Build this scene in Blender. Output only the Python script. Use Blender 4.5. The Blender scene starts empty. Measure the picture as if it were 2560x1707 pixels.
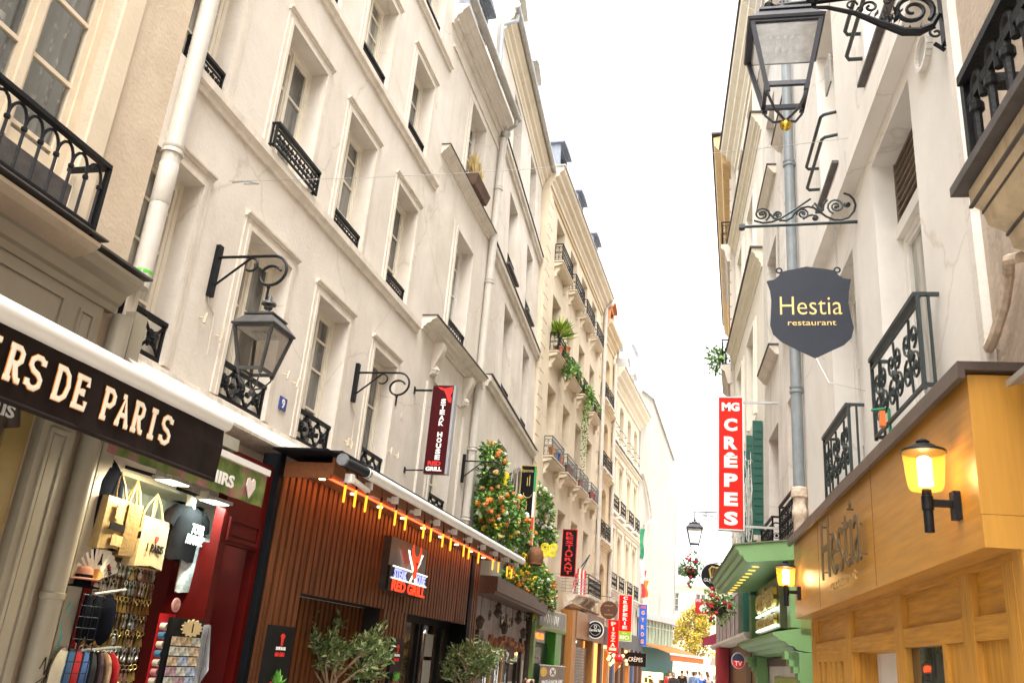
import bpy, math, random
from mathutils import Vector, Matrix
R = math.radians
random.seed(7)
sc = bpy.context.scene
col = sc.collection

# ------------------------------------------------------------------ camera
cam_d = bpy.data.cameras.new("camera"); cam = bpy.data.objects.new("camera", cam_d); col.objects.link(cam)
YAW, PITCH, ROLL = -0.25466441, 0.34831665, 0.08756395
cf = Vector((math.sin(YAW)*math.cos(PITCH), math.cos(YAW)*math.cos(PITCH), math.sin(PITCH)))
cr0 = Vector((math.cos(YAW), -math.sin(YAW), 0)); cu0 = cr0.cross(cf)
cr = cr0*math.cos(ROLL)+cu0*math.sin(ROLL); cu = cu0*math.cos(ROLL)-cr0*math.sin(ROLL)
mw = Matrix((cr, cu, -cf)).transposed().to_4x4(); mw.translation = (0, 0, 1.75)
cam.matrix_world = mw
cam_d.sensor_width = 36; cam_d.lens = 30.276; cam_d.clip_end = 2000; cam_d.clip_start = .05
cam_d.dof.use_dof = True; cam_d.dof.focus_distance = 12.0; cam_d.dof.aperture_fstop = 6.3
sc.camera = cam

# ------------------------------------------------------------------ sky and sun (bright overcast)
SUN_EL, SUN_AZ = 66, 172
w = bpy.data.worlds.new("World"); sc.world = w; w.use_nodes = True
nt = w.node_tree; nt.nodes.clear()
sky = nt.nodes.new("ShaderNodeTexSky"); sky.sky_type = 'NISHITA'; sky.sun_disc = False
sky.sun_elevation = R(SUN_EL); sky.sun_rotation = R(SUN_AZ); sky.air_density = 1.6; sky.dust_density = 5.0; sky.ozone_density = .6
bw = nt.nodes.new("ShaderNodeHueSaturation"); bw.inputs['Saturation'].default_value = .12
tint = nt.nodes.new("ShaderNodeMix"); tint.data_type = 'RGBA'; tint.blend_type = 'MULTIPLY'; tint.inputs[0].default_value = 1
tint.inputs[7].default_value = (1.0, .985, .955, 1)
bg = nt.nodes.new("ShaderNodeBackground"); bg.inputs[1].default_value = .15
wo = nt.nodes.new("ShaderNodeOutputWorld")
nt.links.new(sky.outputs[0], bw.inputs['Color']); nt.links.new(bw.outputs[0], tint.inputs[6]); nt.links.new(tint.outputs[2], bg.inputs[0]); nt.links.new(bg.outputs[0], wo.inputs[0])
sd = bpy.data.lights.new("sun", 'SUN'); sd.energy = .9; sd.angle = R(40); sd.color = (1, .95, .88)
sun = bpy.data.objects.new("sun", sd); col.objects.link(sun)
sdir = Vector((math.sin(R(SUN_AZ))*math.cos(R(SUN_EL)), math.cos(R(SUN_AZ))*math.cos(R(SUN_EL)), math.sin(R(SUN_EL))))
sun.rotation_euler = sdir.to_track_quat('Z', 'Y').to_euler()
sc.view_settings.view_transform = 'Standard'; sc.view_settings.look = 'None'; sc.view_settings.gamma = 1
sc.view_settings.exposure = 2.2
sc.cycles.max_bounces = 7; sc.cycles.diffuse_bounces = 5; sc.cycles.glossy_bounces = 3; sc.cycles.transparent_max_bounces = 12
sc.cycles.use_denoising = True
sc.cycles.sample_clamp_indirect = 6

# ------------------------------------------------------------------ materials
MATS = {}
def newmat(name):
    m = bpy.data.materials.new(name); m.use_nodes = True; t = m.node_tree
    return m, t, t.nodes['Principled BSDF']
def rgba(c, k=1): return (min(1, c[0]*k), min(1, c[1]*k), min(1, c[2]*k), 1)
def M(name, c, rough=.7, var=.12, scale=3., bump=0., bscale=40., metal=0., streak=0., sscale=4., streakcol=None, spec=.5, wood=None, band=0):
    if name in MATS: return MATS[name]
    m, t, p = newmat(name); N = t.nodes.new; L = t.links.new
    tc = N("ShaderNodeTexCoord"); mp = N("ShaderNodeMapping"); L(tc.outputs['Object'], mp.inputs[0])
    nz = N("ShaderNodeTexNoise"); nz.inputs['Scale'].default_value = scale; nz.inputs['Detail'].default_value = 6; nz.inputs['Roughness'].default_value = .62
    if wood:
        s = [14, 14, 14]; s[wood-1] = .9; mp.inputs['Scale'].default_value = s
    L(mp.outputs[0], nz.inputs[0])
    r = N("ShaderNodeValToRGB"); e = r.color_ramp.elements
    e[0].position = .3; e[1].position = .7; e[0].color = rgba(c, 1-var); e[1].color = rgba(c, 1+var)
    L(nz.outputs[0], r.inputs[0]); out = r.outputs[0]
    if streak:
        mp2 = N("ShaderNodeMapping"); mp2.inputs['Scale'].default_value = (sscale, sscale, sscale*.12); L(tc.outputs['Object'], mp2.inputs[0])
        n2 = N("ShaderNodeTexNoise"); n2.inputs['Scale'].default_value = 1.3; n2.inputs['Detail'].default_value = 7; n2.inputs['Roughness'].default_value = .7; L(mp2.outputs[0], n2.inputs[0])
        r2 = N("ShaderNodeValToRGB"); r2.color_ramp.elements[0].position = .52; r2.color_ramp.elements[1].position = .78
        r2.color_ramp.elements[0].color = (0, 0, 0, 1); r2.color_ramp.elements[1].color = (streak,)*3+(1,)
        L(n2.outputs[0], r2.inputs[0])
        mx = N("ShaderNodeMix"); mx.data_type = 'RGBA'; L(r2.outputs[0], mx.inputs[0]); L(out, mx.inputs[6])
        mx.inputs[7].default_value = rgba(streakcol or (c[0]*.45, c[1]*.4, c[2]*.36)); out = mx.outputs[2]
    L(out, p.inputs['Base Color'])
    p.inputs['Roughness'].default_value = rough; p.inputs['Metallic'].default_value = metal; p.inputs['Specular IOR Level'].default_value = spec
    if bump:
        n3 = N("ShaderNodeTexNoise"); n3.inputs['Scale'].default_value = bscale; n3.inputs['Detail'].default_value = 5; L(mp.outputs[0] if wood else tc.outputs['Object'], n3.inputs[0])
        b = N("ShaderNodeBump"); b.inputs['Strength'].default_value = bump; b.inputs['Distance'].default_value = .02; L(n3.outputs[0], b.inputs['Height']); L(b.outputs[0], p.inputs['Normal'])
    MATS[name] = m; return m
def add_patches(m, strength=.10):
    t = m.node_tree; N = t.nodes.new; L = t.links.new; p = t.nodes['Principled BSDF']; src = p.inputs['Base Color'].links[0].from_socket
    tc = N("ShaderNodeTexCoord"); nz = N("ShaderNodeTexNoise"); nz.inputs['Scale'].default_value = .55; nz.inputs['Detail'].default_value = 9; nz.inputs['Roughness'].default_value = .72; nz.inputs['Distortion'].default_value = .6; L(tc.outputs['Object'], nz.inputs[0])
    r = N("ShaderNodeValToRGB"); e = r.color_ramp.elements; e[0].position = .36; e[1].position = .62; e[0].color = (1-strength*1.9, 1-strength*2.1, 1-strength*2.5, 1); e[1].color = (1, 1, 1, 1); L(nz.outputs[0], r.inputs[0])
    v = N("ShaderNodeTexVoronoi"); v.feature = 'DISTANCE_TO_EDGE'; v.inputs['Scale'].default_value = .45; n2 = N("ShaderNodeTexNoise"); n2.inputs['Scale'].default_value = 2.2; n2.inputs['Detail'].default_value = 6; L(tc.outputs['Object'], n2.inputs[0])
    mxv = N("ShaderNodeMix"); mxv.data_type = 'RGBA'; mxv.inputs[0].default_value = .3; L(tc.outputs['Object'], mxv.inputs[6]); L(n2.outputs['Color'], mxv.inputs[7]); L(mxv.outputs[2], v.inputs[0])
    c = N("ShaderNodeValToRGB"); c.color_ramp.elements[0].position = 0; c.color_ramp.elements[1].position = .006; c.color_ramp.elements[0].color = (.72, .68, .62, 1); c.color_ramp.elements[1].color = (1, 1, 1, 1); L(v.outputs['Distance'], c.inputs[0])
    a = N("ShaderNodeMix"); a.data_type = 'RGBA'; a.blend_type = 'MULTIPLY'; a.inputs[0].default_value = 1; L(src, a.inputs[6]); L(r.outputs[0], a.inputs[7])
    b = N("ShaderNodeMix"); b.data_type = 'RGBA'; b.blend_type = 'MULTIPLY'; b.inputs[0].default_value = .6; L(a.outputs[2], b.inputs[6]); L(c.outputs[0], b.inputs[7]); L(b.outputs[2], p.inputs['Base Color'])
def E(name, c, s):
    if name in MATS: return MATS[name]
    m, t, p = newmat(name); p.inputs['Base Color'].default_value = rgba(c); p.inputs['Emission Color'].default_value = rgba(c); p.inputs['Emission Strength'].default_value = s; p.inputs['Specular IOR Level'].default_value = .15
    MATS[name] = m; return m
def clear_glass(name, tint=(1, 1, 1), amt=.12, rough=.05):
    m, t, p = newmat(name); N = t.nodes.new; L = t.links.new
    tr = N("ShaderNodeBsdfTransparent"); tr.inputs[0].default_value = rgba(tint); gl = N("ShaderNodeBsdfGlossy"); gl.inputs['Roughness'].default_value = rough
    lw = N("ShaderNodeLayerWeight"); fr = N("ShaderNodeMath"); fr.operation = 'POWER'; fr.inputs[1].default_value = 4; L(lw.outputs['Facing'], fr.inputs[0]); ad = N("ShaderNodeMath"); ad.inputs[1].default_value = amt; L(fr.outputs[0], ad.inputs[0])
    mx = N("ShaderNodeMixShader"); L(ad.outputs[0], mx.inputs[0]); L(tr.outputs[0], mx.inputs[1]); L(gl.outputs[0], mx.inputs[2]); L(mx.outputs[0], t.nodes['Material Output'].inputs[0])
    MATS[name] = m; return m
def pane_glass(name, c, var=.5, rough=.03):
    m, t, p = newmat(name); N = t.nodes.new; L = t.links.new
    tc = N("ShaderNodeTexCoord"); mp = N("ShaderNodeMapping"); mp.inputs['Scale'].default_value = (6, 6, 1.0); L(tc.outputs['Object'], mp.inputs[0])
    nz = N("ShaderNodeTexNoise"); nz.inputs['Scale'].default_value = 1.2; nz.inputs['Detail'].default_value = 3; L(mp.outputs[0], nz.inputs[0])
    r = N("ShaderNodeValToRGB"); e = r.color_ramp.elements; e[0].position = .38; e[1].position = .66; e[0].color = rgba(c, 1-var); e[1].color = rgba(c, 1+var)
    L(nz.outputs[0], r.inputs[0]); L(r.outputs[0], p.inputs['Base Color']); p.inputs['Roughness'].default_value = rough; p.inputs['Specular IOR Level'].default_value = .9
    n3 = N("ShaderNodeTexNoise"); n3.inputs['Scale'].default_value = 1.6; L(tc.outputs['Object'], n3.inputs[0])
    b = N("ShaderNodeBump"); b.inputs['Strength'].default_value = .12; b.inputs['Distance'].default_value = .05; L(n3.outputs[0], b.inputs['Height']); L(b.outputs[0], p.inputs['Normal'])
    MATS[name] = m; return m

PLASTER = M('cream_plaster', (.71, .655, .59), .9, .06, 1.3, .2, 24, streak=.5, sscale=1.5, streakcol=(.54, .44, .34))
PLASTER_BEIGE = M('beige_plaster', (.60, .50, .385), .9, .1, 1.5, .3, 24, streak=.4, sscale=1.8, streakcol=(.36, .27, .18))
PLASTER_PLAIN = M('plain_plaster', (.68, .625, .56), .9, .08, 1.1, .2, 24, streak=.5, sscale=1.4, streakcol=(.45, .37, .31))
PLASTER_YEL = M('yellowish_plaster', (.67, .575, .44), .9, .06, 1.5, .15, 24, streak=.25, sscale=1.5, streakcol=(.45, .35, .23))
STONE_GOLD = M('golden_stone', (.60, .465, .30), .9, .13, 2.5, .2, 18, streak=.35, sscale=2)
STONE_CREAM = M('cream_stone', (.64, .55, .42), .9, .08, 2, .2, 18, streak=.35, sscale=2)
PLASTER_WHITE = M('white_plaster', (.77, .735, .69), .9, .05, 1.2, .08, 12, streak=.2, sscale=1.5, streakcol=(.5, .44, .38))
PLASTER_GREY = M('grey_beige_plaster', (.71, .67, .62), .9, .09, 1.6, .25, 22, streak=.5, sscale=1.7, streakcol=(.4, .33, .28))
PLASTER_OLD = M('old_rosy_plaster', (.54, .45, .37), .92, .15, 2.0, .4, 18, streak=.9, sscale=2.2, streakcol=(.25, .2, .16))
GABLE = M('stained_gable_render', (.43, .395, .345), .92, .1, .6, .2, 8, streak=1.0, sscale=.8, streakcol=(.27, .23, .19))
PLASTER_BRIGHT = M('bright_cream_plaster', (.77, .72, .625), .9, .06, 1.3, .12, 18, streak=.3, sscale=1.5, streakcol=(.55, .48, .38))
for m_, s_ in ((PLASTER, .075), (PLASTER_BEIGE, .09), (PLASTER_PLAIN, .09), (PLASTER_YEL, .05), (PLASTER_WHITE, .05), (PLASTER_GREY, .08), (PLASTER_OLD, .14)): add_patches(m_, s_)
TRIM = M('stone_trim', (.66, .595, .515), .85, .1, 4, .2, 40, streak=.55, sscale=3, streakcol=(.3, .25, .2))
TRIM_DIRTY = M('weathered_stone_ledge', (.60, .54, .46), .95, .25, 7, .6, 25, streak=.9, sscale=4, streakcol=(.16, .14, .12))
LEAD = M('dark_lead_flashing', (.07, .06, .056), .6, .3, 8, .2, 30)
ZINC = M('zinc', (.42, .41, .39), .45, .15, 5, .1, 20, metal=.5)
ZINC_LIGHT = M('light_zinc_roof', (.55, .58, .62), .5, .12, 3, .05, 20, metal=.2)
SLATE = M('slate_roof', (.16, .18, .22), .6, .3, 12, .3, 40)
IRON = M('black_iron', (.006, .0065, .008), .5, .4, 14, .2, 60, spec=.22)
IRON_GREEN = M('dark_green_iron', (.008, .018, .019), .45, .4, 14, .2, 60, spec=.6)
IRON_GREY = M('grey_iron', (.12, .125, .135), .45, .3, 14, .2, 60)
WHITE_PIPE = M('cream_painted_pipe', (.52, .485, .43), .4, .08, 4, .08, 50, streak=.2)
GREY_PIPE = M('grey_painted_pipe', (.20, .225, .24), .38, .15, 5, .1, 40, streak=.45, sscale=7, streakcol=(.42, .43, .42))
RUST_PIPE = M('rusted_pipe_paint', (.55, .44, .34), .8, .35, 12, .5, 30, streak=.8, sscale=8, streakcol=(.28, .11, .05))
WFRAME = M('cream_window_paint', (.74, .68, .57), .5, .06, 6)
WFRAME_W = M('white_window_paint', (.72, .69, .64), .5, .05, 6)
PANE = pane_glass('window_glass', (.12, .12, .11), .6)
PANE_C = pane_glass('curtained_glass', (.30, .29, .25), .5)
PANE_D = pane_glass('dark_glass', (.035, .035, .035), .6)
GLASS = clear_glass('clear_glass', (.95, .96, .97), .06)
SMOKED = clear_glass('smoked_glass', (.60, .58, .55), .08, .15)
DARK = M('dark_interior', (.012, .011, .010), .9, .3, 3)
ASPHALT = M('asphalt', (.055, .052, .05), .9, .25, 6, .3, 60)

# ------------------------------------------------------------------ mesh builder
class MB:
    def __init__(s, sx=1): s.v = []; s.f = []; s.mi = []; s.sx = sx; s.cur = 0
    def add(s, vs, fs):
        n = len(s.v); s.v += [tuple(v) for v in vs]
        for f in fs: s.f.append([i+n for i in f]); s.mi.append(s.cur)
    def box(s, x0, x1, y0, y1, z0, z1):
        if x0 > x1: x0, x1 = x1, x0
        if y0 > y1: y0, y1 = y1, y0
        if z0 > z1: z0, z1 = z1, z0
        s.add([(x0,y0,z0),(x1,y0,z0),(x1,y1,z0),(x0,y1,z0),(x0,y0,z1),(x1,y0,z1),(x1,y1,z1),(x0,y1,z1)],
              [(0,3,2,1),(4,5,6,7),(0,1,5,4),(1,2,6,5),(2,3,7,6),(3,0,4,7)])
    def quad(s, a, b, c, d): s.add([a, b, c, d], [(0, 1, 2, 3)])
    def bar(s, p, q, w, h=None, up=(0, 0, 1)):
        p = Vector(p); q = Vector(q); h = h or w; d = (q-p)
        if d.length < 1e-6: return
        d.normalize(); u = Vector(up)
        if abs(d.dot(u)) > .95: u = Vector((1, 0, 0))
        a = d.cross(u).normalized()*(w/2); b = a.cross(d).normalized()*(h/2)
        vs = [p-a-b, p+a-b, p+a+b, p-a+b, q-a-b, q+a-b, q+a+b, q-a+b]
        s.add(vs, [(0,3,2,1),(4,5,6,7),(0,1,5,4),(1,2,6,5),(2,3,7,6),(3,0,4,7)])
    def tube(s, pts, r, n=6, cap=True, flat=None):
        pts = [Vector(p) for p in pts]; k = len(pts); rs = r if isinstance(r, (list, tuple)) else [r]*k
        up = None; rings = []
        for i in range(k):
            d = (pts[min(i+1, k-1)]-pts[max(i-1, 0)])
            if d.length < 1e-7: d = Vector((0, 0, 1))
            d.normalize()
            if up is None: up = Vector((0, 0, 1)) if abs(d.z) < .9 else Vector((0, 1, 0))
            a = d.cross(up)
            if a.length < 1e-4: a = d.cross(Vector((.3, 1, .2)))
            a.normalize(); up = a.cross(d).normalized()
            ring = []
            for j in range(n):
                t = 2*math.pi*j/n; o = a*math.cos(t)*rs[i]+up*math.sin(t)*rs[i]
                if flat is not None: o = Vector((o.x, o.y*flat, o.z))
                ring.append(pts[i]+o)
            rings.append(ring)
        vs = [v for g in rings for v in g]; fs = []
        for i in range(k-1):
            for j in range(n):
                a0 = i*n+j; b0 = i*n+(j+1) % n; fs.append((a0, b0, b0+n, a0+n))
        if cap: fs.append(tuple(range(n-1, -1, -1))); fs.append(tuple(range((k-1)*n, k*n)))
        s.add(vs, fs)
    def lathe(s, prof, c=(0, 0, 0), n=12, sq=False, caps=True, rot=0):
        vs = []; fs = []
        for (r, z) in prof:
            for j in range(n):
                t = 2*math.pi*(j+.5)/n+rot; k = r*(1/math.cos(math.pi/n) if sq else 1)
                vs.append((c[0]+k*math.cos(t), c[1]+k*math.sin(t), c[2]+z))
        for i in range(len(prof)-1):
            for j in range(n):
                a = i*n+j; b = i*n+(j+1) % n; fs.append((a, b, b+n, a+n))
        if caps: fs.append(tuple(range(n-1, -1, -1))); k = (len(prof)-1)*n; fs.append(tuple(range(k, k+n)))
        s.add(vs, fs)
    def blob(s, c, r, n=6, m=4, j=0., sc=(1, 1, 1)):
        vs = [(c[0], c[1], c[2]-r*sc[2])]; fs = []
        for i in range(1, m):
            ph = math.pi*i/m
            for k in range(n):
                t = 2*math.pi*k/n+i*.4; q = r*(1+random.uniform(-j, j))
                vs.append((c[0]+q*math.sin(ph)*math.cos(t)*sc[0], c[1]+q*math.sin(ph)*math.sin(t)*sc[1], c[2]-q*math.cos(ph)*sc[2]))
        vs.append((c[0], c[1], c[2]+r*sc[2])); T = len(vs)-1
        for k in range(n):
            fs.append((0, 1+(k+1) % n, 1+k)); fs.append((T, 1+(m-2)*n+k, 1+(m-2)*n+(k+1) % n))
            for i in range(m-2):
                a = 1+i*n+k; b = 1+i*n+(k+1) % n; fs.append((a, b, b+n, a+n))
        s.add(vs, fs)
    def prism(s, pts, y0, y1):            # polygon in x,z extruded from y0 to y1 (front y0)
        n = len(pts)
        vs = [(x, y0, z) for x, z in pts]+[(x, y1, z) for x, z in pts]
        s.add(vs, [tuple(range(n)), tuple(range(2*n-1, n-1, -1))]+[(i, i+n, (i+1) % n+n, (i+1) % n) for i in range(n)])
    def profile(s, pts, u0, u1):          # polygon in y,z extruded along x
        n = len(pts)
        vs = [(u0, y, z) for y, z in pts]+[(u1, y, z) for y, z in pts]
        s.add(vs, [tuple(range(n)), tuple(range(2*n-1, n-1, -1))]+[(i, i+n, (i+1) % n+n, (i+1) % n) for i in range(n)])
    def leaf(s, p, size, w=.45, d=None):
        if d is None: d = Vector((random.gauss(0, 1), random.gauss(0, 1), random.gauss(0, 1)))
        d = Vector(d)
        if d.length < 1e-4: d = Vector((0, 0, 1))
        d.normalize(); q = Vector((random.gauss(0, 1), random.gauss(0, 1), random.gauss(0, 1))); a = d.cross(q)
        if a.length < 1e-3: return
        a.normalize(); nn = a.cross(d); p = Vector(p)
        s.add([p, p+d*size*.5+a*size*w*.5+nn*size*.08, p+d*size, p+d*size*.5-a*size*w*.5+nn*size*.08], [(0, 1, 2), (0, 2, 3)])
    def build(s, name, mats, parent=None, loc=None, smooth=None):
        me = bpy.data.meshes.new(name)
        v = s.v; f = s.f
        if s.sx < 0: v = [(-a, b, c) for a, b, c in v]; f = [q[::-1] for q in f]
        me.from_pydata(v, [], f)
        if not isinstance(mats, (list, tuple)): mats = [mats]
        for m in mats: me.materials.append(m)
        if len(mats) > 1: me.polygons.foreach_set('material_index', s.mi)
        if smooth:
            me.polygons.foreach_set('use_smooth', [True]*len(me.polygons)); me.set_sharp_from_angle(angle=R(smooth))
        me.update()
        o = bpy.data.objects.new(name, me); col.objects.link(o)
        if parent is not None: o.parent = parent
        if loc is not None: o.location = loc
        return o
def tag(o, label=None, cat=None, group=None, kind=None):
    if label: o['label'] = label
    if cat: o['category'] = cat
    if group: o['group'] = group
    if kind: o['kind'] = kind
    return o
def thing(name, label, cat, loc=(0, 0, 0), rz=0, group=None):
    o = bpy.data.objects.new(name, None); col.objects.link(o); o.location = loc; o.rotation_euler = (0, 0, rz); o.empty_display_size = .2
    return tag(o, label, cat, group)
def dup(root, loc=None, rz=None, label=None, group=None):
    r = root.copy(); col.objects.link(r)
    if loc is not None: r.location = loc
    if rz is not None: r.rotation_euler = (0, 0, rz)
    if label: r['label'] = label
    if group: r['group'] = group
    for ch in list(root.children):
        c = ch.copy(); col.objects.link(c); c.parent = r
        for g in list(ch.children):
            d = g.copy(); col.objects.link(d); d.parent = c
    return r
class Fr:
    """a facade frame: x runs along the wall (u), y into the house, z up"""
    def __init__(s, name, label, cat, x, y, a, lean=0, right=False, group=None, z=0, existing=None):
        s.x, s.y, s.a, s.right = x, y, R(a), right; s.sx = -1 if right else 1; s.lean = R(lean)
        s.t = Vector((math.sin(s.a), math.cos(s.a), 0)); s.n = Vector((math.cos(s.a), -math.sin(s.a), 0))
        X = -s.t if right else s.t; Y = s.n if right else -s.n
        m = Matrix((X, Y, Vector((0, 0, 1)))).transposed().to_4x4() @ Matrix.Rotation(-s.lean, 4, 'X'); m.translation = (x, y, z)
        s.o = bpy.data.objects.new(name, None); col.objects.link(s.o); s.o.matrix_world = m; s.o.empty_display_size = .2; tag(s.o, label, cat, group)
    def at(s, name, label, cat, u, off, z, group=None):      # another thing on the same wall line
        p = Vector((s.x, s.y, 0))+s.t*u+(s.n if not s.right else -s.n)*off
        f = Fr(name, label, cat, p.x, p.y, math.degrees(s.a), 0, s.right, group, z); return f
    def mb(s): return MB(s.sx)

# ------------------------------------------------------------------ lettering
def text(parent, s, mat, h, pos, sx=1, width=None, extrude=.006, bold=0., name='lettering', italic=0, align='C', rot=0, spacing=1.0, height_fit=True):
    cu = bpy.data.curves.new('t', 'FONT'); cu.body = s; cu.size = 1; cu.extrude = 0; cu.offset = bold; cu.resolution_u = 3; cu.shear = italic; cu.space_character = spacing; cu.align_x = 'CENTER'
    ob = bpy.data.objects.new('t', cu); col.objects.link(ob)
    bpy.context.view_layer.update()
    dg = bpy.context.evaluated_depsgraph_get(); me0 = bpy.data.meshes.new_from_object(ob.evaluated_get(dg))
    bpy.data.objects.remove(ob); bpy.data.curves.remove(cu)
    xs = [v.co.x for v in me0.vertices]; ys = [v.co.y for v in me0.vertices]
    x0, x1, y0, y1 = min(xs), max(xs), min(ys), max(ys)
    ky = h/(y1-y0); kx = (width/(x1-x0)) if width else ky
    mb = MB(1); c, sn = math.cos(rot), math.sin(rot)
    nv = len(me0.vertices); vs = []
    for yy in (0, extrude):
        for v in me0.vertices:
            X = (v.co.x-(x0+x1)/2)*kx; Z = (v.co.y-(y0+y1)/2)*ky
            vs.append((X*c-Z*sn, yy, X*sn+Z*c))
    fs = []; ec = {}
    for p in me0.polygons:
        q = list(p.vertices); fs.append(q); 
        for i in range(len(q)): e = (q[i], q[(i+1) % len(q)]); ec[e] = 1
    for (a, b) in ec:
        if (b, a) not in ec: fs.append([a, a+nv, b+nv, b])
    mb.add(vs, fs); bpy.data.meshes.remove(me0)
    return mb.build(name, mat, parent, (sx*pos[0], pos[1], pos[2]))
def vtext(parent, s, mat, h, pos, pitch, w, bold=.02, extrude=.006, name='lettering', sx=1):
    mb = None; out = None
    for i, ch in enumerate(s):
        if ch == ' ': continue
        o = text(parent, ch, mat, h if ch not in 'ÊÉ' else h*1.25, (pos[0], pos[1], pos[2]-i*pitch+(h*.125 if ch in 'ÊÉ' else 0)), sx, width=(w if ch != 'I' else w*.35), bold=bold, extrude=extrude, name='letter')
        out = o
    return out
STROKES = {  # slab typewriter letters on a 0..1 square, drawn with rounded strokes
 'S': [[(.86,.78),(.86,.98)],[(.86,.86),(.68,.98),(.4,.98),(.18,.86),(.16,.68),(.34,.54),(.66,.46),(.86,.32),(.84,.12),(.62,0),(.36,0),(.14,.14)],[(.14,.02),(.14,.24)]],
 'O': [[(.5,1),(.24,.92),(.1,.68),(.1,.32),(.24,.08),(.5,0),(.76,.08),(.9,.32),(.9,.68),(.76,.92),(.5,1)]],
 'U': [[(.2,1),(.2,.3),(.32,.06),(.5,0),(.68,.06),(.8,.3),(.8,1)],[(.04,1),(.38,1)],[(.62,1),(.96,1)]],
 'V': [[(.16,1),(.5,0),(.84,1)],[(.02,1),(.34,1)],[(.66,1),(.98,1)]],
 'E': [[(.24,0),(.24,1)],[(.06,1),(.84,1),(.84,.76)],[(.06,0),(.88,0),(.88,.26)],[(.24,.52),(.6,.52)],[(.6,.4),(.6,.64)]],
 'N': [[(.2,0),(.2,1),(.8,0),(.8,1)],[(.04,0),(.38,0)],[(.04,1),(.2,1)],[(.62,1),(.96,1)]],
 'I': [[(.5,0),(.5,1)],[(.26,1),(.74,1)],[(.26,0),(.74,0)]],
 'R': [[(.24,0),(.24,1)],[(.06,1),(.62,1),(.8,.88),(.8,.64),(.62,.5),(.24,.5)],[(.5,.5),(.68,.14),(.78,.02),(.96,.02)],[(.06,0),(.44,0)]],
 'D': [[(.22,0),(.22,1)],[(.06,1),(.56,1),(.8,.84),(.9,.5),(.8,.16),(.56,0),(.06,0)]],
 'P': [[(.26,0),(.26,1)],[(.08,1),(.64,1),(.84,.86),(.84,.62),(.64,.46),(.26,.46)],[(.08,0),(.48,0)]],
 'A': [[(.14,0),(.46,1),(.86,0)],[(.26,1),(.5,1)],[(.26,.34),(.72,.34)],[(.0,0),(.3,0)],[(.7,0),(1.0,0)]],
 'Y': [[(.16,1),(.5,.48),(.84,1)],[(.5,.48),(.5,0)],[(.02,1),(.32,1)],[(.68,1),(.98,1)],[(.32,0),(.68,0)]]}
def stroke_text(mb, s, u, z, w, h, gap, r, y, flat=.35):
    for ch in s:
        if ch == ' ': u += w*.45; continue
        for pl in STROKES[ch]: mb.tube([(u+x*w, y, z+q*h) for x, q in pl], r, 6, True, flat)
        u += w+gap
    return u
def spiral(cx, cz, r0, r1, a0, a1, n=14, y=0):
    return [(cx+(r0+(r1-r0)*i/n)*math.cos(R(a0+(a1-a0)*i/n)), y, cz+(r0+(r1-r0)*i/n)*math.sin(R(a0+(a1-a0)*i/n))) for i in range(n+1)]
# ------------------------------------------------------------------ building kit
def facade(b, u0, u1, z0, z1, ops, mat, reveal=.2, depth=5., name='wall', arch=0):
    m = b.mb()
    us = sorted({u0, u1} | {o[0] for o in ops if u0 < o[0] < u1} | {o[1] for o in ops if u0 < o[1] < u1})
    zs = sorted({z0, z1} | {o[2] for o in ops if z0 < o[2] < z1} | {o[3] for o in ops if z0 < o[3] < z1})
    for i in range(len(us)-1):
        for j in range(len(zs)-1):
            cx, cz = (us[i]+us[i+1])/2, (zs[j]+zs[j+1])/2
            if any(o[0] < cx < o[1] and o[2] < cz < o[3] for o in ops): continue
            m.quad((us[i], 0, zs[j]), (us[i+1], 0, zs[j]), (us[i+1], 0, zs[j+1]), (us[i], 0, zs[j+1]))
    for o in ops:
        a, c, d, e = max(o[0], u0), min(o[1], u1), o[2], o[3]; r = o[5] if len(o) > 5 else reveal
        m.quad((a, 0, d), (a, 0, e), (a, r, e), (a, r, d)); m.quad((c, 0, d), (c, r, d), (c, r, e), (c, 0, e))
        m.quad((a, 0, e), (c, 0, e), (c, r, e), (a, r, e)); m.quad((a, 0, d), (a, r, d), (c, r, d), (c, 0, d))
        m.quad((a, r+.12, d), (a, r+.12, e), (c, r+.12, e), (c, r+.12, d))
        if len(o) > 4 and o[4]:
            k = o[4]; n = 8; arc = [(a+(c-a)*i/n, e-k+k*math.sin(math.pi*i/n)**.8) for i in range(n+1)]
            m.prism([(a, e)]+arc+[(c, e)], 0, r-.005) if False else None
            for i in range(n):
                p, q = arc[i], arc[i+1]
                m.quad((p[0], 0, p[1]), (q[0], 0, q[1]), (q[0], 0, e), (p[0], 0, e))
                m.quad((p[0], 0, p[1]), (p[0], r, p[1]), (q[0], r, q[1]), (q[0], 0, q[1]))
    D = depth
    m.quad((u0, 0, z0), (u0, 0, z1), (u0, D, z1), (u0, D, z0)); m.quad((u1, 0, z0), (u1, D, z0), (u1, D, z1), (u1, 0, z1))
    m.quad((u0, D, z0), (u0, D, z1), (u1, D, z1), (u1, D, z0)); m.quad((u0, 0, z1), (u1, 0, z1), (u1, D, z1), (u0, D, z1))
    return m.build(name, mat, b.o)
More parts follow.
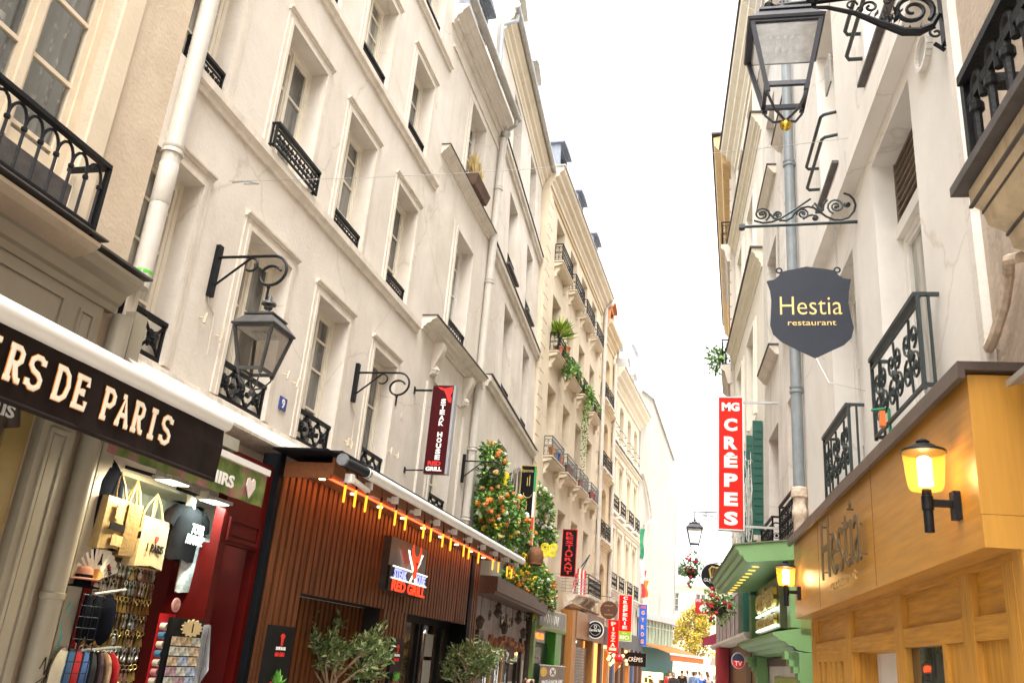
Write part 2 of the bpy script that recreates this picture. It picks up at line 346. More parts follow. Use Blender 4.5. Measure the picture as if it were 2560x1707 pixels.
def window(b, u0, u1, z0, z1, y=.2, bars=(.36, .7), leaf=True, fmat=None, pmat=None, sill=True, label=None):
    m = b.mb(); w = .055; y1 = y+.06
    m.box(u0, u0+w, y, y1, z0, z1); m.box(u1-w, u1, y, y1, z0, z1); m.box(u0+w, u1-w, y, y1, z1-w, z1); m.box(u0+w, u1-w, y, y1, z0, z0+w*1.4)
    a, c = u0+w, u1-w
    mid = (a+c)/2; lv = [(a, mid-.012), (mid+.012, c)] if leaf else [(a, c)]
    for (p, q) in lv:
        s = .042; ya, yb = y+.018, y+.055
        m.box(p, p+s, ya, yb, z0+w*1.4, z1-w); m.box(q-s, q, ya, yb, z0+w*1.4, z1-w)
        m.box(p+s, q-s, ya, yb, z1-w-s, z1-w); m.box(p+s, q-s, ya, yb, z0+w*1.4, z0+w*1.4+s*1.5)
        for f in bars:
            zz = z0+(z1-z0)*f; m.box(p+s, q-s, ya+.008, yb-.004, zz-.014, zz+.014)
    if leaf: m.box(mid-.03, mid+.03, y-.004, y+.016, z0+w, z1-w)
    o = m.build('window', fmat or WFRAME, b.o)
    g = b.mb(); g.box(u0+w*.5, u1-w*.5, y+.046, y+.052, z0+w, z1-w*.5); g.build('pane', pmat or PANE, o)
    if label: o['label'] = label
    return o
def surround(b, u0, u1, z0, z1, w=.12, p=.018, cap=True, mat=None, name='window_surround'):
    m = b.mb(); w2 = w*.45
    for (aa, pp) in ((w, p), (w2, p*1.7)):
        m.box(u0-aa, u0-.001 if aa == w2 else u0-w2, -pp, .002, z0, z1+aa); m.box(u1+.001 if aa == w2 else u1+w2, u1+aa, -pp, .002, z0, z1+aa)
        m.box(u0-(0 if aa == w2 else w2), u1+(0 if aa == w2 else w2), -pp-.001, .002, z1+.001 if aa == w2 else z1+w2, z1+aa)
    if cap:
        m.profile([(.002, z1+w+.001), (-.03, z1+w+.001), (-.035, z1+w+.02), (-.06, z1+w+.03), (-.062, z1+w+.05), (.002, z1+w+.06)], u0-w-.02, u1+w+.02)
    return m.build(name, mat or TRIM, b.o)
def course(b, u0, u1, pts, mat, name='string_course'):
    m = b.mb(); m.profile(pts, u0, u1); return m.build(name, mat, b.o)
def band(z0, z1, p): return [(.002, z0), (-p*.45, z0), (-p*.55, z0+(z1-z0)*.35), (-p, z0+(z1-z0)*.5), (-p, z1), (.002, z1+.02)]
def cornice_pts(z0, z1, p):
    h = z1-z0
    return [(.003, z0), (-p*.12, z0), (-p*.14, z0+h*.18), (-p*.3, z0+h*.28), (-p*.34, z0+h*.42), (-p*.62, z0+h*.52), (-p*.66, z0+h*.66), (-p*.95, z0+h*.8), (-p, z0+h*.86), (-p, z1), (.003, z1)]
def rosette(m, x, y, z, r):
    for k in range(4):
        a = math.pi/4+math.pi/2*k; m.blob((x+r*.62*math.cos(a), y, z+r*.62*math.sin(a)), r*.5, 6, 4, .25, (1, .5, 1))
        a += math.pi/4; m.blob((x+r*.5*math.cos(a), y, z+r*.5*math.sin(a)), r*.3, 5, 3, .2, (1, .6, 1))
    m.blob((x, y-.015, z), r*.4, 6, 4, .1, (1, .8, 1))
def rail_cross(b, u0, u1, z0, z1, y=-.03, mat=None, returns=True):
    m = b.mb(); t = .022
    m.bar((u0, y, z1), (u1, y, z1), .06, .04); m.bar((u0, y, z0+.03), (u1, y, z0+.03), .03, .03)
    n = max(1, round((u1-u0)/.34)); W = (u1-u0)/n
    for u in (u0+.012, u1-.012): m.bar((u, y, z0), (u, y, z1), .028, .028)
    for i in range(n):
        a, c = u0+W*i, u0+W*(i+1); zc = (z0+z1)/2
        m.bar((a, y, z0+.04), (c, y, z1-.02), t, t); m.bar((a, y+.002, z1-.02), (c, y+.002, z0+.04), t, t)
        rosette(m, (a+c)/2, y-.01, zc, .09)
        if i < n-1:
            for q in (.18, .5, .82): m.blob((c, y, z0+(z1-z0)*q), .035, 5, 4, .2)
    return m.build('railing', mat or IRON, b.o)
def scrollwork(m, u0, u1, z0, z1, y, t=.012, dense=1):
    H = z1-z0; n = max(1, round((u1-u0)/(H*1.0/dense))); W = (u1-u0)/n
    for i in range(n):
        c = u0+W*(i+.5); s = 1 if i % 2 == 0 else -1
        for k in (1, -1):
            sp = spiral(c+k*W*.22, z0+H*.3, W*.24, W*.04, 90, 90-k*500, 14, y); m.tube(sp, t, 4)
            sp = spiral(c+k*W*.2, z0+H*.72, W*.2, W*.03, -90, -90+k*480, 12, y); m.tube(sp, t, 4)
        m.tube([(c, y, z0), (c+s*W*.08, y, z0+H*.5), (c, y, z1)], t, 4)
        m.blob((c, y, z0+H*.5), W*.11, 6, 4, .2, (1, .6, 1)); m.blob((c-W*.22, y, z0+H*.3), W*.06, 5, 3); m.blob((c+W*.22, y, z0+H*.3), W*.06, 5, 3)
def rail_scroll(b, u0, u1, z0, z1, y=-.03, mat=None, dense=1.3, side=0., name='railing', parent=None):
    m = b.mb()
    m.bar((u0, y, z1), (u1, y, z1), .055, .035); m.bar((u0, y, z0+.03), (u1, y, z0+.03), .024, .024); m.bar((u0, y, z1-.07), (u1, y, z1-.07), .018, .018)
    for u in (u0, u1): m.bar((u, y, z0), (u, y, z1), .026, .026)
    scrollwork(m, u0+.03, u1-.03, z0+.05, z1-.09, y, .010, dense)
    if side:
        for u in (u0, u1):
            for z in (z1, z0+.03): m.bar((u, y, z), (u, y+side, z), .026, .026)
            m.bar((u, y+side*.5, z0), (u, y+side*.5, z1), .018, .018)
    return m.build(name, mat or IRON, parent or b.o)
def rail_bars(b, u0, u1, z0, z1, y=-.35, mat=None, side=.33, style=0, parent=None, t=.02):
    m = b.mb(); H = z1-z0
    def run(p, q):
        p = Vector(p); q = Vector(q); L = (q-p).length; n = max(1, round(L/.16))
        m.bar(p+Vector((0, 0, H)), q+Vector((0, 0, H)), .04, .03); m.bar(p+Vector((0, 0, .02)), q+Vector((0, 0, .02)), t, t); m.bar(p+Vector((0, 0, H-.1)), q+Vector((0, 0, H-.1)), t*.7, t*.7)
        for i in range(n+1):
            a = p+(q-p)*i/n; m.bar(a, a+Vector((0, 0, H-(0 if i % n == 0 else .1))), t*(1.3 if i % n == 0 else .75))
            if style and i < n:
                c = p+(q-p)*(i+.5)/n; d = (q-p).normalized()
                for k in (.22, .5, .78):
                    m.tube([c+d*(.05*math.cos(j*math.pi/3))+Vector((0, 0, H*k+.05*math.sin(j*math.pi/3))) for j in range(7)], t*.3, 4)
                m.blob(tuple(c+Vector((0, 0, H*.5))), .03, 5, 3)
    run((u0, y, z0), (u1, y, z0))
    if side: run((u0, y, z0), (u0, y+side, z0)); run((u1, y, z0), (u1, y+side, z0))
    return m.build('railing', mat or IRON, parent or b.o)
def pipe(b, pts, r, mat, collars=(), name='downpipe', n=10):
    m = b.mb(); m.tube(pts, r, n)
    for (x, y, z) in collars:
        m.lathe([(r*1.02, -.05), (r*1.22, -.045), (r*1.22, -.015), (r*1.04, 0), (r*1.18, .02), (r*1.18, .045), (r*1.02, .05)], (x, y, z), n)
        m.bar((x, y, z), (x, y+r*2, z), .03, .03)
    return m.build(name, mat, b.o, smooth=40)
def gutter(b, u0, u1, off, z, r=.09, mat=None):
    m = b.mb(); m.tube([(u0, -off, z), (u1, -off, z)], r, 12)
    k = int((u1-u0)/.45)
    for i in range(k+1): u = u0+(u1-u0)*i/max(1, k); m.tube([(u-.012, -off, z), (u+.012, -off, z)], r*1.06, 12)
    return m.build('gutter', mat or ZINC, b.o, smooth=40)
def mansard(b, u0, u1, z0, h, inset=.25, mat=None, lean=.35, name='roof'):
    m = b.mb(); m.profile([(inset, z0), (inset+h*lean, z0+h), (4.8, z0+h+.6), (4.8, z0)], u0, u1); return m.build(name, mat or ZINC_LIGHT, b.o)
def dormer(b, u, w, z0, h, y, fmat, rmat, arch=0., depth=1.6, pmat=None, name='dormer'):
    m = b.mb(); t = .12
    m.box(u-w/2, u-w/2+t, y, y+depth, z0, z0+h); m.box(u+w/2-t, u+w/2, y, y+depth, z0, z0+h); m.box(u-w/2+t, u+w/2-t, y, y+depth, z0+h-t, z0+h)
    if arch:
        pts = [(u-w/2, z0+h)]+[(u-w/2+w*i/8, z0+h+arch*math.sin(math.pi*i/8)) for i in range(1, 8)]+[(u+w/2, z0+h)]; m.prism(pts, y, y+depth)
    o = m.build(name, fmat, b.o)
    g = b.mb(); e = .09
    if arch:
        up = [(u-w/2-e+(w+2*e)*i/8, z0+h+.02+(arch+.05)*math.sin(math.pi*i/8)) for i in range(9)]; g.prism(up+[(x, z-.06) for x, z in up[::-1]], y-.16, y+depth)
    else: g.prism([(u-w/2-e, z0+h+.002), (u+w/2+e, z0+h+.002), (u+w/2+e, z0+h+.06), (u, z0+h+.16), (u-w/2-e, z0+h+.06)], y-.16, y+depth)
    g.build('dormer_roof', rmat, o)
    p = b.mb(); p.box(u-w/2+t, u+w/2-t, y+.1, y+.13, z0, z0+h-t); p.build('pane', pmat or PANE_D, o)
    return o
def consoles(b, us, z0, z1, d, w=.1, mat=None, parent=None):
    m = b.mb()
    for u in us:
        h = z1-z0; m.profile([(.002, z0), (-d*.25, z0+h*.05), (-d*.4, z0+h*.35), (-d*.8, z0+h*.6), (-d, z0+h*.8), (-d, z1), (.002, z1)], u-w/2, u+w/2)
        m.blob((u, -d*.3, z0+h*.18), w*.6, 6, 4)
    return m.build('consoles', mat or TRIM, parent or b.o)

# ------------------------------------------------------------------ ground
m = MB(); m.quad((-60, -30, -.3), (60, -30, -.3), (60, 30, -.2), (-60, 30, -.2)); m.quad((-60, 30, -.2), (60, 30, -.2), (60, 58, .06), (-60, 58, .06)); m.quad((-60, 58, .06), (60, 58, .06), (260, 900, .1), (-260, 900, .1))
tag(m.build('ground', M('paving', (.36, .34, .31), .85, .25, 5, .3, 30)), kind='structure')
m = MB(); m.quad((-3.4, -20, -.246), (.9, -20, -.246), (.5, 30, -.195), (-3.9, 30, -.195)); m.quad((-3.9, 30, -.195), (.5, 30, -.195), (0.4, 58, .065), (-3.2, 58, .065))
tag(m.build('street', M('cobbles', (.34, .325, .30), .8, .4, 9, .6, 24)), kind='structure')

# ------------------------------------------------------------------ left 0: beige house with big window
b = Fr('beige_house', 'beige rendered house with tall lace curtained window and iron balcony', 'building', -5, 0, 0)
B0 = b
W0 = (3.55, 4.98, 4.93, 7.6)
facade(b, -4, 5.8, -.4, 12, [W0], PLASTER_BEIGE, .26)
m = b.mb()      # raised casing right and left of the window
m.box(4.98, 5.19, -.03, .002, 4.5, 7.9); m.box(3.34, 3.55, -.03, .002, 4.5, 7.9); m.box(3.551, 4.979, -.03, .002, 7.601, 7.9); m.build('window_casing', PLASTER_YEL, b.o)
m = b.mb(); y = .12; a, c, d, e = W0; w = .07
m.box(a, a+w, y, y+.08, d, e); m.box(c-w, c, y, y+.08, d, e); m.box(a+w, c-w, y, y+.08, d, d+.1); m.box(a+w, c-w, y, y+.08, e-.08, e)
mid = 4.36
for p, q in ((a+w, mid-.02), (mid+.02, c-w)):
    m.box(p, p+.055, y+.02, y+.07, d+.1, e-.08); m.box(q-.055, q, y+.02, y+.07, d+.1, e-.08); m.box(p+.055, q-.055, y+.02, y+.07, d+.1, d+.2)
    for zz in (5.19, 5.79, 6.38, 6.98): m.box(p+.055, q-.055, y+.026, y+.066, zz-.018, zz+.018)
m.box(mid-.035, mid+.035, y-.01, y+.018, d+.1, e-.08)
wn = m.build('window', M('ivory_window_paint', (.66, .56, .42), .5, .06, 5), b.o)
g = b.mb(); g.box(a+w, c-w, y+.045, y+.05, d+.1, e-.08); g.build('pane', GLASS, wn)
# lace curtain
mm, t, p_ = newmat('lace_curtain'); N = t.nodes.new; L = t.links.new
tc = N("ShaderNodeTexCoord"); vo = N("ShaderNodeTexVoronoi"); vo.inputs['Scale'].default_value = 22; mp = N("ShaderNodeMapping"); L(tc.outputs['Object'], mp.inputs[0]); mp.inputs['Scale'].default_value = (1, .2, .6); L(mp.outputs[0], vo.inputs[0])
wv = N("ShaderNodeTexWave"); wv.inputs['Scale'].default_value = 2.6; wv.inputs['Distortion'].default_value = .6; L(tc.outputs['Object'], wv.inputs[0])
mu = N("ShaderNodeMath"); mu.operation = 'MULTIPLY'; L(vo.outputs['Distance'], mu.inputs[0]); mu.inputs[1].default_value = 1.5
gt = N("ShaderNodeMath"); gt.operation = 'LESS_THAN'; gt.inputs[1].default_value = .5; L(mu.outputs[0], gt.inputs[0])
m2 = N("ShaderNodeMath"); m2.operation = 'MULTIPLY'; L(gt.outputs[0], m2.inputs[0]); L(wv.outputs['Color'], m2.inputs[1])
rr = N("ShaderNodeValToRGB"); rr.color_ramp.elements[0].color = (.22, .215, .19, 1); rr.color_ramp.elements[1].color = (.62, .58, .5, 1); L(m2.outputs[0], rr.inputs[0]); L(rr.outputs[0], p_.inputs['Base Color']); p_.inputs['Roughness'].default_value = .9
m = b.mb(); n = 60; prev = None
for i in range(n+1):
    u = a+w+(c-a-2*w)*i/n; yy = .26+.025*math.sin(i*1.05)+.012*math.sin(i*.37)
    if prev: m.quad((prev[0], prev[1], d), (u, yy, d), (u, yy, e), (prev[0], prev[1], e))
    prev = (u, yy)
m.build('lace_curtain', mm, b.o)
m = b.mb(); m.box(a-.06, c+.02, -.02, .1, 4.6, 4.93); m.build('dark_sill_box', LEAD, b.o)
# balcony with looped iron railing
m = b.mb(); m.profile([(.002, 4.22), (-.1, 4.22), (-.14, 4.3), (-.34, 4.36), (-.4, 4.4), (-.4, 4.43), (.002, 4.46)], 1.8, 5.02); bl = m.build('balcony', PLASTER_BEIGE, b.o)
m = b.mb(); m.box(1.75, 5.06, -.43, .01, 4.461, 4.475); m.build('lead_cover', LEAD, bl)
m = b.mb(); y = -.37; z0, z1 = 4.5, 5.04; u1 = 4.93
m.bar((1.8, y, z1), (u1, y, z1), .06, .035); m.bar((1.8, y, z0+.02), (u1, y, z0+.02), .03, .02); m.bar((u1, y, z1), (u1, 0, z1), .05, .03); m.bar((u1, y, z0+.02), (u1, 0, z0+.02), .03, .02)
m.bar((u1, y, z0-.04), (u1, y, z1), .034, .034)
P = .155; k = 0
while u1-k*P > 1.9:
    u = u1-.05-k*P
    m.tube([(u, y, z0), (u, y, z0+.36)]+[(u-.5*P+.5*P*math.cos(R(t)), y, z0+.36+.13*math.sin(R(t))) for t in range(20, 181, 20)], .0125, 5)
    m.lathe([(.013, -.02), (.022, -.012), (.022, .012), (.013, .02)], (u, y, z0+.34), 6); k += 1
m.build('railing', IRON, bl)
pipe(b, [(5.93, -.07, 16), (5.93, -.07, 4.48)], .085, WHITE_PIPE, [(5.93, -.07, 5.86), (5.93, -.07, 8.6)])
m = b.mb(); m.lathe([(.0865, -.014), (.0865, .014)], (5.93, -.07, 4.62), 12); m.build('green_band', M('green_tape', (.08, .5, .03), .5, .05), b.o)
m = b.mb(); m.lathe([(.0855, 0), (.089, .006), (.089, .4), (.0855, .41)], (5.93, -.07, 5.3), 14); m.build('pipe_sleeve', WHITE_PIPE, b.o, smooth=40)

# ------------------------------------------------------------------ left 1: cream house number 9
b = Fr('cream_house', 'cream plastered house with rows of moulded windows and a number 9 plate', 'building', -5, 0, 0)
B1 = b
CU = [(5.86, 6.54), (7.48, 8.45), (9.24, 10.2), (11.17, 12.1)]
RZ = [(3.98, 5.85), (6.87, 8.62), (9.6, 11.12), (12.13, 13.7), (14.5, 16.0)]
ops = [(u0 if i else 5.801, u1, z0, z1) for i, (u0, u1) in enumerate(CU) for (z0, z1) in RZ]
facade(b, 5.8, 12.8, -.4, 17, ops+[(6.09, 8.46, -.4, 2.98, 0, .5)], PLASTER)
for j, (z0, z1) in enumerate(RZ):
    for i, (u0, u1) in enumerate(CU):
        if i == 0: u0 = 5.9
        window(b, u0, u1, z0, z1, bars=((.33, .66) if j else (.62,)) if i % 2 else (.3, .58, .8), fmat=WFRAME, pmat=random.choice([PANE, PANE, PANE_C, PANE]))
        if j < 4: surround(b, CU[i][0] if i else 6.02, CU[i][1], z0, z1)
        if j == 0: rail_cross(b, u0+.0, u1, z0+.01, z0+.38, .04)
        elif j == 1 and i == 1: rail_scroll(b, u0-.03, u1+.1, z0+.02, z0+.33, -.1, dense=1.7, side=.1)
        else: rail_scroll(b, u0+.01, u1-.01, z0+.02, z0+.29, .05, dense=1.5)
for (z0, z1) in ((6.69, 6.87), (9.42, 9.59), (11.98, 12.12), (14.3, 14.46)): course(b, 5.95, 12.78, band(z0, z1, .08), TRIM)
m = b.mb()       # thin weathered ledge over the shops
m.profile([(.002, 3.62), (-.16, 3.64), (-.3, 3.66), (-.3, 3.69), (-.17, 3.8), (-.05, 3.9), (-.04, 3.95), (.002, 3.96)], 5.95, 12.8); m.build('shop_ledge', TRIM_DIRTY, b.o)
# small clamps and stubs left on the wall
for (u, z) in ((6.95, 4.62), (7.28, 4.55), (8.72, 4.62), (8.98, 4.6), (10.62, 4.3), (10.75, 4.28), (12.2, 4.55), (12.5, 4.55)):
    m = b.mb(); m.tube([(u, 0, z), (u, -.07, z-.02)], .008, 5); m.tube([(u+.01, -.07, z+.04), (u-.01, -.07, z-.07)], .016, 6); m.build('conduit_stub', PLASTER_BEIGE, b.o)
m = b.mb()
for (u, z, s) in ((12.3, 5.32, .06), (12.62, 5.2, .05), (12.35, 10.95, .05), (12.3, 7.93, .05), (6.35, 9.2, .03)): m.lathe([(s, 0), (s, .004)], (0, 0, 0), 9) if False else m.prism([(u+s*random.uniform(.7, 1.1)*math.cos(k*.7), z+1.5*s*random.uniform(.7, 1.1)*math.sin(k*.7)) for k in range(9)], -.006, .002)
m.build('plaster_patches', TRIM, b.o)

# left 1b: narrower cream house
b = Fr('narrow_cream_house', 'narrow cream house with beaded cornice, grey gutter and a single column of windows', 'building', -5, 0, 0)
B1b = b
WO = [(14.2, 15.28, 3.98, 6.0), (14.2, 15.28, 7.14, 9.39), (14.2, 15.28, 10.48, 12.35)]
facade(b, 12.8, 16.5, -.4, 13.35, WO, PLASTER)
for j, (u0, u1, z0, z1) in enumerate(WO):
    window(b, u0, u1, z0, z1, bars=(.3, .55, .8), fmat=WFRAME_W if j else WFRAME, pmat=PANE_C if j == 1 else PANE)
    surround(b, u0, u1, z0, z1, .16, .03, cap=False, mat=PLASTER)
rail_cross(b, 14.2, 15.28, 4.0, 4.3, .03); rail_scroll(b, 14.2, 15.28, 7.16, 7.55, -.02, dense=2)
course(b, 12.98, 16.45, cornice_pts(6.86, 7.1, .26), TRIM, 'window_cornice'); course(b, 12.86, 16.45, cornice_pts(10.26, 10.44, .16), TRIM, 'sill_cornice')
m = b.mb(); m.box(12.96, 16.47, -.285, .01, 7.101, 7.115); m.box(12.84, 16.47, -.18, .01, 10.441, 10.455); m.build('lead_flashing', LEAD, b.o)
consoles(b, (13.75, 15.72), 6.25, 6.855, .2, .16)
m = b.mb(); m.box(13.9, 15.57, -.03, .002, 6.2, 6.8); m.box(13.55, 13.64, -.04, .002, 4.0, 6.1); m.box(15.83, 15.92, -.04, .002, 4.0, 6.1); m.build('frieze_panel', PLASTER, b.o)
course(b, 12.55, 16.5, cornice_pts(12.95, 13.38, .3), PLASTER, 'cornice')
m = b.mb(); k = 12.62
while k < 16.4: m.blob((k, -.1, 13.06), .03, 5, 4); k += .075
m.build('bead_moulding', TRIM, b.o)
course(b, 12.8, 16.5, [(.002, 12.6), (-.03, 12.6), (-.03, 12.66), (.002, 12.67)], TRIM, 'architrave')
gutter(b, 12.3, 16.35, .42, 13.36, .085)
mansard(b, 12.8, 16.5, 13.36, 3, .1, ZINC_LIGHT)
m = b.mb(); m.lathe([(.05, -.16), (.06, -.08), (.12, 0), (.12, .06), (.1, .06)], (16.42, -.14, 13.0), 12); m.build('hopper', ZINC, b.o, smooth=40)
m = b.mb(); m.tube([(16.25, -.42, 13.28), (16.28, -.4, 13.16), (16.36, -.25, 13.12), (16.42, -.14, 13.05)], .045, 8); m.build('swan_neck', ZINC, b.o, smooth=40)
pipe(b, [(16.42, -.1, 12.9), (16.42, -.1, 3.4)], .085, WHITE_PIPE, [(16.42, -.1, z) for z in (11.6, 9.3, 6.9, 5.6, 4.2)])
dm = dormer(b, 15.0, .9, 14.2, 1.4, .25, SLATE, SLATE)

# ------------------------------------------------------------------ left 2: plain leaning house
b = Fr('plain_leaning_house', 'plain pale house leaning slightly back above the rose garland', 'building', -4.745, 16.565, -3.35, 2.25)
B2 = b
CU = [(2.8, 4.05), (5.83, 6.98)]; WO = []
for (z0, z1) in ((7.58, 10.06), (11.15, 13.25), (14.2, 16.34)):
    for c in CU: WO.append((c[0], c[1], z0, z1))
WO += [(2.76, 4.0, 4.6, 6.55), (5.82, 7.0, 4.6, 6.55)]
facade(b, 0.02, 8.25, -.4, 17.35, WO, PLASTER_PLAIN, .38, 6)
for (u0, u1, z0, z1) in WO:
    window(b, u0, u1, z0, z1, .38, bars=(.4, .72), fmat=WFRAME_W, pmat=PANE_C)
    if z0 > 7: rail_bars(b, u0+.02, u1-.02, z0+.02, z0+.42, .06, side=0, style=1)
for z in (7.3, 10.42, 13.7):
    course(b, 1.0 if z < 9 else .5, 8.24, band(z, z+.24, .13), PLASTER_PLAIN)
    m = b.mb(); m.box(1.0 if z < 9 else .5, 8.24, -.16, .01, z+.262, z+.282)
    m.build('lead_flashing', LEAD, b.o)
m = b.mb()
for (u0, u1, z0, z1) in WO:
    if z0 > 7: m.box(u0-.1, u1+.12, -.1, .03, z0-.06, z0-.001)
m.build('window_sills', LEAD, b.o)
course(b, .6, 8.25, cornice_pts(16.55, 17.2, .32), PLASTER_YEL, 'cornice')
gutter(b, .35, 8.25, .4, 17.2, .085)
m = b.mb(); m.tube([(.6, -.4, 17.1), (.6, -.38, 16.9), (.3, -.2, 16.6), (.12, -.1, 16.4)], .05, 8); m.tube([(.12, -.1, 16.4), (.12, -.1, 13.2)], .06, 8); m.build('upper_downpipe', GREY_PIPE, b.o, smooth=40)
mansard(b, .0, 8.25, 17.25, 2.2, .15, ZINC_LIGHT)
dormer(b, 2.6, 1.1, 17.7, 1.5, -.02, PLASTER_WHITE, ZINC, .25); dormer(b, 5.6, 1.1, 17.7, 1.5, -.02, PLASTER_WHITE, ZINC, .25)

# ------------------------------------------------------------------ left 3: house with quoins and flower balconies
b = Fr('quoined_house', 'pale yellow house with quoined corner and little iron balconies full of flower pots', 'building', -5.395, 24.787, 1.75, .75)
B3 = b
CU = [(1.4, 2.7), (3.87, 5.12), (6.22, 7.45), (8.65, 9.82)]
RZ = [(4.35, 6.5, 0), (7.75, 10.16, 0), (11.25, 13.3, 0), (14.5, 16.18, 0)]
ops = [(c[0], c[1], z0, z1) for c in CU for (z0, z1, _) in RZ]
facade(b, 0, 11.55, -.4, 17.3, ops, PLASTER_YEL, .3)
for i, c in enumerate(CU):
    for j, (z0, z1, _) in enumerate(RZ):
        window(b, c[0], c[1], z0, z1, .3, bars=(.34, .67), fmat=WFRAME_W, pmat=PANE_C if (i+j) % 3 else PANE)
        if j:
            zs = z0-.22; q = b.mb(); q.profile([(.002, zs), (-.2, zs+.05), (-.28, zs+.09), (-.28, zs+.14), (.002, zs+.16)], c[0]-.1, c[1]+.38)
            q.box(c[0]-.13, c[1]+.42, -.31, .003, zs+.161, zs+.2); o = q.build('balcony', PLASTER_YEL, b.o)
            cs = consoles(b, (c[0]+.02, c[1]+.26), zs-.36, zs-.001, .18, .08, PLASTER_YEL, o)
            rail_bars(b, c[0]-.1, c[1]+.4, zs+.2, zs+.82, -.27, IRON_GREY if j < 2 else IRON, .26, 1, o, .022)
m = b.mb(); z = 4.3; k = 0
while z < 16.4:
    m.box(.0, .45 if k % 2 else .62, -.03, .002, z+.02, z+.40); z += .42; k += 1
z = 4.3; k = 0
while z < 16.4:
    m.box(11.55-(.3 if k % 2 else .5), 11.2, -.025, .002, z+.02, z+.40) if k % 2 else m.box(10.95, 11.25, -.025, .002, z+.02, z+.4); z += .42; k += 1
m.build('quoins', PLASTER_YEL, b.o)
course(b, .05, 11.5, cornice_pts(16.68, 17.4, .45), PLASTER_YEL, 'cornice'); course(b, .3, 11.0, [(.002, 16.42), (-.05, 16.42), (-.05, 16.5), (.002, 16.52)], M('ochre_line', (.55, .40, .22), .9), 'architrave')
m = b.mb(); m.box(.0, 11.5, -.5, 3, 17.401, 17.44); m.build('zinc_cover', ZINC, b.o)
mansard(b, 0, 11.55, 17.44, 1.8, .2, ZINC_LIGHT)
for u in (1.6, 5.0, 8.6): dormer(b, u, 1.2, 17.46, 1.5, -.05, SLATE, SLATE)
pipe(b, [(11.38, -.14, 17.0), (11.38, -.14, 3.9)], .085, WHITE_PIPE, [(11.38, -.14, z) for z in (15.2, 12.4, 9.6, 7.9, 5.2, 4.4)])
m = b.mb(); m.tube([(11.3, -.42, 17.3), (11.32, -.38, 17.1), (11.38, -.14, 16.95)], .07, 8); m.build('swan_neck', WHITE_PIPE, b.o, smooth=40)
consoles(b, (6.1, 7.6, 8.5, 9.9), 3.55, 3.95, .35, .25, TRIM_DIRTY)
course(b, 5.6, 11.5, cornice_pts(3.45, 3.62, .3), TRIM_DIRTY, 'shop_cornice')
m = b.mb(); m.box(7.4, 10.3, -.55, .002, 3.96, 4.06); bl = m.build('balcony', TRIM_DIRTY, b.o); rail_bars(b, 7.45, 10.25, 4.06, 4.75, -.5, IRON, .48, 1, bl)

# left 4: narrow golden stone house
b = Fr('golden_stone_house', 'narrow golden stone house with arched windows and two orange dormers', 'building', -5.05, 36.43, 2.6, .8)
B4 = b
ops = []
CU = [(-.0, .75), (1.15, 2.2)]
RZ = [(3.3, 5.8), (6.8, 9.0), (9.75, 12.0), (12.85, 15.05)]
for c in CU:
    for z0, z1 in RZ: ops.append((max(c[0], .05), c[1], z0, z1, .22))
facade(b, -.08, 3.2, -.4, 16.3, ops, STONE_GOLD, .3)
for o_ in ops:
    window(b, o_[0], o_[1], o_[2], o_[3], .3, bars=(.3, .6), fmat=WFRAME, pmat=PANE_C)
    if o_[2] > 6: rail_bars(b, o_[0]-.05, o_[1]+.12, o_[2]-.0, o_[2]+.62, -.22, IRON, .2, 1)
for z in (6.35, 9.35, 12.45): course(b, -.05, 3.15, cornice_pts(z, z+.24, .22), STONE_GOLD)
m = b.mb()
for z in (6.6, 9.6, 12.7): m.box(.0, .85, -.28, .002, z, z+.1); m.box(1.0, 2.36, -.28, .002, z+.003, z+.1)
m.build('balcony_slabs', TRIM_DIRTY, b.o)
course(b, -.05, 3.2, cornice_pts(15.7, 16.5, .42), STONE_GOLD, 'cornice')
mansard(b, -.08, 3.2, 16.45, 2.4, .2, SLATE)
ORANGE_P = M('orange_dormer_paint', (.42, .15, .05), .7, .12, 6)
for u in (.5, 2.2): dormer(b, u, 1.05, 16.5, 1.35, -.03, ORANGE_P, ORANGE_P, .3)
pipe(b, [(3.1, -.12, 15.4), (3.1, -.12, 4.2)], .085, WHITE_PIPE, [(3.1, -.12, z) for z in (13, 10.6, 8.2, 5.6)])

# left 5: cream stone house with zinc attic
b = Fr('cream_stone_house', 'cream stone house with black iron balconies and a zinc attic with small dormers', 'building', -4.94, 39.62, 3.5, .7)
B5 = b
CU = [(.15, 1.25), (2.2, 3.3), (4.6, 5.75), (6.75, 7.85)]
RZ = [(3.2, 4.6), (4.95, 7.55), (8.45, 10.9), (12.0, 14.0)]
ops = [(c[0], c[1], z0, z1, .16) for c in CU for (z0, z1) in RZ]
facade(b, 0, 9.1, -.4, 15.2, ops, STONE_CREAM, .28)
for c in CU:
    for j, (z0, z1) in enumerate(RZ):
        window(b, c[0], c[1], z0, z1, .28, bars=(.4, .75), fmat=WFRAME, pmat=PANE_C)
        if j in (1, 2): rail_scroll(b, c[0]-.12, c[1]+.12, z0+.0, z0+.68, -.2, IRON, 1.5, .2)
        if j == 3:
            q = b.mb()
            for zz in (z0+.2, z0+.62): q.tube([(c[0]-.1, 0, zz+.03), (c[0]-.08, -.16, zz), (c[1]+.1, -.16, zz), (c[1]+.12, 0, zz+.03)], .016, 5)
            q.build('rail_hoops', IRON, b.o)
        q = b.mb(); q.box(c[0]-.2, c[1]+.2, -.22 if j in (1, 2) else -.12, .002, z0-.14, z0-.001); q.build('window_sill', TRIM, b.o)
        if j in (1, 2):
            q = b.mb(); q.box(c[0]-.18, c[0]-.06, -.05, .002, z0, z1+.15); q.box(c[1]+.06, c[1]+.18, -.05, .002, z0, z1+.15); q.box(c[0]-.25, c[1]+.25, -.09, .002, z1+.151, z1+.3); q.build('window_surround', STONE_CREAM, b.o)
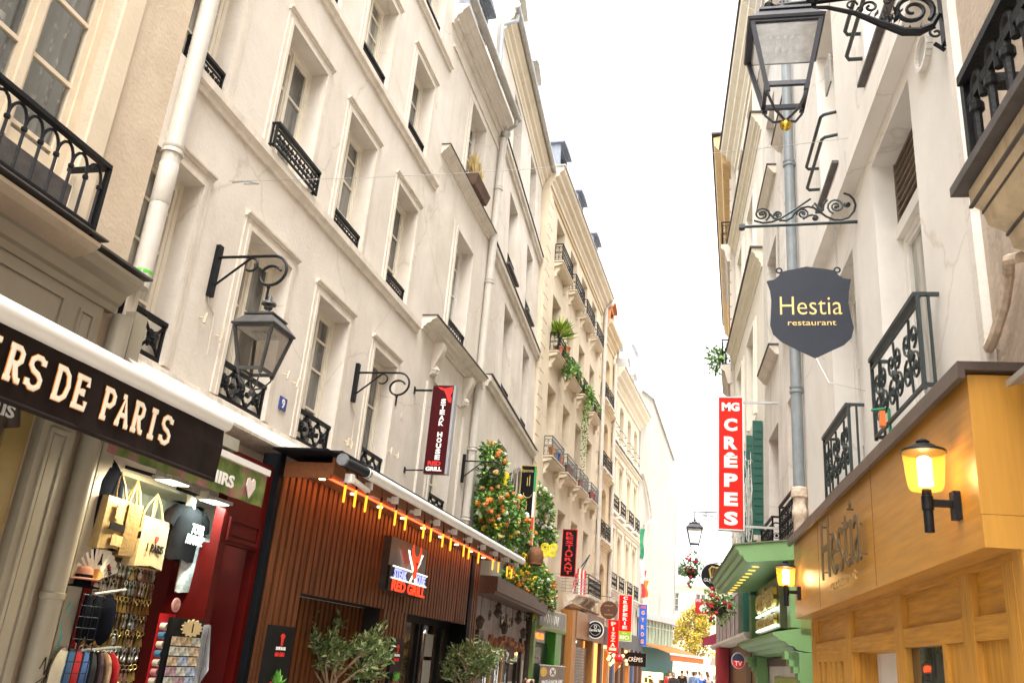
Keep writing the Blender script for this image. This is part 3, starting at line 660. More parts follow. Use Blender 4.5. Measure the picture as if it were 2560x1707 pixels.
course(b, 0, 9.1, band(11.45, 11.65, .16), STONE_CREAM); course(b, 0, 9.1, band(7.95, 8.2, .14), STONE_CREAM); course(b, 0, 9.1, cornice_pts(4.6, 4.92, .3), TRIM_DIRTY)
m = b.mb(); m.box(0, 9.1, -.2, .01, 11.672, 11.69); m.build('lead_flashing', LEAD, b.o)
course(b, 0, 9.15, cornice_pts(14.35, 15.3, .55), STONE_CREAM, 'cornice')
m = b.mb(); m.box(-.0, 9.2, -.6, 3, 15.301, 15.35); m.box(-.0, .8, -.6, -.1, 15.351, 15.75); m.build('zinc_cover', ZINC, b.o)
mansard(b, 0, 9.1, 15.34, 2.6, .15, ZINC_LIGHT)
for u in (1.2, 3.6, 6.0): dormer(b, u, 1.0, 15.5, 1.25, -.0, STONE_CREAM, ZINC_LIGHT, .25, pmat=M('dormer_brown', (.2, .1, .04), .5))
m = b.mb(); m.box(6.9, 8.9, .25, 3, 15.5, 19.0); m.box(6.8, 9.05, .1, 3.1, 19.001, 19.12); m.build('zinc_stair_tower', ZINC_LIGHT, b.o)
m = b.mb(); m.tube([(3.2, 1.2, 17.9), (3.2, 1.2, 19.2)], .1, 8); m.box(3.0, 3.4, 1.0, 1.4, 19.2, 19.26); m.build('chimney_pot', M('terracotta', (.42, .17, .08), .8, .15, 8), b.o)

# left 6: blank gable with green glazed ground floor
b = Fr('blank_gable_house', 'house with blank stained white gable wall and green glazing over an orange awning', 'building', -4.35, 48.8, 16)
B6 = b
pts = [(-.6, 4.55), (5.6, 4.55), (5.75, 12.3), (5.2, 12.5), (5.05, 13.9), (1.2, 16.75), (-.6, 16.75)]
m = b.mb(); m.prism(pts, 0, 6); m.build('wall', GABLE, b.o)
m = b.mb(); m.bar((1.15, -.05, 16.8), (5.1, -.05, 13.95), .12, .08); m.bar((-.6, -.05, 16.8), (1.3, -.05, 16.8), .12, .08); m.bar((5.8, .05, 12.4), (5.8, .05, 4.8), .12, .12); m.build('zinc_capping', ZINC, b.o)
m = b.mb(); m.tube([(-.3, -.1, 12.0), (.2, -.15, 11.4), (.9, -.2, 10.2), (1.0, -.2, 9.6), (.25, -.12, 9.2), (.2, -.12, 4.7)], .07, 8); m.build('old_pipe', TRIM_DIRTY, b.o, smooth=40)
m = b.mb(); m.box(-.6, 5.6, -.12, .3, 4.25, 4.549); m.box(-.6, 5.6, -.35, -.05, 4.2, 4.24); m.build('zinc_eave', ZINC, b.o)
GRG = pane_glass('greenish_glazing', (.30, .38, .26), .25, .2)
m = b.mb(); m.box(.0, 5.6, .02, .1, 2.85, 4.249); gz = m.build('glazing', GRG, b.o)
m = b.mb()
for k in range(11): u = .0+k*.53; m.box(u-.03, u+.03, -.03, .019, 2.85, 4.248)
m.box(-.0, 5.6, -.034, .0185, 3.85, 3.9); m.box(-.0, 5.6, -.034, .0185, 2.8, 2.86); m.build('glazing_bars', M('pale_green_paint', (.42, .5, .40), .6), gz)
TEAL = M('teal_paint', (.015, .13, .12), .5, .1, 5)
m = b.mb(); m.box(-.4, 5.6, -.02, .4, 1.55, 2.8); m.box(-.4, .0, -.06, .4, -.3, 1.549); m.box(5.2, 5.6, -.06, .4, -.3, 1.549); m.build('teal_fascia', TEAL, b.o)
m = b.mb(); m.box(.0, 5.2, .5, .6, -.3, 1.549); m.build('shop_interior', E('warm_shop_glow', (1, .62, .22), .9), b.o)
m = b.mb()
for k in range(26): u = random.uniform(.1, 5.0); z = random.uniform(.2, 1.4); m.box(u, u+random.uniform(.1, .3), .38, .48, z, z+random.uniform(.08, .3))
m.build('shop_goods', M('shop_goods_dark', (.12, .07, .04), .7, .6, 3), b.o)
f = b.at('orange_awning', 'orange folding awning with plain valance over the teal shopfront', 'awning', .3, 0, 0)
OR = M('orange_canvas', (.45, .095, .008), .8, .12, 4)
m = f.mb(); m.quad((0, -.1, 3.0), (5.6, -.1, 3.0), (6.4, -1.5, 2.55), (.6, -1.5, 2.55)); m.quad((0, -.1, 2.99), (.6, -1.5, 2.54), (6.4, -1.5, 2.54), (5.6, -.1, 2.99)); m.box(.6, 6.4, -1.52, -1.5, 2.2, 2.5); m.build('canvas', OR, f.o)
m = f.mb(); m.tube([(.55, -1.52, 2.53), (6.45, -1.52, 2.53)], .05, 8); m.build('front_bar', WFRAME_W, f.o)
# ------------------------------------------------------------------ right 0: rosy corner house with moulded balcony
b = Fr('rosy_house', 'old rosy plaster house at the right edge with a deep moulded stone balcony', 'building', 1.8, 0, -3.5, 0, True)
facade(b, -6, 5.02, -.4, 14, [(1.9, 3.4, 4.6, 7.2)], PLASTER_OLD, .25)
window(b, 1.9, 3.4, 4.6, 7.2, .25)
m = b.mb(); m.profile([(.002, 3.66), (-.12, 3.68), (-.14, 3.74), (-.2, 3.76), (-.22, 3.84), (-.3, 3.88), (-.32, 3.96), (-.37, 3.99), (-.37, 4.07), (.002, 4.08)], .5, 4.12); bl = m.build('balcony', M('ochre_stone', (.52, .41, .27), .85, .2, 5, .4, 20, streak=.6, sscale=4, streakcol=(.2, .15, .1)), b.o)
m = b.mb(); m.box(.45, 4.2, -.43, .01, 4.081, 4.13); m.build('lead_cover', LEAD, bl)
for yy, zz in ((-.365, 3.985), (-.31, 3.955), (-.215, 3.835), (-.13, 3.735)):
    q = b.mb(); q.box(.5, 4.122, yy-.012, yy+.006, zz-.012, zz); q.build('groove_shade', LEAD, bl)  # dark strips stand in for shade in the moulding grooves
m = b.mb(); y = -.37; z0, z1 = 4.17, 4.62
m.bar((.6, y, z1), (4.0, y, z1), .085, .05); m.bar((4.0, y, z1), (4.0, 0, z1), .08, .05); m.bar((.6, y, z1-.14), (4.0, y, z1-.14), .03, .05); m.bar((4.0, y, 4.13), (4.0, y, z1), .045, .045)
for k in range(16):
    u = 3.9-k*.2; m.tube([(u, y, 4.13), (u, y, 4.5)]+[(u-.05+.05*math.cos(R(t)), y, 4.5+.06*math.sin(R(t))) for t in range(30, 181, 30)]+[(u-.1, y, 4.4)], .021, 7)
    m.lathe([(.022, -.03), (.034, -.02), (.034, .02), (.022, .03)], (u, y, 4.4), 8)
m.build('railing', IRON, bl)
m = b.mb(); m.tube([(5.0, -.03, 3.62), (4.95, -.06, 3.56), (4.85, -.06, 3.6), (4.7, -.05, 3.72), (4.6, -.05, 3.85), (4.45, -.1, 3.86), (4.3, -.1, 3.8)], .03, 7); m.build('cable_pipe', RUST_PIPE, b.o, smooth=40)
m = b.mb(); m.box(5.03, 5.12, -.05, .01, 3.4, 14); m.build('corner_batten', PLASTER_GREY, b.o)
m = b.mb(); m.profile([(.002, 3.2), (-.22, 3.14), (-.22, 3.17), (.002, 3.36)], 3.0, 4.35); m.build('zinc_hood', ZINC, b.o)

# ------------------------------------------------------------------ right 1: white house over the wooden restaurant
b = Fr('white_house', 'smooth white house with a louvred window above the honey oak restaurant', 'building', 1.8, 0, -3.5, 0, True)
RB1 = b
WO = [(6.15, 7.44, 3.0, 6.26), (8.4, 9.7, 3.0, 5.9), (6.15, 7.4, 7.25, 9.3), (8.82, 9.9, 7.2, 9.42), (6.15, 7.4, 10.6, 12.6), (8.82, 9.9, 10.6, 12.6), (6.15, 7.4, 13.8, 15.6), (8.82, 9.9, 13.8, 15.6)]
facade(b, 5.12, 11.9, -.4, 17, WO, PLASTER_WHITE, .22)
for i, o_ in enumerate(WO):
    if i == 0:
        window(b, 6.15, 7.44, 3.0, 5.5, .22, bars=(.4,), fmat=WFRAME_W, pmat=PANE_C)
        q = b.mb(); q.box(6.15, 7.44, .17, .3, 5.5, 5.62); q.build('transom', WFRAME_W, b.o)
        q = b.mb(); q.box(6.18, 7.41, .3, .33, 5.62, 6.26); 
        lv = q.build('louvre_back', DARK, b.o); q = b.mb(); k = 5.66
        while k < 6.24: q.quad((6.18, .2, k), (7.41, .2, k), (7.41, .28, k+.055), (6.18, .28, k+.055)); q.box(6.18, 7.41, .19, .215, k-.008, k+.008); k += .082
        q.box(6.15, 6.18, .19, .3, 5.62, 6.26); q.box(7.41, 7.44, .19, .3, 5.62, 6.26)
        q.build('louvre', M('brown_louvre', (.17, .13, .09), .6, .25, 10), b.o)
    else: window(b, *o_, .22, bars=(.4, .7), fmat=WFRAME_W, pmat=PANE_C)
for (u0, u1, zz) in ((5.9, 7.3, 3.62), (8.3, 9.62, 3.54)):
    rail_scroll(b, u0, u1, zz, zz+.68, -.14, IRON_GREEN, 1.2, .14)
m = b.mb(); m.profile([(.002, 6.42), (-.13, 6.45), (-.13, 6.74), (.002, 6.8)], 5.12, 11.9); m.build('string_course', PLASTER_WHITE, b.o)
for (u0, u1) in ((6.15, 7.45), (8.85, 9.95)):
    q = b.mb(); q.box(u0-.03, u1+.03, -.07, .02, 7.165, 7.2); q.build('window_sill', LEAD, b.o)
    q = b.mb()
    for zz in (7.5, 7.8): q.tube([(u0-.05, 0, zz+.02), (u0-.03, -.13, zz), (u0+.02, -.16, zz), (u1-.02, -.16, zz), (u1+.03, -.13, zz), (u1+.05, 0, zz+.02)], .02, 7)
    q.build('guard_rail', IRON_GREEN, b.o, smooth=40)
# oval vent
q = b.mb(); n = 20
for rr, y0 in ((1, -.02),):
    for k in range(n):
        a0, a1 = 2*math.pi*k/n, 2*math.pi*(k+1)/n
        q.bar((5.67+.15*math.cos(a0), y0, 6.13+.12*math.sin(a0)), (5.67+.15*math.cos(a1), y0, 6.13+.12*math.sin(a1)), .03, .045, up=(0, 1, 0))
vt = q.build('oval_vent', WFRAME_W, b.o)
q = b.mb(); q.prism([(5.67+.145*math.cos(2*math.pi*k/n), 6.13+.115*math.sin(2*math.pi*k/n)) for k in range(n)], -.006, .001); q.build('vent_back', DARK, vt)
q = b.mb()
for k in range(9):
    z = 6.04+k*.0225; h = .145*math.sqrt(max(0, 1-((z-6.13)/.115)**2)); q.box(5.67-h, 5.67+h, -.018, -.008, z-.004, z+.004)
q.build('vent_slats', WFRAME_W, vt)
q = b.mb(); q.box(8.95, 9.25, -.02, .002, 8.35, 8.75); q.build('small_vent', M('vent_grille', (.3, .28, .25), .6, .5, 60), b.o)
pipe(b, [(11.78, -.1, 17), (11.78, -.1, 4.1)], .075, GREY_PIPE, [(11.78, -.1, z) for z in (14.2, 11.5, 9.0, 7.15, 5.45)])
m = b.mb(); m.lathe([(.09, -.7), (.085, -.3), (.1, -.28), (.1, -.2), (.085, -.18), (.08, -.05), (.11, -.03), (.105, .08), (.08, .1)], (11.78, -.1, 4.02), 12); m.build('pipe_foot', RUST_PIPE, b.o, smooth=40)
course(b, 5.12, 11.9, cornice_pts(16.4, 17.1, .5), PLASTER_YEL, 'cornice'); mansard(b, 5.12, 11.9, 17.05, 2, .2, SLATE)

# right 2: greige house behind the pipe
b = Fr('greige_house', 'greige plastered house with unframed deep windows just past the grey drainpipe', 'building', 1.07, 11.93, -4, .6, True)
RB2 = b
WO = [(u0, u1, z0, z1) for (u0, u1) in ((.5, 1.78), (2.9, 4.22)) for (z0, z1) in ((3.62, 5.85), (7.2, 9.42), (10.8, 12.6), (13.8, 15.4))]
facade(b, 0, 4.9, -.4, 16.6, WO, PLASTER_GREY, .3)
for i, o_ in enumerate(WO):
    window(b, *o_, .3, bars=(.4, .7), fmat=WFRAME, pmat=PANE)
    q = b.mb(); q.profile([(.002, o_[2]-.2), (-.06, o_[2]-.19), (-.16, o_[2]-.06), (-.16, o_[2]-.04), (.002, o_[2]-.03)], o_[0]-.2, o_[1]+.25); s = q.build('window_sill', TRIM, b.o)
    q = b.mb(); q.box(o_[0]-.22, o_[1]+.27, -.18, .0, o_[2]-.029, o_[2]-.005); q.build('sill_cover', LEAD, s)
    if o_[2] < 4: rail_bars(b, o_[0]-.1, o_[1]+.15, o_[2], o_[2]+.6, -.12, IRON, .12, 1)
course(b, 0, 4.9, cornice_pts(16.0, 16.7, .45), PLASTER_GREY, 'cornice')

# right 3: cream house with long dark capped cornices
b = Fr('long_cornice_house', 'bright cream house with long dark capped cornices between floors and moulded deep windows', 'building', .73, 16.77, -4.3, .6, True)
WO = [(u0, u1, z0, z1) for (u0, u1) in ((1.35, 2.66), (3.95, 5.15)) for (z0, z1) in ((4.3, 6.2), (6.9, 8.92), (10.5, 12.2), (13.75, 15.15))]
facade(b, 0, 6.5, -.4, 16.6, WO, PLASTER_BRIGHT, .3)
for o_ in WO:
    window(b, *o_, .3, bars=(.4, .7), fmat=WFRAME, pmat=PANE_C); surround(b, *o_, .16, .04, cap=False, mat=PLASTER_BRIGHT)
CRM = M('cornice_cream', (.74, .68, .55), .85, .08, 4, .1, 30)
for z in (9.75, 13.1):
    course(b, .12, 6.45, cornice_pts(z, z+.42, .22), CRM, 'cornice'); m = b.mb(); m.box(.08, 6.5, -.26, .01, z+.421, z+.455); m.build('lead_flashing', LEAD, b.o)
course(b, .0, 6.5, cornice_pts(15.9, 16.7, .45), CRM, 'cornice'); m = b.mb(); m.box(0, 6.55, -.5, .3, 16.701, 16.76); m.build('lead_flashing', LEAD, b.o)
mansard(b, 0, 6.5, 16.76, 2.6, .2, ZINC_LIGHT)
GREEN_D = M('bottle_green_paint', (.008, .085, .06), .45, .12, 5)
for (u, w_) in ((.18, .12), (1.35, .1), (2.7, .1)):
    q = b.mb(); q.box(u, u+.06, -.2, -.01, 4.25, 6.45)
    for k in range(14): q.box(u-.012, u-.001, -.18, -.03, 4.35+k*.145, 4.42+k*.145)
    q.build('shutter', GREEN_D, b.o)

# right 4: rusticated grey stone house
b = Fr('rusticated_house', 'rusticated grey stone house in the distance with jutting wooden eaves and plant hung balconies', 'building', .27, 23.35, 1.2, 0, True)
facade(b, 0, 16, -.4, 16.8, [], M('grey_ashlar', (.62, .56, .49), .9, .12, 2, .2, 20, streak=.5), .2, 6)
m = b.mb(); z = 3.2; k = 0
while z < 15.6: m.box(0, .7, -.04, .002, z+.02, z+.36); z += .38
m.build('quoins', M('grey_ashlar', (0, 0, 0)), b.o)
WOODY = M('ochre_eaves', (.55, .38, .18), .8, .15, 5)
m = b.mb(); m.profile([(.002, 16.2), (-.25, 16.3), (-.3, 16.7), (-.48, 16.9), (-.52, 17.2), (.002, 17.3)], -.02, 16); m.build('eaves', WOODY, b.o)
m = b.mb(); m.box(-.1, 16, -.58, .3, 17.301, 17.36); m.build('lead_flashing', LEAD, b.o)
mansard(b, 0, 16, 17.36, 2.2, .25, ZINC_LIGHT)
for (u0, u1, z) in ((.1, 2.4, 8.0), (.2, 2.6, 9.9), (5, 7.5, 11.4), (5, 8, 8.0), (.1, 4, 13.6)):
    q = b.mb(); q.profile([(.002, z-.6), (-.12, z-.55), (-.2, z-.2), (-.3, z-.12), (-.3, z), (.002, z)], u0, u1); s = q.build('balcony', TRIM, b.o); rail_bars(b, u0+.05, u1-.05, z, z+.75, -.27, IRON, .25, 1, s)

# ------------------------------------------------------------------ wooden restaurant front
OAK = M('oak_board', (.48, .225, .032), .48, .3, 2.4, .14, 16, wood=1, spec=.25)
OAK_V = M('oak_post', (.48, .23, .034), .48, .3, 2.4, .14, 16, wood=3, spec=.25)
f = Fr('oak_shopfront', 'honey coloured oak restaurant front with wide fascia, recessed panels and dark door', 'shopfront', 1.45, 0, -3.5, 0, True)
HF = f
m = f.mb(); m.box(4.45, 10.6, 0, .345, 2.4, 3.24); m.build('fascia', M('oak_fascia', (.47, .22, .034), .32, .22, 1.5, .05, 10, wood=1, spec=.5), f.o)
m = f.mb(); m.box(4.452, 4.447-.018, -.004, .345, 2.405, 3.235) if False else m.box(4.428, 4.449, -.006, .345, 2.55, 3.232); m.box(4.42, 4.449, -.006, .345, 2.396, 2.546); m.build('fascia_end', M('oak_end', (.50, .24, .035), .4, .10, 2, .05, 10, wood=3), f.o)
for u_ in (6.62, 8.95):
    q = f.mb(); q.box(u_, u_+.006, -.002, .002, 2.41, 3.235); q.build('board_joint', M('dark_oak', (.13, .055, .018), .5, .25, 2, wood=3), f.o)
m = f.mb(); m.box(4.38, 10.66, -.06, .345, 3.242, 3.285); m.box(4.38, 10.66, -.062, -.03, 3.2, 3.241); m.build('roof_capping', M('brown_metal', (.10, .075, .065), .35, .2, 6, metal=.4), f.o)
m = f.mb(); Y = .15
def pr(u0, u1, z0, z1, y0=Y, y1=Y+.06): m.box(u0, u1, y0, y1, z0, z1)
pr(4.55, 10.5, 2.362, 2.399); m.build('top_rail', OAK, f.o)
m = f.mb()
for (a_, c_) in ((4.6, 5.171), (5.36, 6.61), (6.84, 8.37), (8.63, 10.25)): pr(a_, c_, 2.02, 2.139)
m.build('middle_rail', OAK, f.o)
for (a_, c_) in ((4.55, 4.69), (5.172, 5.358), (6.612, 6.838), (8.372, 8.628), (10.252, 10.33), (10.42, 10.5)):
    q = f.mb(); q.box(a_, c_, Y-.004, Y+.07, -.3, 2.361); q.build('post', OAK_V, f.o)
for (a_, c_) in ((4.691, 5.171), (5.359, 6.611), (6.839, 8.371), (8.629, 10.251), (10.331, 10.419)):
    q = f.mb(); q.box(a_, c_, Y+.035, Y+.06, 2.14, 2.361); q.build('panel', OAK, f.o)
q = f.mb(); q.box(4.691, 5.171, Y+.035, Y+.06, -.3, 2.019); q.build('panel', OAK_V, f.o)
q = f.mb(); q.box(5.359, 5.69, Y+.02, Y+.06, -.3, 2.019); q.build('panel', OAK_V, f.o)
q = f.mb(); q.box(10.331, 10.419, Y+.035, Y+.06, -.3, 2.139); q.build('panel', OAK_V, f.o)
q = f.mb(); q.box(4.43, 4.549, Y, .7, -.3, 2.4); q.build('side_return', M('oak_end', (0, 0, 0)), f.o)
q = f.mb(); q.box(5.691, 6.611, Y+.045, Y+.055, -.3, 2.019); gl = q.build('shop_window', PANE_D, f.o)
q = f.mb(); q.box(5.691, 5.76, Y+.0, Y+.044, -.3, 2.019); q.build('window_post', OAK_V, f.o)
# pair of glazed casements far left
q = f.mb(); q.box(8.63, 10.25, Y+.045, Y+.055, -.3, 1.95); q.build('shop_window', PANE_D, f.o)
q = f.mb()
for u in (8.629, 8.95, 9.22, 9.5, 9.8, 10.1): q.box(u, u+.15, Y+.0, Y+.044, -.3, 1.951)
q.box(8.629, 10.251, Y-.002, Y+.0435, 1.9515, 2.0195); q.build('casements', OAK_V, f.o)
# recessed door
q = f.mb(); q.box(6.838, 6.87, Y+.07, .9, -.3, 2.02); q.box(8.34, 8.372, Y+.07, .9, -.3, 2.02); q.box(6.87, 8.34, Y+.07, .9, 2.02, 2.06); q.build('door_reveal', OAK_V, f.o)
q = f.mb(); q.box(6.87, 8.34, .7, .75, -.3, 2.019); q.build('door', M('dark_oak', (.13, .055, .018), .5, .25, 2, wood=3), f.o)
q = f.mb(); q.box(8.1, 8.28, .4, .69, -.3, 2.0); q.build('door_frame', IRON, f.o)
BRASS = M('brass', (.55, .36, .13), .38, .1, 5, metal=.85)
BRASS_D = M('bronze_letters', (.13, .085, .035), .4, .1, 5, metal=.5)
t_ = Fr('restaurant_lettering', 'thin bronze letters standing off the oak fascia on pins', 'sign', f.x+f.t.x*7.62, f.y+f.t.y*7.62, -3.5, 0, True)
text(t_.o, 'Hestia', BRASS_D, .53, (0, -.06, 2.87), width=1.66, bold=-.012, extrude=.015)
text(t_.o, 'restaurant', BRASS, .075, (0, -.045, 2.535), width=1.08, bold=0, extrude=.012)
m = MB()
for (x, z) in ((-.78, 3.08), (-.78, 2.68), (-.5, 2.98), (-.2, 2.8), (.05, 2.75), (.12, 2.98), (.36, 3.05), (.36, 2.7), (.62, 2.9), (.78, 2.66), (-.3, 2.68), (.2, 2.68)): m.tube([(x, -.05, z), (x, .0, z)], .007, 5)
m.build('pins', BRASS_D, t_.o)

# wall lanterns on the oak front
AMBER = clear_glass('amber_glass', (1, .62, .16), .10, .2)
AMBER_E, tt, pp = newmat('amber_lit_glass'); pp.inputs['Base Color'].default_value = (.8, .42, .06, 1); pp.inputs['Emission Color'].default_value = (1, .42, .03, 1); pp.inputs['Emission Strength'].default_value = .16; pp.inputs['Roughness'].default_value = .2
pp.inputs['Alpha'].default_value = .34
BULB_W = E('lit_bulb', (1, .80, .42), 6)
def sconce(u, label):
    s = f.at('wall_lantern', label, 'wall lamp', u, 0, 0, 'amber wall lanterns on the oak front')
    q = s.mb(); q.box(-.035, .035, -.035, 0, 2.57, 2.71); q.box(-.014, .014, -.15, -.036, 2.63, 2.665); q.build('bracket', IRON, s.o)
    q = s.mb(); q.lathe([(.024, 2.5), (.024, 2.61), (.029, 2.612), (.029, 2.68), (.024, 2.682), (.024, 2.715)], (0, -.15, 0), 14); q.build('stem', IRON, s.o, smooth=40)
    q = s.mb(); pr_ = [(.03, 2.708), (.075, 2.712), (.085, 2.73)]
    for k in range(9): pr_ += [(.086+.002*k, 2.735+k*.02), (.089+.002*k, 2.745+k*.02)]
    q.lathe(pr_, (0, -.15, 0), 20, caps=False); q.build('glass_shade', AMBER_E, s.o, smooth=60)
    q = s.mb(); q.lathe([(.112, 2.905), (.108, 2.918), (.07, 2.935), (.05, 2.948), (.03, 2.952), (.034, 2.965), (.02, 2.975)], (0, -.15, 0), 18); q.build('cap', IRON, s.o, smooth=40)
    q = s.mb(); q.lathe([(.012, 2.73), (.034, 2.735), (.036, 2.87), (.02, 2.885)], (0, -.15, 0), 10); q.build('bulb', BULB_W, s.o, smooth=60)
    ld = bpy.data.lights.new('lantern_light', 'POINT'); ld.energy = 2.6; ld.color = (1, .55, .10); ld.shadow_soft_size = .05
    lo = bpy.data.objects.new('lantern_light', ld); col.objects.link(lo); lo.parent = s.o; lo.location = (0, -.15, 2.80)
sconce(4.74, 'amber lit wall lantern on the near end of the oak fascia'); sconce(10.18, 'smaller looking amber lit wall lantern at the far end of the oak fascia')

# ------------------------------------------------------------------ shield sign on scroll bracket
def P8(x, y): return (.16+(x-20)*8.81e-4, 0, 6.04+(530-y)*9.9e-4)
t = thing('sign_bracket', 'dark green wrought iron scroll bracket fixed to the white wall, carrying the shield sign', 'bracket', (0, 8.1, 0))
m = MB(); m.tube([P8(60, 535), P8(1335, 520)], .018, 8); a = P8(65, 540); m.lathe([(.0, -.045), (.042, -.02), (.042, .02), (.0, .045)], a, 4, caps=False); m.build('bar', IRON_GREEN, t)
m = MB(); c8 = 8.81e-4
def sp8(x, y, r0, r1, a0, a1, n=22): p = P8(x, y); m.tube(spiral(p[0], p[2], r0*c8, r1*c8, a0, a1, n), .0105, 5)
sp8(290, 400, 92, 20, -60, -60+640); sp8(468, 412, 46, 10, 200, 200-520); sp8(740, 410, 68, 16, 190, 190-620); sp8(868, 465, 36, 8, 120, 120-500); sp8(1105, 335, 100, 18, 250, 250-650); sp8(1225, 320, 38, 8, 150, 150+420)
for pl in ([(200, 470), (300, 500), (400, 490), (500, 455), (620, 380), (830, 240)], [(380, 400), (420, 450), (470, 460)], [(480, 478), (560, 480), (620, 450), (650, 400), (720, 345), (800, 330), (860, 345), (930, 400), (990, 450), (1070, 490), (1150, 495), (1230, 470), (1290, 400), (1310, 330), (1290, 260), (1250, 215), (1190, 190)], [(740, 470), (800, 435), (850, 425)], [(850, 330), (870, 290), (950, 390)], [(960, 380), (970, 310), (1010, 260)]):
    m.tube([P8(*q) for q in pl], .0115, 5)
for q in ((300, 395), (468, 410), (742, 405), (868, 465), (1100, 345), (1222, 320)): m.blob(P8(*q), .018, 6, 4)
m.build('scrolls', IRON_GREEN, t)
t = thing('shield_sign', 'charcoal shield shaped sign with cut brass letters hanging on chains under the scroll bracket', 'sign', (0, 8.1, 0))
SLATEP = M('charcoal_metal', (.030, .034, .047), .45, .1, 5, spec=.2)
sh = [(.43, 5.42), (.50, 5.435), (.545, 5.475), (.57, 5.52), (.81, 5.57), (1.07, 5.525), (1.10, 5.475), (1.15, 5.435), (1.215, 5.425), (1.19, 5.30), (1.18, 5.18), (1.195, 5.05), (1.215, 4.92), (1.19, 4.82), (1.12, 4.75), (1.0, 4.69), (.86, 4.615), (.70, 4.70), (.56, 4.78), (.48, 4.86), (.455, 4.95), (.465, 5.1), (.47, 5.22), (.46, 5.32)]
m = MB(); m.prism(sh[::-1], -.006, .006); m.build('board', SLATEP, t)
for x, z in ((.55, 5.535), (1.093, 5.53)):
    m = MB(); m.tube([(x+.026*math.cos(k*math.pi/6), 0, z+.026*math.sin(k*math.pi/6)) for k in range(13)], .009, 6); m.build('ring', SLATEP, t)
    m = MB(); z1 = 6.03; k = 0; zz = z+.03
    while zz < z1-.01:
        if k % 2: m.tube([(x+.009*math.cos(j*math.pi/3), 0, zz+.012+.017*math.sin(j*math.pi/3)) for j in range(7)], .003, 4)
        else: m.tube([(x, .009*math.cos(j*math.pi/3), zz+.012+.017*math.sin(j*math.pi/3)) for j in range(7)], .003, 4)
        zz += .026; k += 1
    m.build('chain', M('steel_chain', (.5, .5, .5), .35, .1, 5, metal=.8), t)
YL = M('pale_brass', (.78, .55, .20), .4, .12, 6)  # plain yellow brass colour of the sign letters
text(t, 'Hestia', YL, .19, (.835, -.0085, 5.155), width=.57, bold=-.008, extrude=.003); text(t, 'restaurant', YL, .045, (.84, -.0085, 4.972), width=.44, bold=0, extrude=.003)
m = MB(); m.tube([(.86, 8.1, 4.63), (.96, 7.99, 4.34), (1.27, 8.0, 4.27)], .003, 4); tag(m.build('stay_wire', ZINC), 'thin steel stay wire from the shield sign to the white wall', 'wire')

# ------------------------------------------------------------------ street lanterns
COP = M('lantern_metal', (.04, .04, .05), .42, .2, 6, .05, 30, metal=.3)
COP_OLD = M('old_lantern_metal', (.045, .043, .042), .5, .4, 8, .1, 30)
def lantern(name, label, x, y, zt, mat, glass, s=1., rz=0, group='four sided street lanterns', gold=True):
    """zt = level of the eave; body hangs below"""
    t = thing(name, label, 'street lamp', (x, y, zt), rz, group)
    m = MB(); m.lathe([(.26*s, -.02*s), (.268*s, 0), (.25*s, .02*s), (.165*s, .125*s), (.18*s, .13*s), (.18*s, .15*s), (.1*s, .165*s)], n=4, sq=True); m.lathe([(.12*s, .15*s), (.09*s, .2*s), (.03*s, .215*s), (.03*s, .25*s), (.05*s, .255*s), (.05*s, .275*s), (.02*s, .28*s), (.02*s, .34*s)], n=12); m.build('roof', mat, t, smooth=30)
    m = MB(); w0, w1, z0, z1 = .235*s, .14*s, -.02*s, -.5*s
    for sx in (-1, 1):
        for sy in (-1, 1): m.bar((sx*w0, sy*w0, z0), (sx*w1, sy*w1, z1), .03*s, .03*s); m.bar((sx*w1, sy*w1, z1), (sx*w1*.92, sy*w1*.92, z1-.22*s if False else z1-.05*s), .034*s, .034*s)
    for w_, zz in ((w0, z0), (w1, z1)):
        for k in (-1, 1): m.bar((-w_, k*w_, zz), (w_, k*w_, zz), .028*s, .034*s); m.bar((k*w_, -w_, zz), (k*w_, w_, zz), .028*s, .034*s)
    m.build('frame', mat, t)
    m = MB(); q0, q1 = w0-.006*s, w1-.006*s
    cs = [(-1, -1), (1, -1), (1, 1), (-1, 1)]
    for i in range(4):
        a, c = cs[i], cs[(i+1) % 4]; m.quad((a[0]*q1, a[1]*q1, z1), (c[0]*q1, c[1]*q1, z1), (c[0]*q0, c[1]*q0, z0), (a[0]*q0, a[1]*q0, z0))
    m.build('glass', glass, t)
    m = MB(); m.box(-.215*s, .215*s, -.215*s, .215*s, -.05*s, -.03*s)
    for k in range(5): m.box(-.11*s+k*.05*s, -.085*s+k*.05*s, -.1*s, .1*s, -.075*s, -.051*s)
    m.build('light_plate', M('lamp_plate', (.8, .8, .8), .4, .2, 10), t)
    for sx in (-1, 1):
        for sy in (-1, 1):
            m = MB(); m.tube([(sx*w1, sy*w1, z1), (sx*w1*.9, sy*w1*.9, z1-.08*s), (sx*w1*.55, sy*w1*.55, z1-.17*s), (0, 0, z1-.215*s)], .010*s, 6); m.build('cradle_arm', mat, t)
    m = MB(); m.blob((0, 0, z1-.25*s), .042*s, 10, 8); m.build('ball', M('gilded_ball', (.62, .42, .06), .22, .1, 5, metal=.9) if gold else mat, t, smooth=60)
    return t
lantern('street_lantern', 'large dark grey street lantern with gold ball, hung before the white wall', .42, 5.18, 5.96, COP, GLASS, .95, R(2))
t = thing('lantern_bracket', 'ornate black cast iron bracket with big spiral holding the right hand lantern', 'bracket', (0, 5.17, 0))
m = MB(); m.tube([(.34, 0, 6.235), (1.5, 0, 6.29)], .020, 8); m.blob((.33, 0, 6.23), .045, 8, 6, .15); m.lathe([(.03, -.03), (.045, 0), (.03, .03)], (.62, 0, 6.25), 8); m.build('arm', IRON, t, smooth=40)
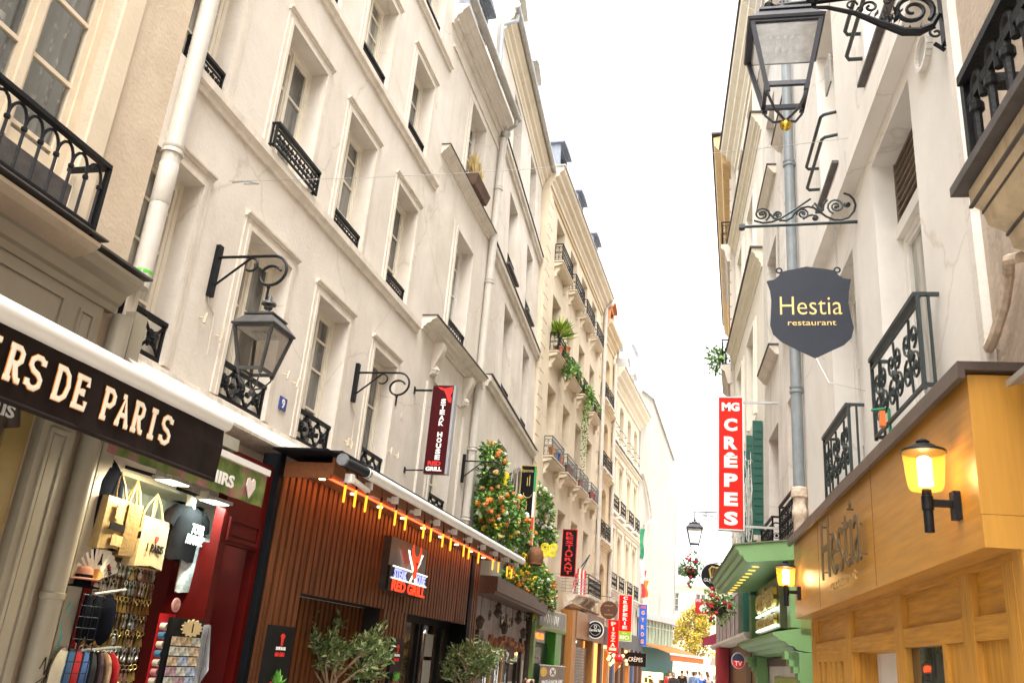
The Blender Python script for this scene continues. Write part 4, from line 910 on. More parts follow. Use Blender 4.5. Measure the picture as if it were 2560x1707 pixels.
m = MB(); m.box(1.44, 1.475, -.05, .05, 5.82, 6.5); m.bar((1.4, .06, 5.86), (1.46, .06, 5.8), .02, .02); m.build('wall_plate', IRON, t)
m = MB(); m.tube([(.62, 0, 6.2), (.72, 0, 6.19), (.9, 0, 6.12), (1.05, 0, 6.02), (1.2, 0, 5.93), (1.3, 0, 5.92), (1.38, 0, 5.96), (1.43, 0, 6.05)], [.012, .014, .018, .024, .03, .03, .024, .018], 6)
m.tube(spiral(1.27, 6.1, .135, .02, -40, 640, 34), [.02-.01*i/34 for i in range(35)], 6)
m.tube(spiral(.66, 6.135, .05, .012, 90, 560, 16), .009, 5); m.tube(spiral(1.0, 6.16, .055, .012, 200, -260, 16), .010, 5); m.tube(spiral(.88, 6.19, .04, .01, 0, 420, 14), .008, 5); m.tube(spiral(1.12, 6.2, .04, .01, 0, 420, 14), .008, 5); m.tube(spiral(1.40, 5.9, .045, .01, 90, 500, 14), .009, 5)
for k in range(14):
    q = Vector((.9+k*.03, 0, 6.13-k*.016)); m.leaf(q, .07, .5, Vector((.3, random.uniform(-.5, .5), random.uniform(.2, .9))))
for k in range(16): m.leaf((1.12+random.uniform(-.06, .06), 0, 6.03+random.uniform(-.05, .06)), .08, .4, Vector((random.uniform(-.6, .6), random.uniform(-.4, .4), 1)))
m.build('scrolls', IRON, t, smooth=40)

def wall_bracket(u, label, lantern_=False):
    t = thing('lamp_bracket', label, 'bracket', (-5, u, 0), 0, 'iron lamp brackets on the cream houses')
    m = MB(); m.box(0, .05, -.035, .035, 4.86, 5.42); m.build('wall_plate', IRON, t)
    m = MB(); m.tube([(.05, 0, 5.29), (.62, 0, 5.29)]+[(.66+.16*math.sin(R(a)), 0, 5.13+.16*math.cos(R(a))) for a in range(0, 181, 15)]+[(.66-.115*math.sin(R(a)), 0, 5.075-.105*math.cos(R(a))) for a in range(20, 260, 20)], .015, 6); m.tube([(.66, 0, 4.97), (.66, 0, 4.82)], .014, 6); m.blob((.66, 0, 4.95), .022, 6, 4); m.build('arm', IRON, t, smooth=40)
    m = MB(); m.tube([(.05, 0, 4.98), (.40, 0, 5.27)]+[(.40+.07*math.sin(R(a))+.02, 0, 5.20+.07*math.cos(R(a))) for a in range(0, 240, 20)], .012, 6); m.build('brace', IRON, t, smooth=40)
    m = MB(); m.tube([(.012, 0, 4.86), (.012, .03, 4.8), (.012, .16, 4.72), (.012, .18, 4.3)], .007, 5); m.build('cable', TRIM, t)
    return t
wall_bracket(7.0, 'iron lamp bracket carrying the lantern on the cream house'); wall_bracket(10.67, 'empty iron lamp bracket beside the hanging steak house sign'); wall_bracket(16.17, 'empty iron lamp bracket in front of the flower arch')
lantern('street_lantern', 'old black street lantern with smoked panes on the cream house', -4.30, 7.0, 4.50, COP_OLD, SMOKED, .85, 0, gold=False)
m = MB(); m.lathe([(.075, .0), (.07, .02), (.03, .03), (.022, .08), (.012, .1)], (-4.30, 7.0, 4.76), 10)
tag(m.build('lantern_collar', COP_OLD, smooth=40), 'round iron collar between the old black lantern and its bracket', 'lamp fitting')
lantern('street_lantern', 'distant slim grey street lantern seen against the white sky above the flower basket', -.84, 28, 5.98, COP, GLASS, .98, R(3), gold=False)
t = thing('lantern_bracket', 'distant slim iron bracket of the lantern against the sky', 'bracket', (0, 28, 0))
m = MB(); m.tube([(-.86, 0, 6.5), (.35, 0, 6.5)], .02, 6); m.tube([(-.84, 0, 6.5), (-.84, 0, 6.3)], .015, 6); m.tube([(-.6, 0, 6.4), (-.3, 0, 6.38), (.0, 0, 6.2), (.3, 0, 6.15)], .014, 5); m.tube(spiral(-.5, 6.4, .08, .02, 0, 420, 14), .012, 5); m.tube(spiral(-.1, 6.38, .08, .02, 0, 420, 14), .012, 5); m.build('arm', IRON_GREEN, t)
# ------------------------------------------------------------------ grey shopfront, far left
GREIGE = M('greige_paint', (.35, .315, .245), .4, .06, 3, .05, 30, streak=.12, sscale=3)
f = B0.at('grey_shopfront', 'greige painted panelled shopfront with moulded cornice and pilaster, under the black awning', 'shopfront', 0, 0, 0)
m = f.mb(); m.box(-4, 5.62, -.05, -.002, 3.16, 4.16); m.build('fascia', GREIGE, f.o)
m = f.mb(); m.profile([(-.002, 4.15), (-.07, 4.15), (-.09, 4.2), (-.12, 4.22), (-.16, 4.3), (-.24, 4.34), (-.26, 4.38), (-.29, 4.4), (-.29, 4.43), (-.002, 4.46)], -4, 5.72); m.build('cornice', GREIGE, f.o)
m = f.mb(); m.box(-4, 5.78, -.32, -.001, 4.461, 4.48); m.build('lead_cover', LEAD, f.o)
def panel(f, u0, u1, z0, z1, y, w=.035, mat=GREIGE, d=.018):
    m = f.mb(); m.box(u0, u1, y-d, y, z0, z0+w); m.box(u0, u1, y-d, y, z1-w, z1); m.box(u0, u0+w, y-d, y, z0+w, z1-w); m.box(u1-w, u1, y-d, y, z0+w, z1-w)
    m.box(u0+w*1.6, u1-w*1.6, y-d*.5, y, z0+w*1.6, z1-w*1.6); return m.build('panel_moulding', mat, f.o)
panel(f, 2.2, 5.2, 3.3, 4.08, -.051); panel(f, 5.36, 5.53, 3.4, 4.05, -.051, .022)
m = f.mb(); m.box(5.28, 5.62, -.09, -.002, -.3, 3.159); m.build('pilaster', GREIGE, f.o); panel(f, 5.35, 5.55, .3, 3.08, -.091, .03)
m = f.mb(); m.box(-4, 5.2, -.02, -.002, -.3, 3.159); m.build('shop_window', M('olive_lit_glass', (.14, .10, .025), .2, .5, 2), f.o)
m = f.mb(); m.box(4.98, 5.2, -.06, -.021, -.3, 3.159); m.build('jamb', M('ochre_jamb', (.26, .18, .06), .5, .15, 3), f.o)
m = f.mb(); m.tube([(5.80, -.1, 4.15), (5.80, -.1, -.3)], .085, 12); m.lathe([(.087, -.02), (.096, -.01), (.096, .03), (.087, .035)], (5.80, -.1, 1.88), 12); m.build('downpipe', GREIGE, f.o, smooth=40)
m = f.mb(); m.box(5.92, 6.08, -.12, .0, -.3, 4.25); m.build('side_board', GREIGE, f.o)
m = f.mb()     # marker scribbles on the board
for pl in ([(5.94, 1.72), (5.97, 1.6), (5.95, 1.5), (5.99, 1.62)], [(5.95, 1.8), (5.99, 1.86), (5.99, 1.76)]): m.tube([(x, -.123, z) for x, z in pl], .004, 4)
m.build('teal_scribble', M('teal_marker', (.05, .5, .5), .5, .05), f.o)
m = f.mb()
for pl in ([(5.75, 1.38), (5.79, 1.46), (5.81, 1.34), (5.85, 1.45)], [(5.74, 1.28), (5.84, 1.33), (5.78, 1.25)], [(5.88, 1.44), (5.9, 1.34)]): m.tube([(x, -.19, z) for x, z in pl], .005, 4)
m.build('black_scribble', IRON, f.o)
# black awning
AW = M('black_brown_canvas', (.016, .010, .009), .6, .25, 5, .25, 9, spec=.12)
f = B0.at('black_awning', 'dark brown awning lettered DE PARIS with white front roller over the grey shopfront', 'awning', 0, 0, 0)
m = f.mb(); y = -1.1; N = 80
m.quad((-3, -.1, 3.62), (6.0, -.1, 3.62), (6.0, y, 3.36), (-3, y, 3.36))
ring = []
for i in range(N+1):
    u = -3+9.02*i/N; wv_ = .012*math.sin(i*1.3)+.01*math.sin(i*.53); k = max(0, (u-5.3)/.7)
    ring.append([(u, y-.02, 3.27), (u, y-.02+wv_*.5-.01*k, 3.1), (u+.0*k, y-.015+wv_, 2.9), (u, y-.015+wv_, 2.85)])
for i in range(N):
    for j in range(3): m.quad(ring[i][j], ring[i][j+1], ring[i+1][j+1], ring[i+1][j])
m.tube([(-3, y-.012, 2.85), (6.02, y-.012, 2.85)], .018, 6)
m.build('canvas', AW, f.o, smooth=50)
m = f.mb(); m.tube([(-3, y, 3.315), (6.05, y, 3.315)], .075, 16); m.lathe([(.08, 0), (.08, .03)], (0, 0, 0), 4) if False else None; m.build('front_roller', M('white_enamel', (.74, .72, .68), .3, .04, 4), f.o, smooth=40)
for u in (.5, 5.6):
    m = f.mb(); m.bar((u, -.1, 3.3), (u-.1, y, 3.27), .04, .05); m.build('arm', WHITE_PIPE, f.o)
for nm, r, yy, mt in (('letter_edge', .0225, -1.138, M('orange_letter_edge', (.75, .30, .03), .6, .05)), ('lettering', .0175, -1.1415, M('cream_letters', (.82, .76, .62), .6, .04))):
    m = f.mb(); stroke_text(m, 'SOUVENIRS', 2.64, 2.965, .132, .185, .028, r, yy, .1); stroke_text(m, 'DE', 4.135, 2.965, .14, .185, .03, r, yy, .1); stroke_text(m, 'PARIS', 4.57, 2.965, .132, .185, .027, r, yy, .1); m.build(nm, mt, f.o)

# ------------------------------------------------------------------ clothing and souvenir goods
def tee(name, label, cat, u, off, z, w, h, mat, bust=None, fr=B0, group=None):
    """hanging t-shirt seen from the front: torso ring lofted, short sleeves, neck"""
    t = fr.at(name, label, cat, u, off, z, group)
    m = t.mb(); sec = [(-h, .46, .10), (-h*.6, .44, .13), (-h*.25, .47, .14), (-h*.08, .46, .11), (0, .2, .06)]; n = 14; rows = []
    for zz, hw, dp in sec: rows.append([(hw*w*math.cos(2*math.pi*k/n), dp*w*1.2*math.sin(2*math.pi*k/n), zz+.01*math.sin(k*2.1)) for k in range(n)])
    vs = [p for r_ in rows for p in r_]; fs = []
    for i in range(len(sec)-1):
        for k in range(n): a = i*n+k; b_ = i*n+(k+1) % n; fs.append((a, b_, b_+n, a+n))
    m.add(vs, fs)
    for s in (-1, 1): m.tube([(s*.36*w, 0, -h*.1), (s*.52*w, 0, -h*.22), (s*.60*w, 0, -h*.42)], [.12*w, .13*w, .12*w], 8)
    m.build('shirt', mat, t.o, smooth=60)
    if bust: q = t.mb(); q.lathe([(.10*w, -.02), (.09*w, .05), (.11*w, .13)], (0, 0, 0), 8); q.build('bust_neck', bust, t.o)
    else: q = t.mb(); q.tube([(-.3*w, 0, -.02), (0, 0, .04), (.3*w, 0, -.02)], .008, 5); q.tube([(0, 0, .04), (.01, 0, .1), (.03, 0, .12)], .005, 5); q.build('hanger', IRON, t.o)
    return t
BLK = M('black_cotton', (.012, .011, .012), .9, .3, 6, .2, 30, spec=.05); WHT_T = M('white_print', (.78, .76, .72), .7, .05); RED_P = M('red_print', (.6, .02, .02), .6, .05)
t = tee('hanging_tee', 'black t-shirt printed I love PARIS hanging under the dark brown awning', 't-shirt', 4.45, .35, 3.12, .46, .5, M('dark_brown_cotton', (.06, .042, .03), .9, .3, 5, .2, 30), fr=B0)
text(t.o, 'PARIS', WHT_T, .085, (.0, -.075, -.13), width=.4, bold=.02); text(t.o, 'I', WHT_T, .07, (-.09, -.07, -.035), bold=.02)
hp = [(0, -.5), (.5, .05), (.42, .4), (.2, .46), (0, .28), (-.2, .46), (-.42, .4), (-.5, .05)]
m = MB(); m.prism([(.06+x*.075, -.03+z*.075) for x, z in hp], -.078, -.07); m.build('heart', RED_P, t.o)

f = B1.at('souvenir_shop', 'open souvenir shop bay with pale green ceiling between the greige side board and red door', 'shopfront', 0, 0, 0)
SS = f
m = f.mb(); m.box(6.09, 7.68, .0, .49, 2.93, 2.975); m.box(6.09, 6.11, .0, .49, -.3, 2.929); m.box(6.111, 7.68, .44, .49, -.3, 2.929); m.build('shop_lining', M('pale_shop_lining', (.5, .5, .38), .7, .12, 3), f.o)
REDW = M('oxblood_paint', (.075, .0035, .003), .45, .15, 4, .05, 30, spec=.15)
m = f.mb(); m.box(7.42, 8.21, -.4, -.3, 2.53, 3.4); m.build('door_transom', REDW, f.o); panel(f, 7.52, 8.11, 2.56, 2.78, -.401, .035, REDW, .02)
m = f.mb(); m.box(7.42, 7.51, -.4, -.3, -.3, 2.529); m.box(8.12, 8.21, -.4, -.3, -.3, 2.529); m.build('door_frame', REDW, f.o)
m = f.mb(); m.box(7.6, 8.4, .3, .34, -.3, 2.59); m.box(8.15, 8.21, -.299, .3, -.3, 2.59); m.build('door', M('deep_red_door', (.12, .006, .006), .5, .2, 3), f.o); 
m = f.mb(); m.box(7.512, 7.55, -.39, .1, -.3, 2.528); m.build('open_door_leaf', REDW, f.o)
m = f.mb(); m.box(6.7, 7.2, -.55, -.0, 3.34, 3.45); m.build('grey_blind_box', M('faded_grey_green', (.36, .36, .30), .6, .12, 6, streak=.3), f.o)
# green awning
f = B1.at('green_awning', 'mossy green awning lettered SOUVENIRS with a pale heart, behind the brown awning', 'awning', 0, 0, 0)
CG, tt, pp = newmat('moss_print_canvas'); N_ = tt.nodes.new; L_ = tt.links.new
tc = N_("ShaderNodeTexCoord"); nz = N_("ShaderNodeTexNoise"); nz.inputs['Scale'].default_value = 5; nz.inputs['Detail'].default_value = 3; L_(tc.outputs['Object'], nz.inputs[0])
rr = N_("ShaderNodeValToRGB"); e = rr.color_ramp.elements; e[0].position = .38; e[0].color = (.07, .12, .02, 1); e[1].position = .62; e[1].color = (.30, .12, .12, 1); x_ = e.new(.5); x_.color = (.14, .19, .04, 1); L_(nz.outputs[0], rr.inputs[0]); L_(rr.outputs[0], pp.inputs['Base Color']); pp.inputs['Roughness'].default_value = .6
m = f.mb(); y = -.75; m.quad((5.2, -.05, 3.5), (7.45, -.05, 3.46), (7.45, y, 3.22), (5.2, y, 3.22)); m.add([(7.45, -.05, 3.46), (7.45, y, 3.22), (7.45, -.05, 3.22)], [(0, 1, 2)])
pv = None
for i in range(41):
    u = 5.2+2.26*i/40; wv_ = .01*math.sin(i*1.1); c = [(u, y-.005, 3.16), (u, y-.005+wv_, 3.0), (u, y+wv_, 2.87)]
    if pv:
        for j in range(2): m.quad(pv[j], pv[j+1], c[j+1], c[j])
    pv = c
m.build('canvas', CG, f.o, smooth=50)
m = f.mb(); m.box(5.2, 7.47, y-.03, y+.02, 3.17, 3.225); m.build('front_bar', M('white_enamel', (0, 0, 0)), f.o)
text(f.o, 'TOP SOUVENIRS', WHT_T, .11, (6.15, y-.025, 2.99), width=1.45, bold=.03); m = MB(); m.prism([(7.16+x*.16, 3.0+z*.19) for x, z in hp], y-.03, y-.02); m.build('heart', M('pale_pink_print', (.65, .55, .5), .7, .1, 20), f.o)
# floodlights
def flood(u, off, z, c, e, label, pw):
    t = B1.at('led_floodlight', label, 'floodlight', u, off, z, 'floodlights over the souvenir shop')
    m = t.mb(); m.box(-.16, .16, -.1, .1, .0, .03); m.box(-.2, -.16, -.04, .04, .01, .07); m.build('housing', M('grey_housing', (.3, .29, .27), .5, .1, 6), t.o)
    m = t.mb(); m.box(-.13, .13, -.075, .075, -.006, -.001); m.build('led_panel', E('led_%d' % int(c[2]*100), c, e*.25), t.o)
    m = t.mb(); m.bar((-.1, .1, .03), (-.1, off, .1), .02, .03); m.build('bracket', IRON, t.o)
    ld = bpy.data.lights.new('led_light', 'AREA'); ld.energy = pw*.9; ld.color = c; ld.shape = 'RECTANGLE'; ld.size = .3; ld.size_y = .2
    lo = bpy.data.objects.new('led_light', ld); col.objects.link(lo); lo.parent = t.o; lo.location = (0, .02, -.02); lo.rotation_euler = (R(18), 0, 0)
flood(6.5, .42, 2.9, (1, .84, .55), 12, 'warm LED floodlight nearer the greige side board', 9); flood(7.28, .36, 2.87, (.75, 1, .93), 12, 'cool white LED floodlight nearer the red door', 6)
# bags
def tote(u, label, mat, w, h, z, rz, kind):
    t = B1.at('tote_bag', label, 'tote bag', u, .1, z, 'tote bags hanging in the souvenir shop'); t.o.rotation_euler.rotate_axis('Z', rz)
    m = t.mb(); n = 4
    m.add([(-w/2, -.06, 0), (w/2, -.06, 0), (w/2, .06, 0), (-w/2, .06, 0), (-w*.47, -.055, h), (w*.47, -.055, h), (w*.47, .055, h), (-w*.47, .055, h), (0, -.085, h*.05), (0, -.07, h)], [(0, 8, 9, 4), (8, 1, 5, 9), (1, 2, 6, 5), (2, 3, 7, 6), (3, 0, 4, 7), (0, 3, 2, 1)]); m.build('bag_body', mat, t.o)
    for yy in (-.05, .05):
        m = t.mb(); m.tube([(-w*.2, yy, h), (-w*.14, yy*.5, h+.12), (0, 0, h+.22), (w*.14, yy*.5, h+.12), (w*.2, yy, h)], .009, 5); m.build('handle', mat, t.o)
    if kind == 1:
        text(t.o, 'I  PARIS', BLK, .07, (.0, -.09, h*.4), width=w*.6, bold=.02); m = MB(); m.prism([(-.01+x*.06, h*.58+q*.06) for x, q in hp], -.094, -.086); m.build('heart', RED_P, t.o)
    else:
        m = MB(); m.box(-w*.36, w*.4, -.096, -.088, h*.38, h*.52); m.build('print_band', BLK, t.o); m = MB(); m.box(-w*.25, -.02, -.095, -.088, h*.6, h*.88); m.box(-w*.2, w*.2, -.095, -.088, h*.1, h*.3); m.build('print_picture', M('sepia_print', (.42, .26, .12), .8, .5, 30), t.o)
CANV = M('natural_canvas', (.44, .32, .17), .9, .1, 8, .3, 60); GOLDC = M('gold_canvas', (.36, .255, .11), .45, .2, 10, .3, 40, metal=.2)
tote(6.24, 'silvery tote bag with dark band and sepia prints, leftmost of the hanging totes', GOLDC, .42, .42, 2.28, .15, 0)
tote(6.47, 'narrow gold tote bag turned sideways between the two other totes', GOLDC, .3, .42, 2.26, .9, 0)
tote(6.78, 'natural canvas tote bag with red heart and PARIS lettering', CANV, .46, .42, 2.2, .1, 1)
t = tee('black_tee', 'black tour t-shirt with white brush lettering on a neck bust', 't-shirt', 7.3, .1, 2.82, .5, .5, M('black_cotton', (0, 0, 0)), M('bust_beige', (.5, .44, .33), .6, .05), B1)
text(t.o, 'TOUR', WHT_T, .09, (.07, -.092, -.2), width=.2, bold=.01, italic=.2); text(t.o, 'FRANCE', WHT_T, .09, (.05, -.092, -.3), width=.28, bold=.01, italic=.2)
t = tee('grey_tee', 'pale printed t-shirt with tree pattern on a hanger beside the red door', 't-shirt', 7.56, .08, 2.6, .42, .55, M('tree_print_cotton', (.42, .45, .46), .9, .75, 9, 0), None, B1)
t = tee('navy_sweater', 'dark navy sweater hanging at the edge of the greige side board', 'sweater', 6.1, .08, 2.98, .32, .78, M('navy_knit', (.008, .01, .018), .95, .25, 8, .3, 60, spec=.04), None, B1)
# fan
t = B1.at('paper_fan', 'open white paper fan printed with red hearts and a tower', 'fan', 6.2, .12, 2.03)
m = t.mb(); n = 22
for i in range(n):
    a0, a1 = R(20+140*i/n), R(20+140*(i+1)/n); d = .008 if i % 2 else -.008
    m.quad((.1*math.cos(a0), -d, .1*math.sin(a0)), (.27*math.cos(a0), -d, .27*math.sin(a0)), (.27*math.cos(a1), d, .27*math.sin(a1)), (.1*math.cos(a1), d, .1*math.sin(a1)))
m.build('paper', M('fan_paper', (.75, .71, .62), .8, .05), t.o)
m = t.mb()
for i in range(n):
    a0, a1 = R(20+140*i/n), R(20+140*(i+1)/n); d = .008 if i % 2 else -.008
    m.quad((0, -d, 0), (.1*math.cos(a0), -d, .1*math.sin(a0)), (.1*math.cos(a1), d, .1*math.sin(a1)), (0, d, 0))
m.build('sticks', M('fan_wood', (.55, .33, .10), .6, .15, 20), t.o)
for a in (45, 150):
    m = MB(); m.prism([(.17*math.cos(R(a))+x*.035, .17*math.sin(R(a))+z*.035) for x, z in hp], -.016, -.01); m.build('heart', RED_P, t.o)
m = MB(); m.prism([(-.025, .13), (-.006, .17), (-.002, .22), (.002, .22), (.006, .17), (.025, .13), (.01, .13), (0, .15), (-.01, .13)], -.018, -.01); m.build('tower_print', BLK, t.o)
text(t.o, 'PARIS', BLK, .035, (.12, -.02, .105), width=.09, rot=-.9)
# hats
FELT = M('rosy_felt', (.42, .2, .14), .95, .1, 10); NAVY = M('navy_felt', (.006, .007, .012), .95, .2, 10, .2, 60, spec=.04)
def hat(u, z, mat, label, off=.1, s=1):
    t = B1.at('felt_hat', label, 'hat', u, off, z, 'hats stacked in the souvenir shop'); m = t.mb(); m.lathe([(.155*s, 0), (.16*s, .008), (.09*s, .018), (.085*s, .08), (.06*s, .105), (.01, .1)], n=18); m.build('crown_and_brim', mat, t.o, smooth=50)
    m = t.mb(); m.lathe([(.0905*s, .02), (.089*s, .042)], n=18, caps=False); m.build('hat_band', BLK, t.o)
hat(6.05, 2.03, FELT, 'rosy brown felt hat on top of the hat stack'); hat(6.05, 1.975, NAVY, 'navy felt hat under the rosy brown one')
def disc(name, u, z, r, mat, tilt, label, group, off=.1, face=None, cat='beret'):
    t = B1.at(name, label, cat, u, off, z, group); t.o.rotation_euler.rotate_axis('Z', tilt)
    m = t.mb(); n = 20; pr_ = [(0, -.055), (.5, -.05), (.85, -.03), (1, 0), (.93, .012), (.7, .015), (0, .012)]
    vs = []; fs = []
    for (q, yy) in pr_:
        for k in range(n): vs.append((q*r*math.cos(2*math.pi*k/n)*.92, yy, q*r*math.sin(2*math.pi*k/n)))
    for i in range(len(pr_)-1):
        for k in range(n): a = i*n+k; b_ = i*n+(k+1) % n; fs.append((a, b_, b_+n, a+n))
    m.add(vs, fs); m.build('felt_disc', mat, t.o, smooth=50)
    m = t.mb(); m.tube([(0, -.02, r*.98), (.0, -.02, r+.04)], .004, 4); m.build('clip', ZINC, t.o)
NB = 'navy beret hanging in the row of three berets above the coloured ones'
for k in range(3): disc('beret', 6.2+k*.13, 1.75, .2, NAVY, .55-.1*k, NB, 'navy berets on the upper rail')
for k, (c, nm) in enumerate((((.62, .56, .42), 'cream'), ((.03, .1, .22), 'teal blue'), ((.42, .015, .02), 'bright red'), ((.05, .12, .32), 'royal blue'), ((.02, .02, .022), 'black'), ((.06, .03, .04), 'plum'), ((.5, .32, .2), 'peach trimmed'), ((.44, .012, .018), 'scarlet'))):
    disc('coloured_beret', 6.02+k*.098, 1.33-.004*k, .2, M(nm+'_felt', c, .95, .12, 10, .2, 60), .35+.1*k, '%s beret in the lower hanging row of coloured berets' % nm, 'coloured berets on the lower rail', .14-.012*k)
t = B1.at('wire_rack', 'black wire grid rack standing before the berets', 'rack', 6.0, .3, 0); m = t.mb()
for k in range(4): m.tube([(-.12+.08*k, 0, .3), (-.12+.08*k, 0, 1.93)], .004, 4)
for k in range(20): m.tube([(-.12, 0, .4+.08*k), (.12, 0, .4+.08*k)], .004, 4)
m.build('grid', IRON, t.o); m = t.mb(); m.tube([(.0, -.0, 1.93), (.5, .1, 2.0)], .012, 6); m.tube([(.0, 0, 1.52), (.6, .1, 1.55)], .012, 6); m.build('rails', ZINC, t.o)
# key ring wall
t = B1.at('keyring_board', 'bright red display board hung with rows of key rings', 'display board', 0, 0, 0); m = t.mb(); m.box(6.46, 6.62, .16, .18, .6, 2.3); m.build('board', M('red_board', (.45, .006, .01), .5, .1, 4), t.o); m = t.mb(); m.box(6.621, 7.32, .161, .18, .6, 2.3); m.build('dark_backing', M('olive_backing', (.10, .08, .03), .6, .4, 8), t.o)
m = t.mb()
for r_ in range(8): m.box(6.5, 7.3, .13, .14, 2.24-r_*.14, 2.25-r_*.14)
m.build('rails', BRASS_D, t.o)
kr = []
KM = [M('gold_trinket', (.75, .55, .18), .3, .3, 30, metal=.8), M('silver_trinket', (.8, .78, .72), .3, .3, 30, metal=.8), M('coloured_trinket', (.3, .16, .12), .5, .8, 40), M('pastel_trinket', (.35, .4, .35), .5, .7, 40)]
for v in range(4):
    m = MB(); m.tube([(.016*math.cos(k*math.pi/4), 0, -.016+.016*math.sin(k*math.pi/4)) for k in range(9)], .0035, 4); m.tube([(0, 0, -.03), (0, 0, -.045)], .004, 4)
    if v % 2: m.blob((0, 0, -.07), .022, 6, 4, .1, (.8, .4, 1.3))
    else: m.prism([(-.018, -.1), (-.006, -.05), (.006, -.05), (.018, -.1)], -.004, .004)
    kr.append(m)
proto = []
for v in range(4):
    kr[v].v = [(x*1.35, y*1.35, z*1.35) for x, y, z in kr[v].v]; o = kr[v].build('keyring', KM[v]); tag(o, 'small metal souvenir key ring hanging in rows on the red board', 'key ring', 'key rings on the red board'); proto.append(o)
used = set()
for r_ in range(8):
    for k in range(15):
        v = (0 if r_ in (2, 4) else 1 if r_ in (1, 5) else random.choice((0, 1, 2, 3))) if random.random() < .75 else random.choice((0, 1, 2, 3))
        o = proto[v] if v not in used else proto[v].copy()
        if v in used: col.objects.link(o)
        used.add(v); u = 6.54+k*.054+random.uniform(-.008, .008)
        o.matrix_world = Matrix.Translation((-5-.12, u, 2.24-r_*.14+random.uniform(-.008, .004))) @ Matrix.Rotation(R(90)+random.uniform(-.5, .5), 4, 'Z')
# mugs
MUGW = [M('cream_glaze', (.68, .62, .54), .25, .05), M('blue_glaze', (.08, .22, .4), .25, .1), M('pink_glaze', (.6, .3, .32), .25, .1)]
t = B1.at('mug_strip', 'narrow red strip board carrying two columns of souvenir mugs', 'display board', 7.2, .16, .9); m = t.mb(); m.box(-.11, .11, -.02, .0, 0, .95); m.build('strip', M('red_board', (0, 0, 0)), t.o)
for c_ in range(2):
    for k in range(8):
        t = B1.at('souvenir_mug', 'small %s mug lying open end outwards in the %s column on the red strip' % (('cream', 'blue rimmed')[(k+c_) % 2], ('left', 'right')[c_]), 'mug', 7.11+.18*c_, .19, 1.74-k*.075, 'mugs on the red strip')
        q = t.mb(); n = 12; pr_ = [(.03, 0), (.032, -.06), (.028, -.06), (.026, -.01), (0, -.008)]; vs = []; fs = []
        for (rad, yy) in pr_:
            for j in range(n): vs.append((rad*math.cos(2*math.pi*j/n), yy, rad*math.sin(2*math.pi*j/n)))
        for i in range(len(pr_)-1):
            for j in range(n): a = i*n+j; b_ = i*n+(j+1) % n; fs.append((a, b_, b_+n, a+n))
        q.add(vs, fs); q.build('cup', MUGW[(k+c_) % 2 if k != 5 else 2], t.o, smooth=50); q = t.mb(); q.tube([(.03, -.045, 0), (.048, -.04, 0), (.048, -.02, 0), (.03, -.015, 0)], .005, 5); q.build('handle', MUGW[0], t.o)
t = B1.at('souvenir_plate', 'round pink souvenir plate above the mugs', 'plate', 7.24, .2, 1.93); m = t.mb(); m.prism([(.062*math.cos(k*math.pi/10), .062*math.sin(k*math.pi/10)) for k in range(20)], -.01, .0); m.build('rim', MUGW[2], t.o); m = t.mb(); m.prism([(.04*math.cos(k*math.pi/8), .04*math.sin(k*math.pi/8)) for k in range(16)], -.014, -.011); m.build('picture', M('plate_picture', (.4, .2, .15), .4, .6, 40), t.o)
t = B1.at('postcard_rack', 'black rack filled with rows of picture postcards', 'postcard rack', 7.0, .52, 0); m = t.mb(); m.box(-.24, .24, 0, .04, .5, 1.82); m.build('back', IRON, t.o)
PC = [M('card_%d' % i, c, .4, .85, 26) for i, c in enumerate(((.28, .34, .45), (.45, .34, .22), (.32, .2, .24), (.42, .42, .36)))]
for r_ in range(11):
    for k in range(3):
        t2 = B1.at('postcard', 'small picture postcard standing in the black rack', 'postcard', 6.85+k*.15, .53, 1.60-r_*.08, 'postcards in the rack'); q = t2.mb(); q.box(-.07, .07, -.012, -.004, 0, .07); q.build('picture', PC[random.randrange(4)], t2.o)
t = B1.at('price_tag', 'jagged beige price star reading 1 above the postcards', 'price tag', 7.0, .56, 1.745); m = t.mb(); m.prism([((.15 if k % 2 else .12)*math.cos(2*math.pi*k/28)*1.1, (.075 if k % 2 else .058)*math.sin(2*math.pi*k/28)) for k in range(28)], -.01, 0); m.build('card', M('kraft_card', (.52, .40, .2), .8, .1, 8), t.o); text(t.o, '1', BLK, .075, (0, -.014, 0), bold=.01)
t = B1.at('plastic_bag_roll', 'crumpled clear plastic bags hanging beside the postcards', 'plastic bag', 7.32, .5, 1.79); m = t.mb()
for k in range(5): m.quad((-.08+k*.03, -.02*k, -.5+.03*k), (.04+k*.02, .01*k, -.52), (.06+k*.01, .02, .0), (-.06+k*.03, -.01, -.01))
m.build('film', M('milky_plastic', (.55, .56, .58), .25, .15, 12, .4, 20), t.o)

# ------------------------------------------------------------------ steak house front
SLAT = M('stained_slat', (.125, .042, .014), .5, .45, 1.6, .15, 14, wood=3, spec=.15)
f = B1.at('steakhouse_shopfront', 'dark stained slatted timber front with black posts and a deep lit soffit', 'shopfront', 8.0, .45, 0)
SF = f
m = f.mb(); m.box(.3, 1.15, .03, .06, -.3, 3.42); m.box(1.15, 7.9, .03, .06, 2.21, 3.44); m.box(3.69, 4.65, .03, .06, -.3, 2.209); m.box(8.1, 8.55, .03, .06, -.3, 3.44); m.box(1.15, 3.69, .33, .36, -.3, 2.2); m.build('slat_backing', M('black_backing', (.010, .008, .007), .8, .2), f.o)
def slats(u0, u1, z0, z1, y, name='slats'):
    m = f.mb(); u = u0+.012
    while u+.09 < u1: h = random.uniform(-.004, .004); m.box(u, u+.088, y-.03+h, y+.03, z0, z1+random.uniform(-.0, .004)); u += .142
    return m.build(name, SLAT, f.o)
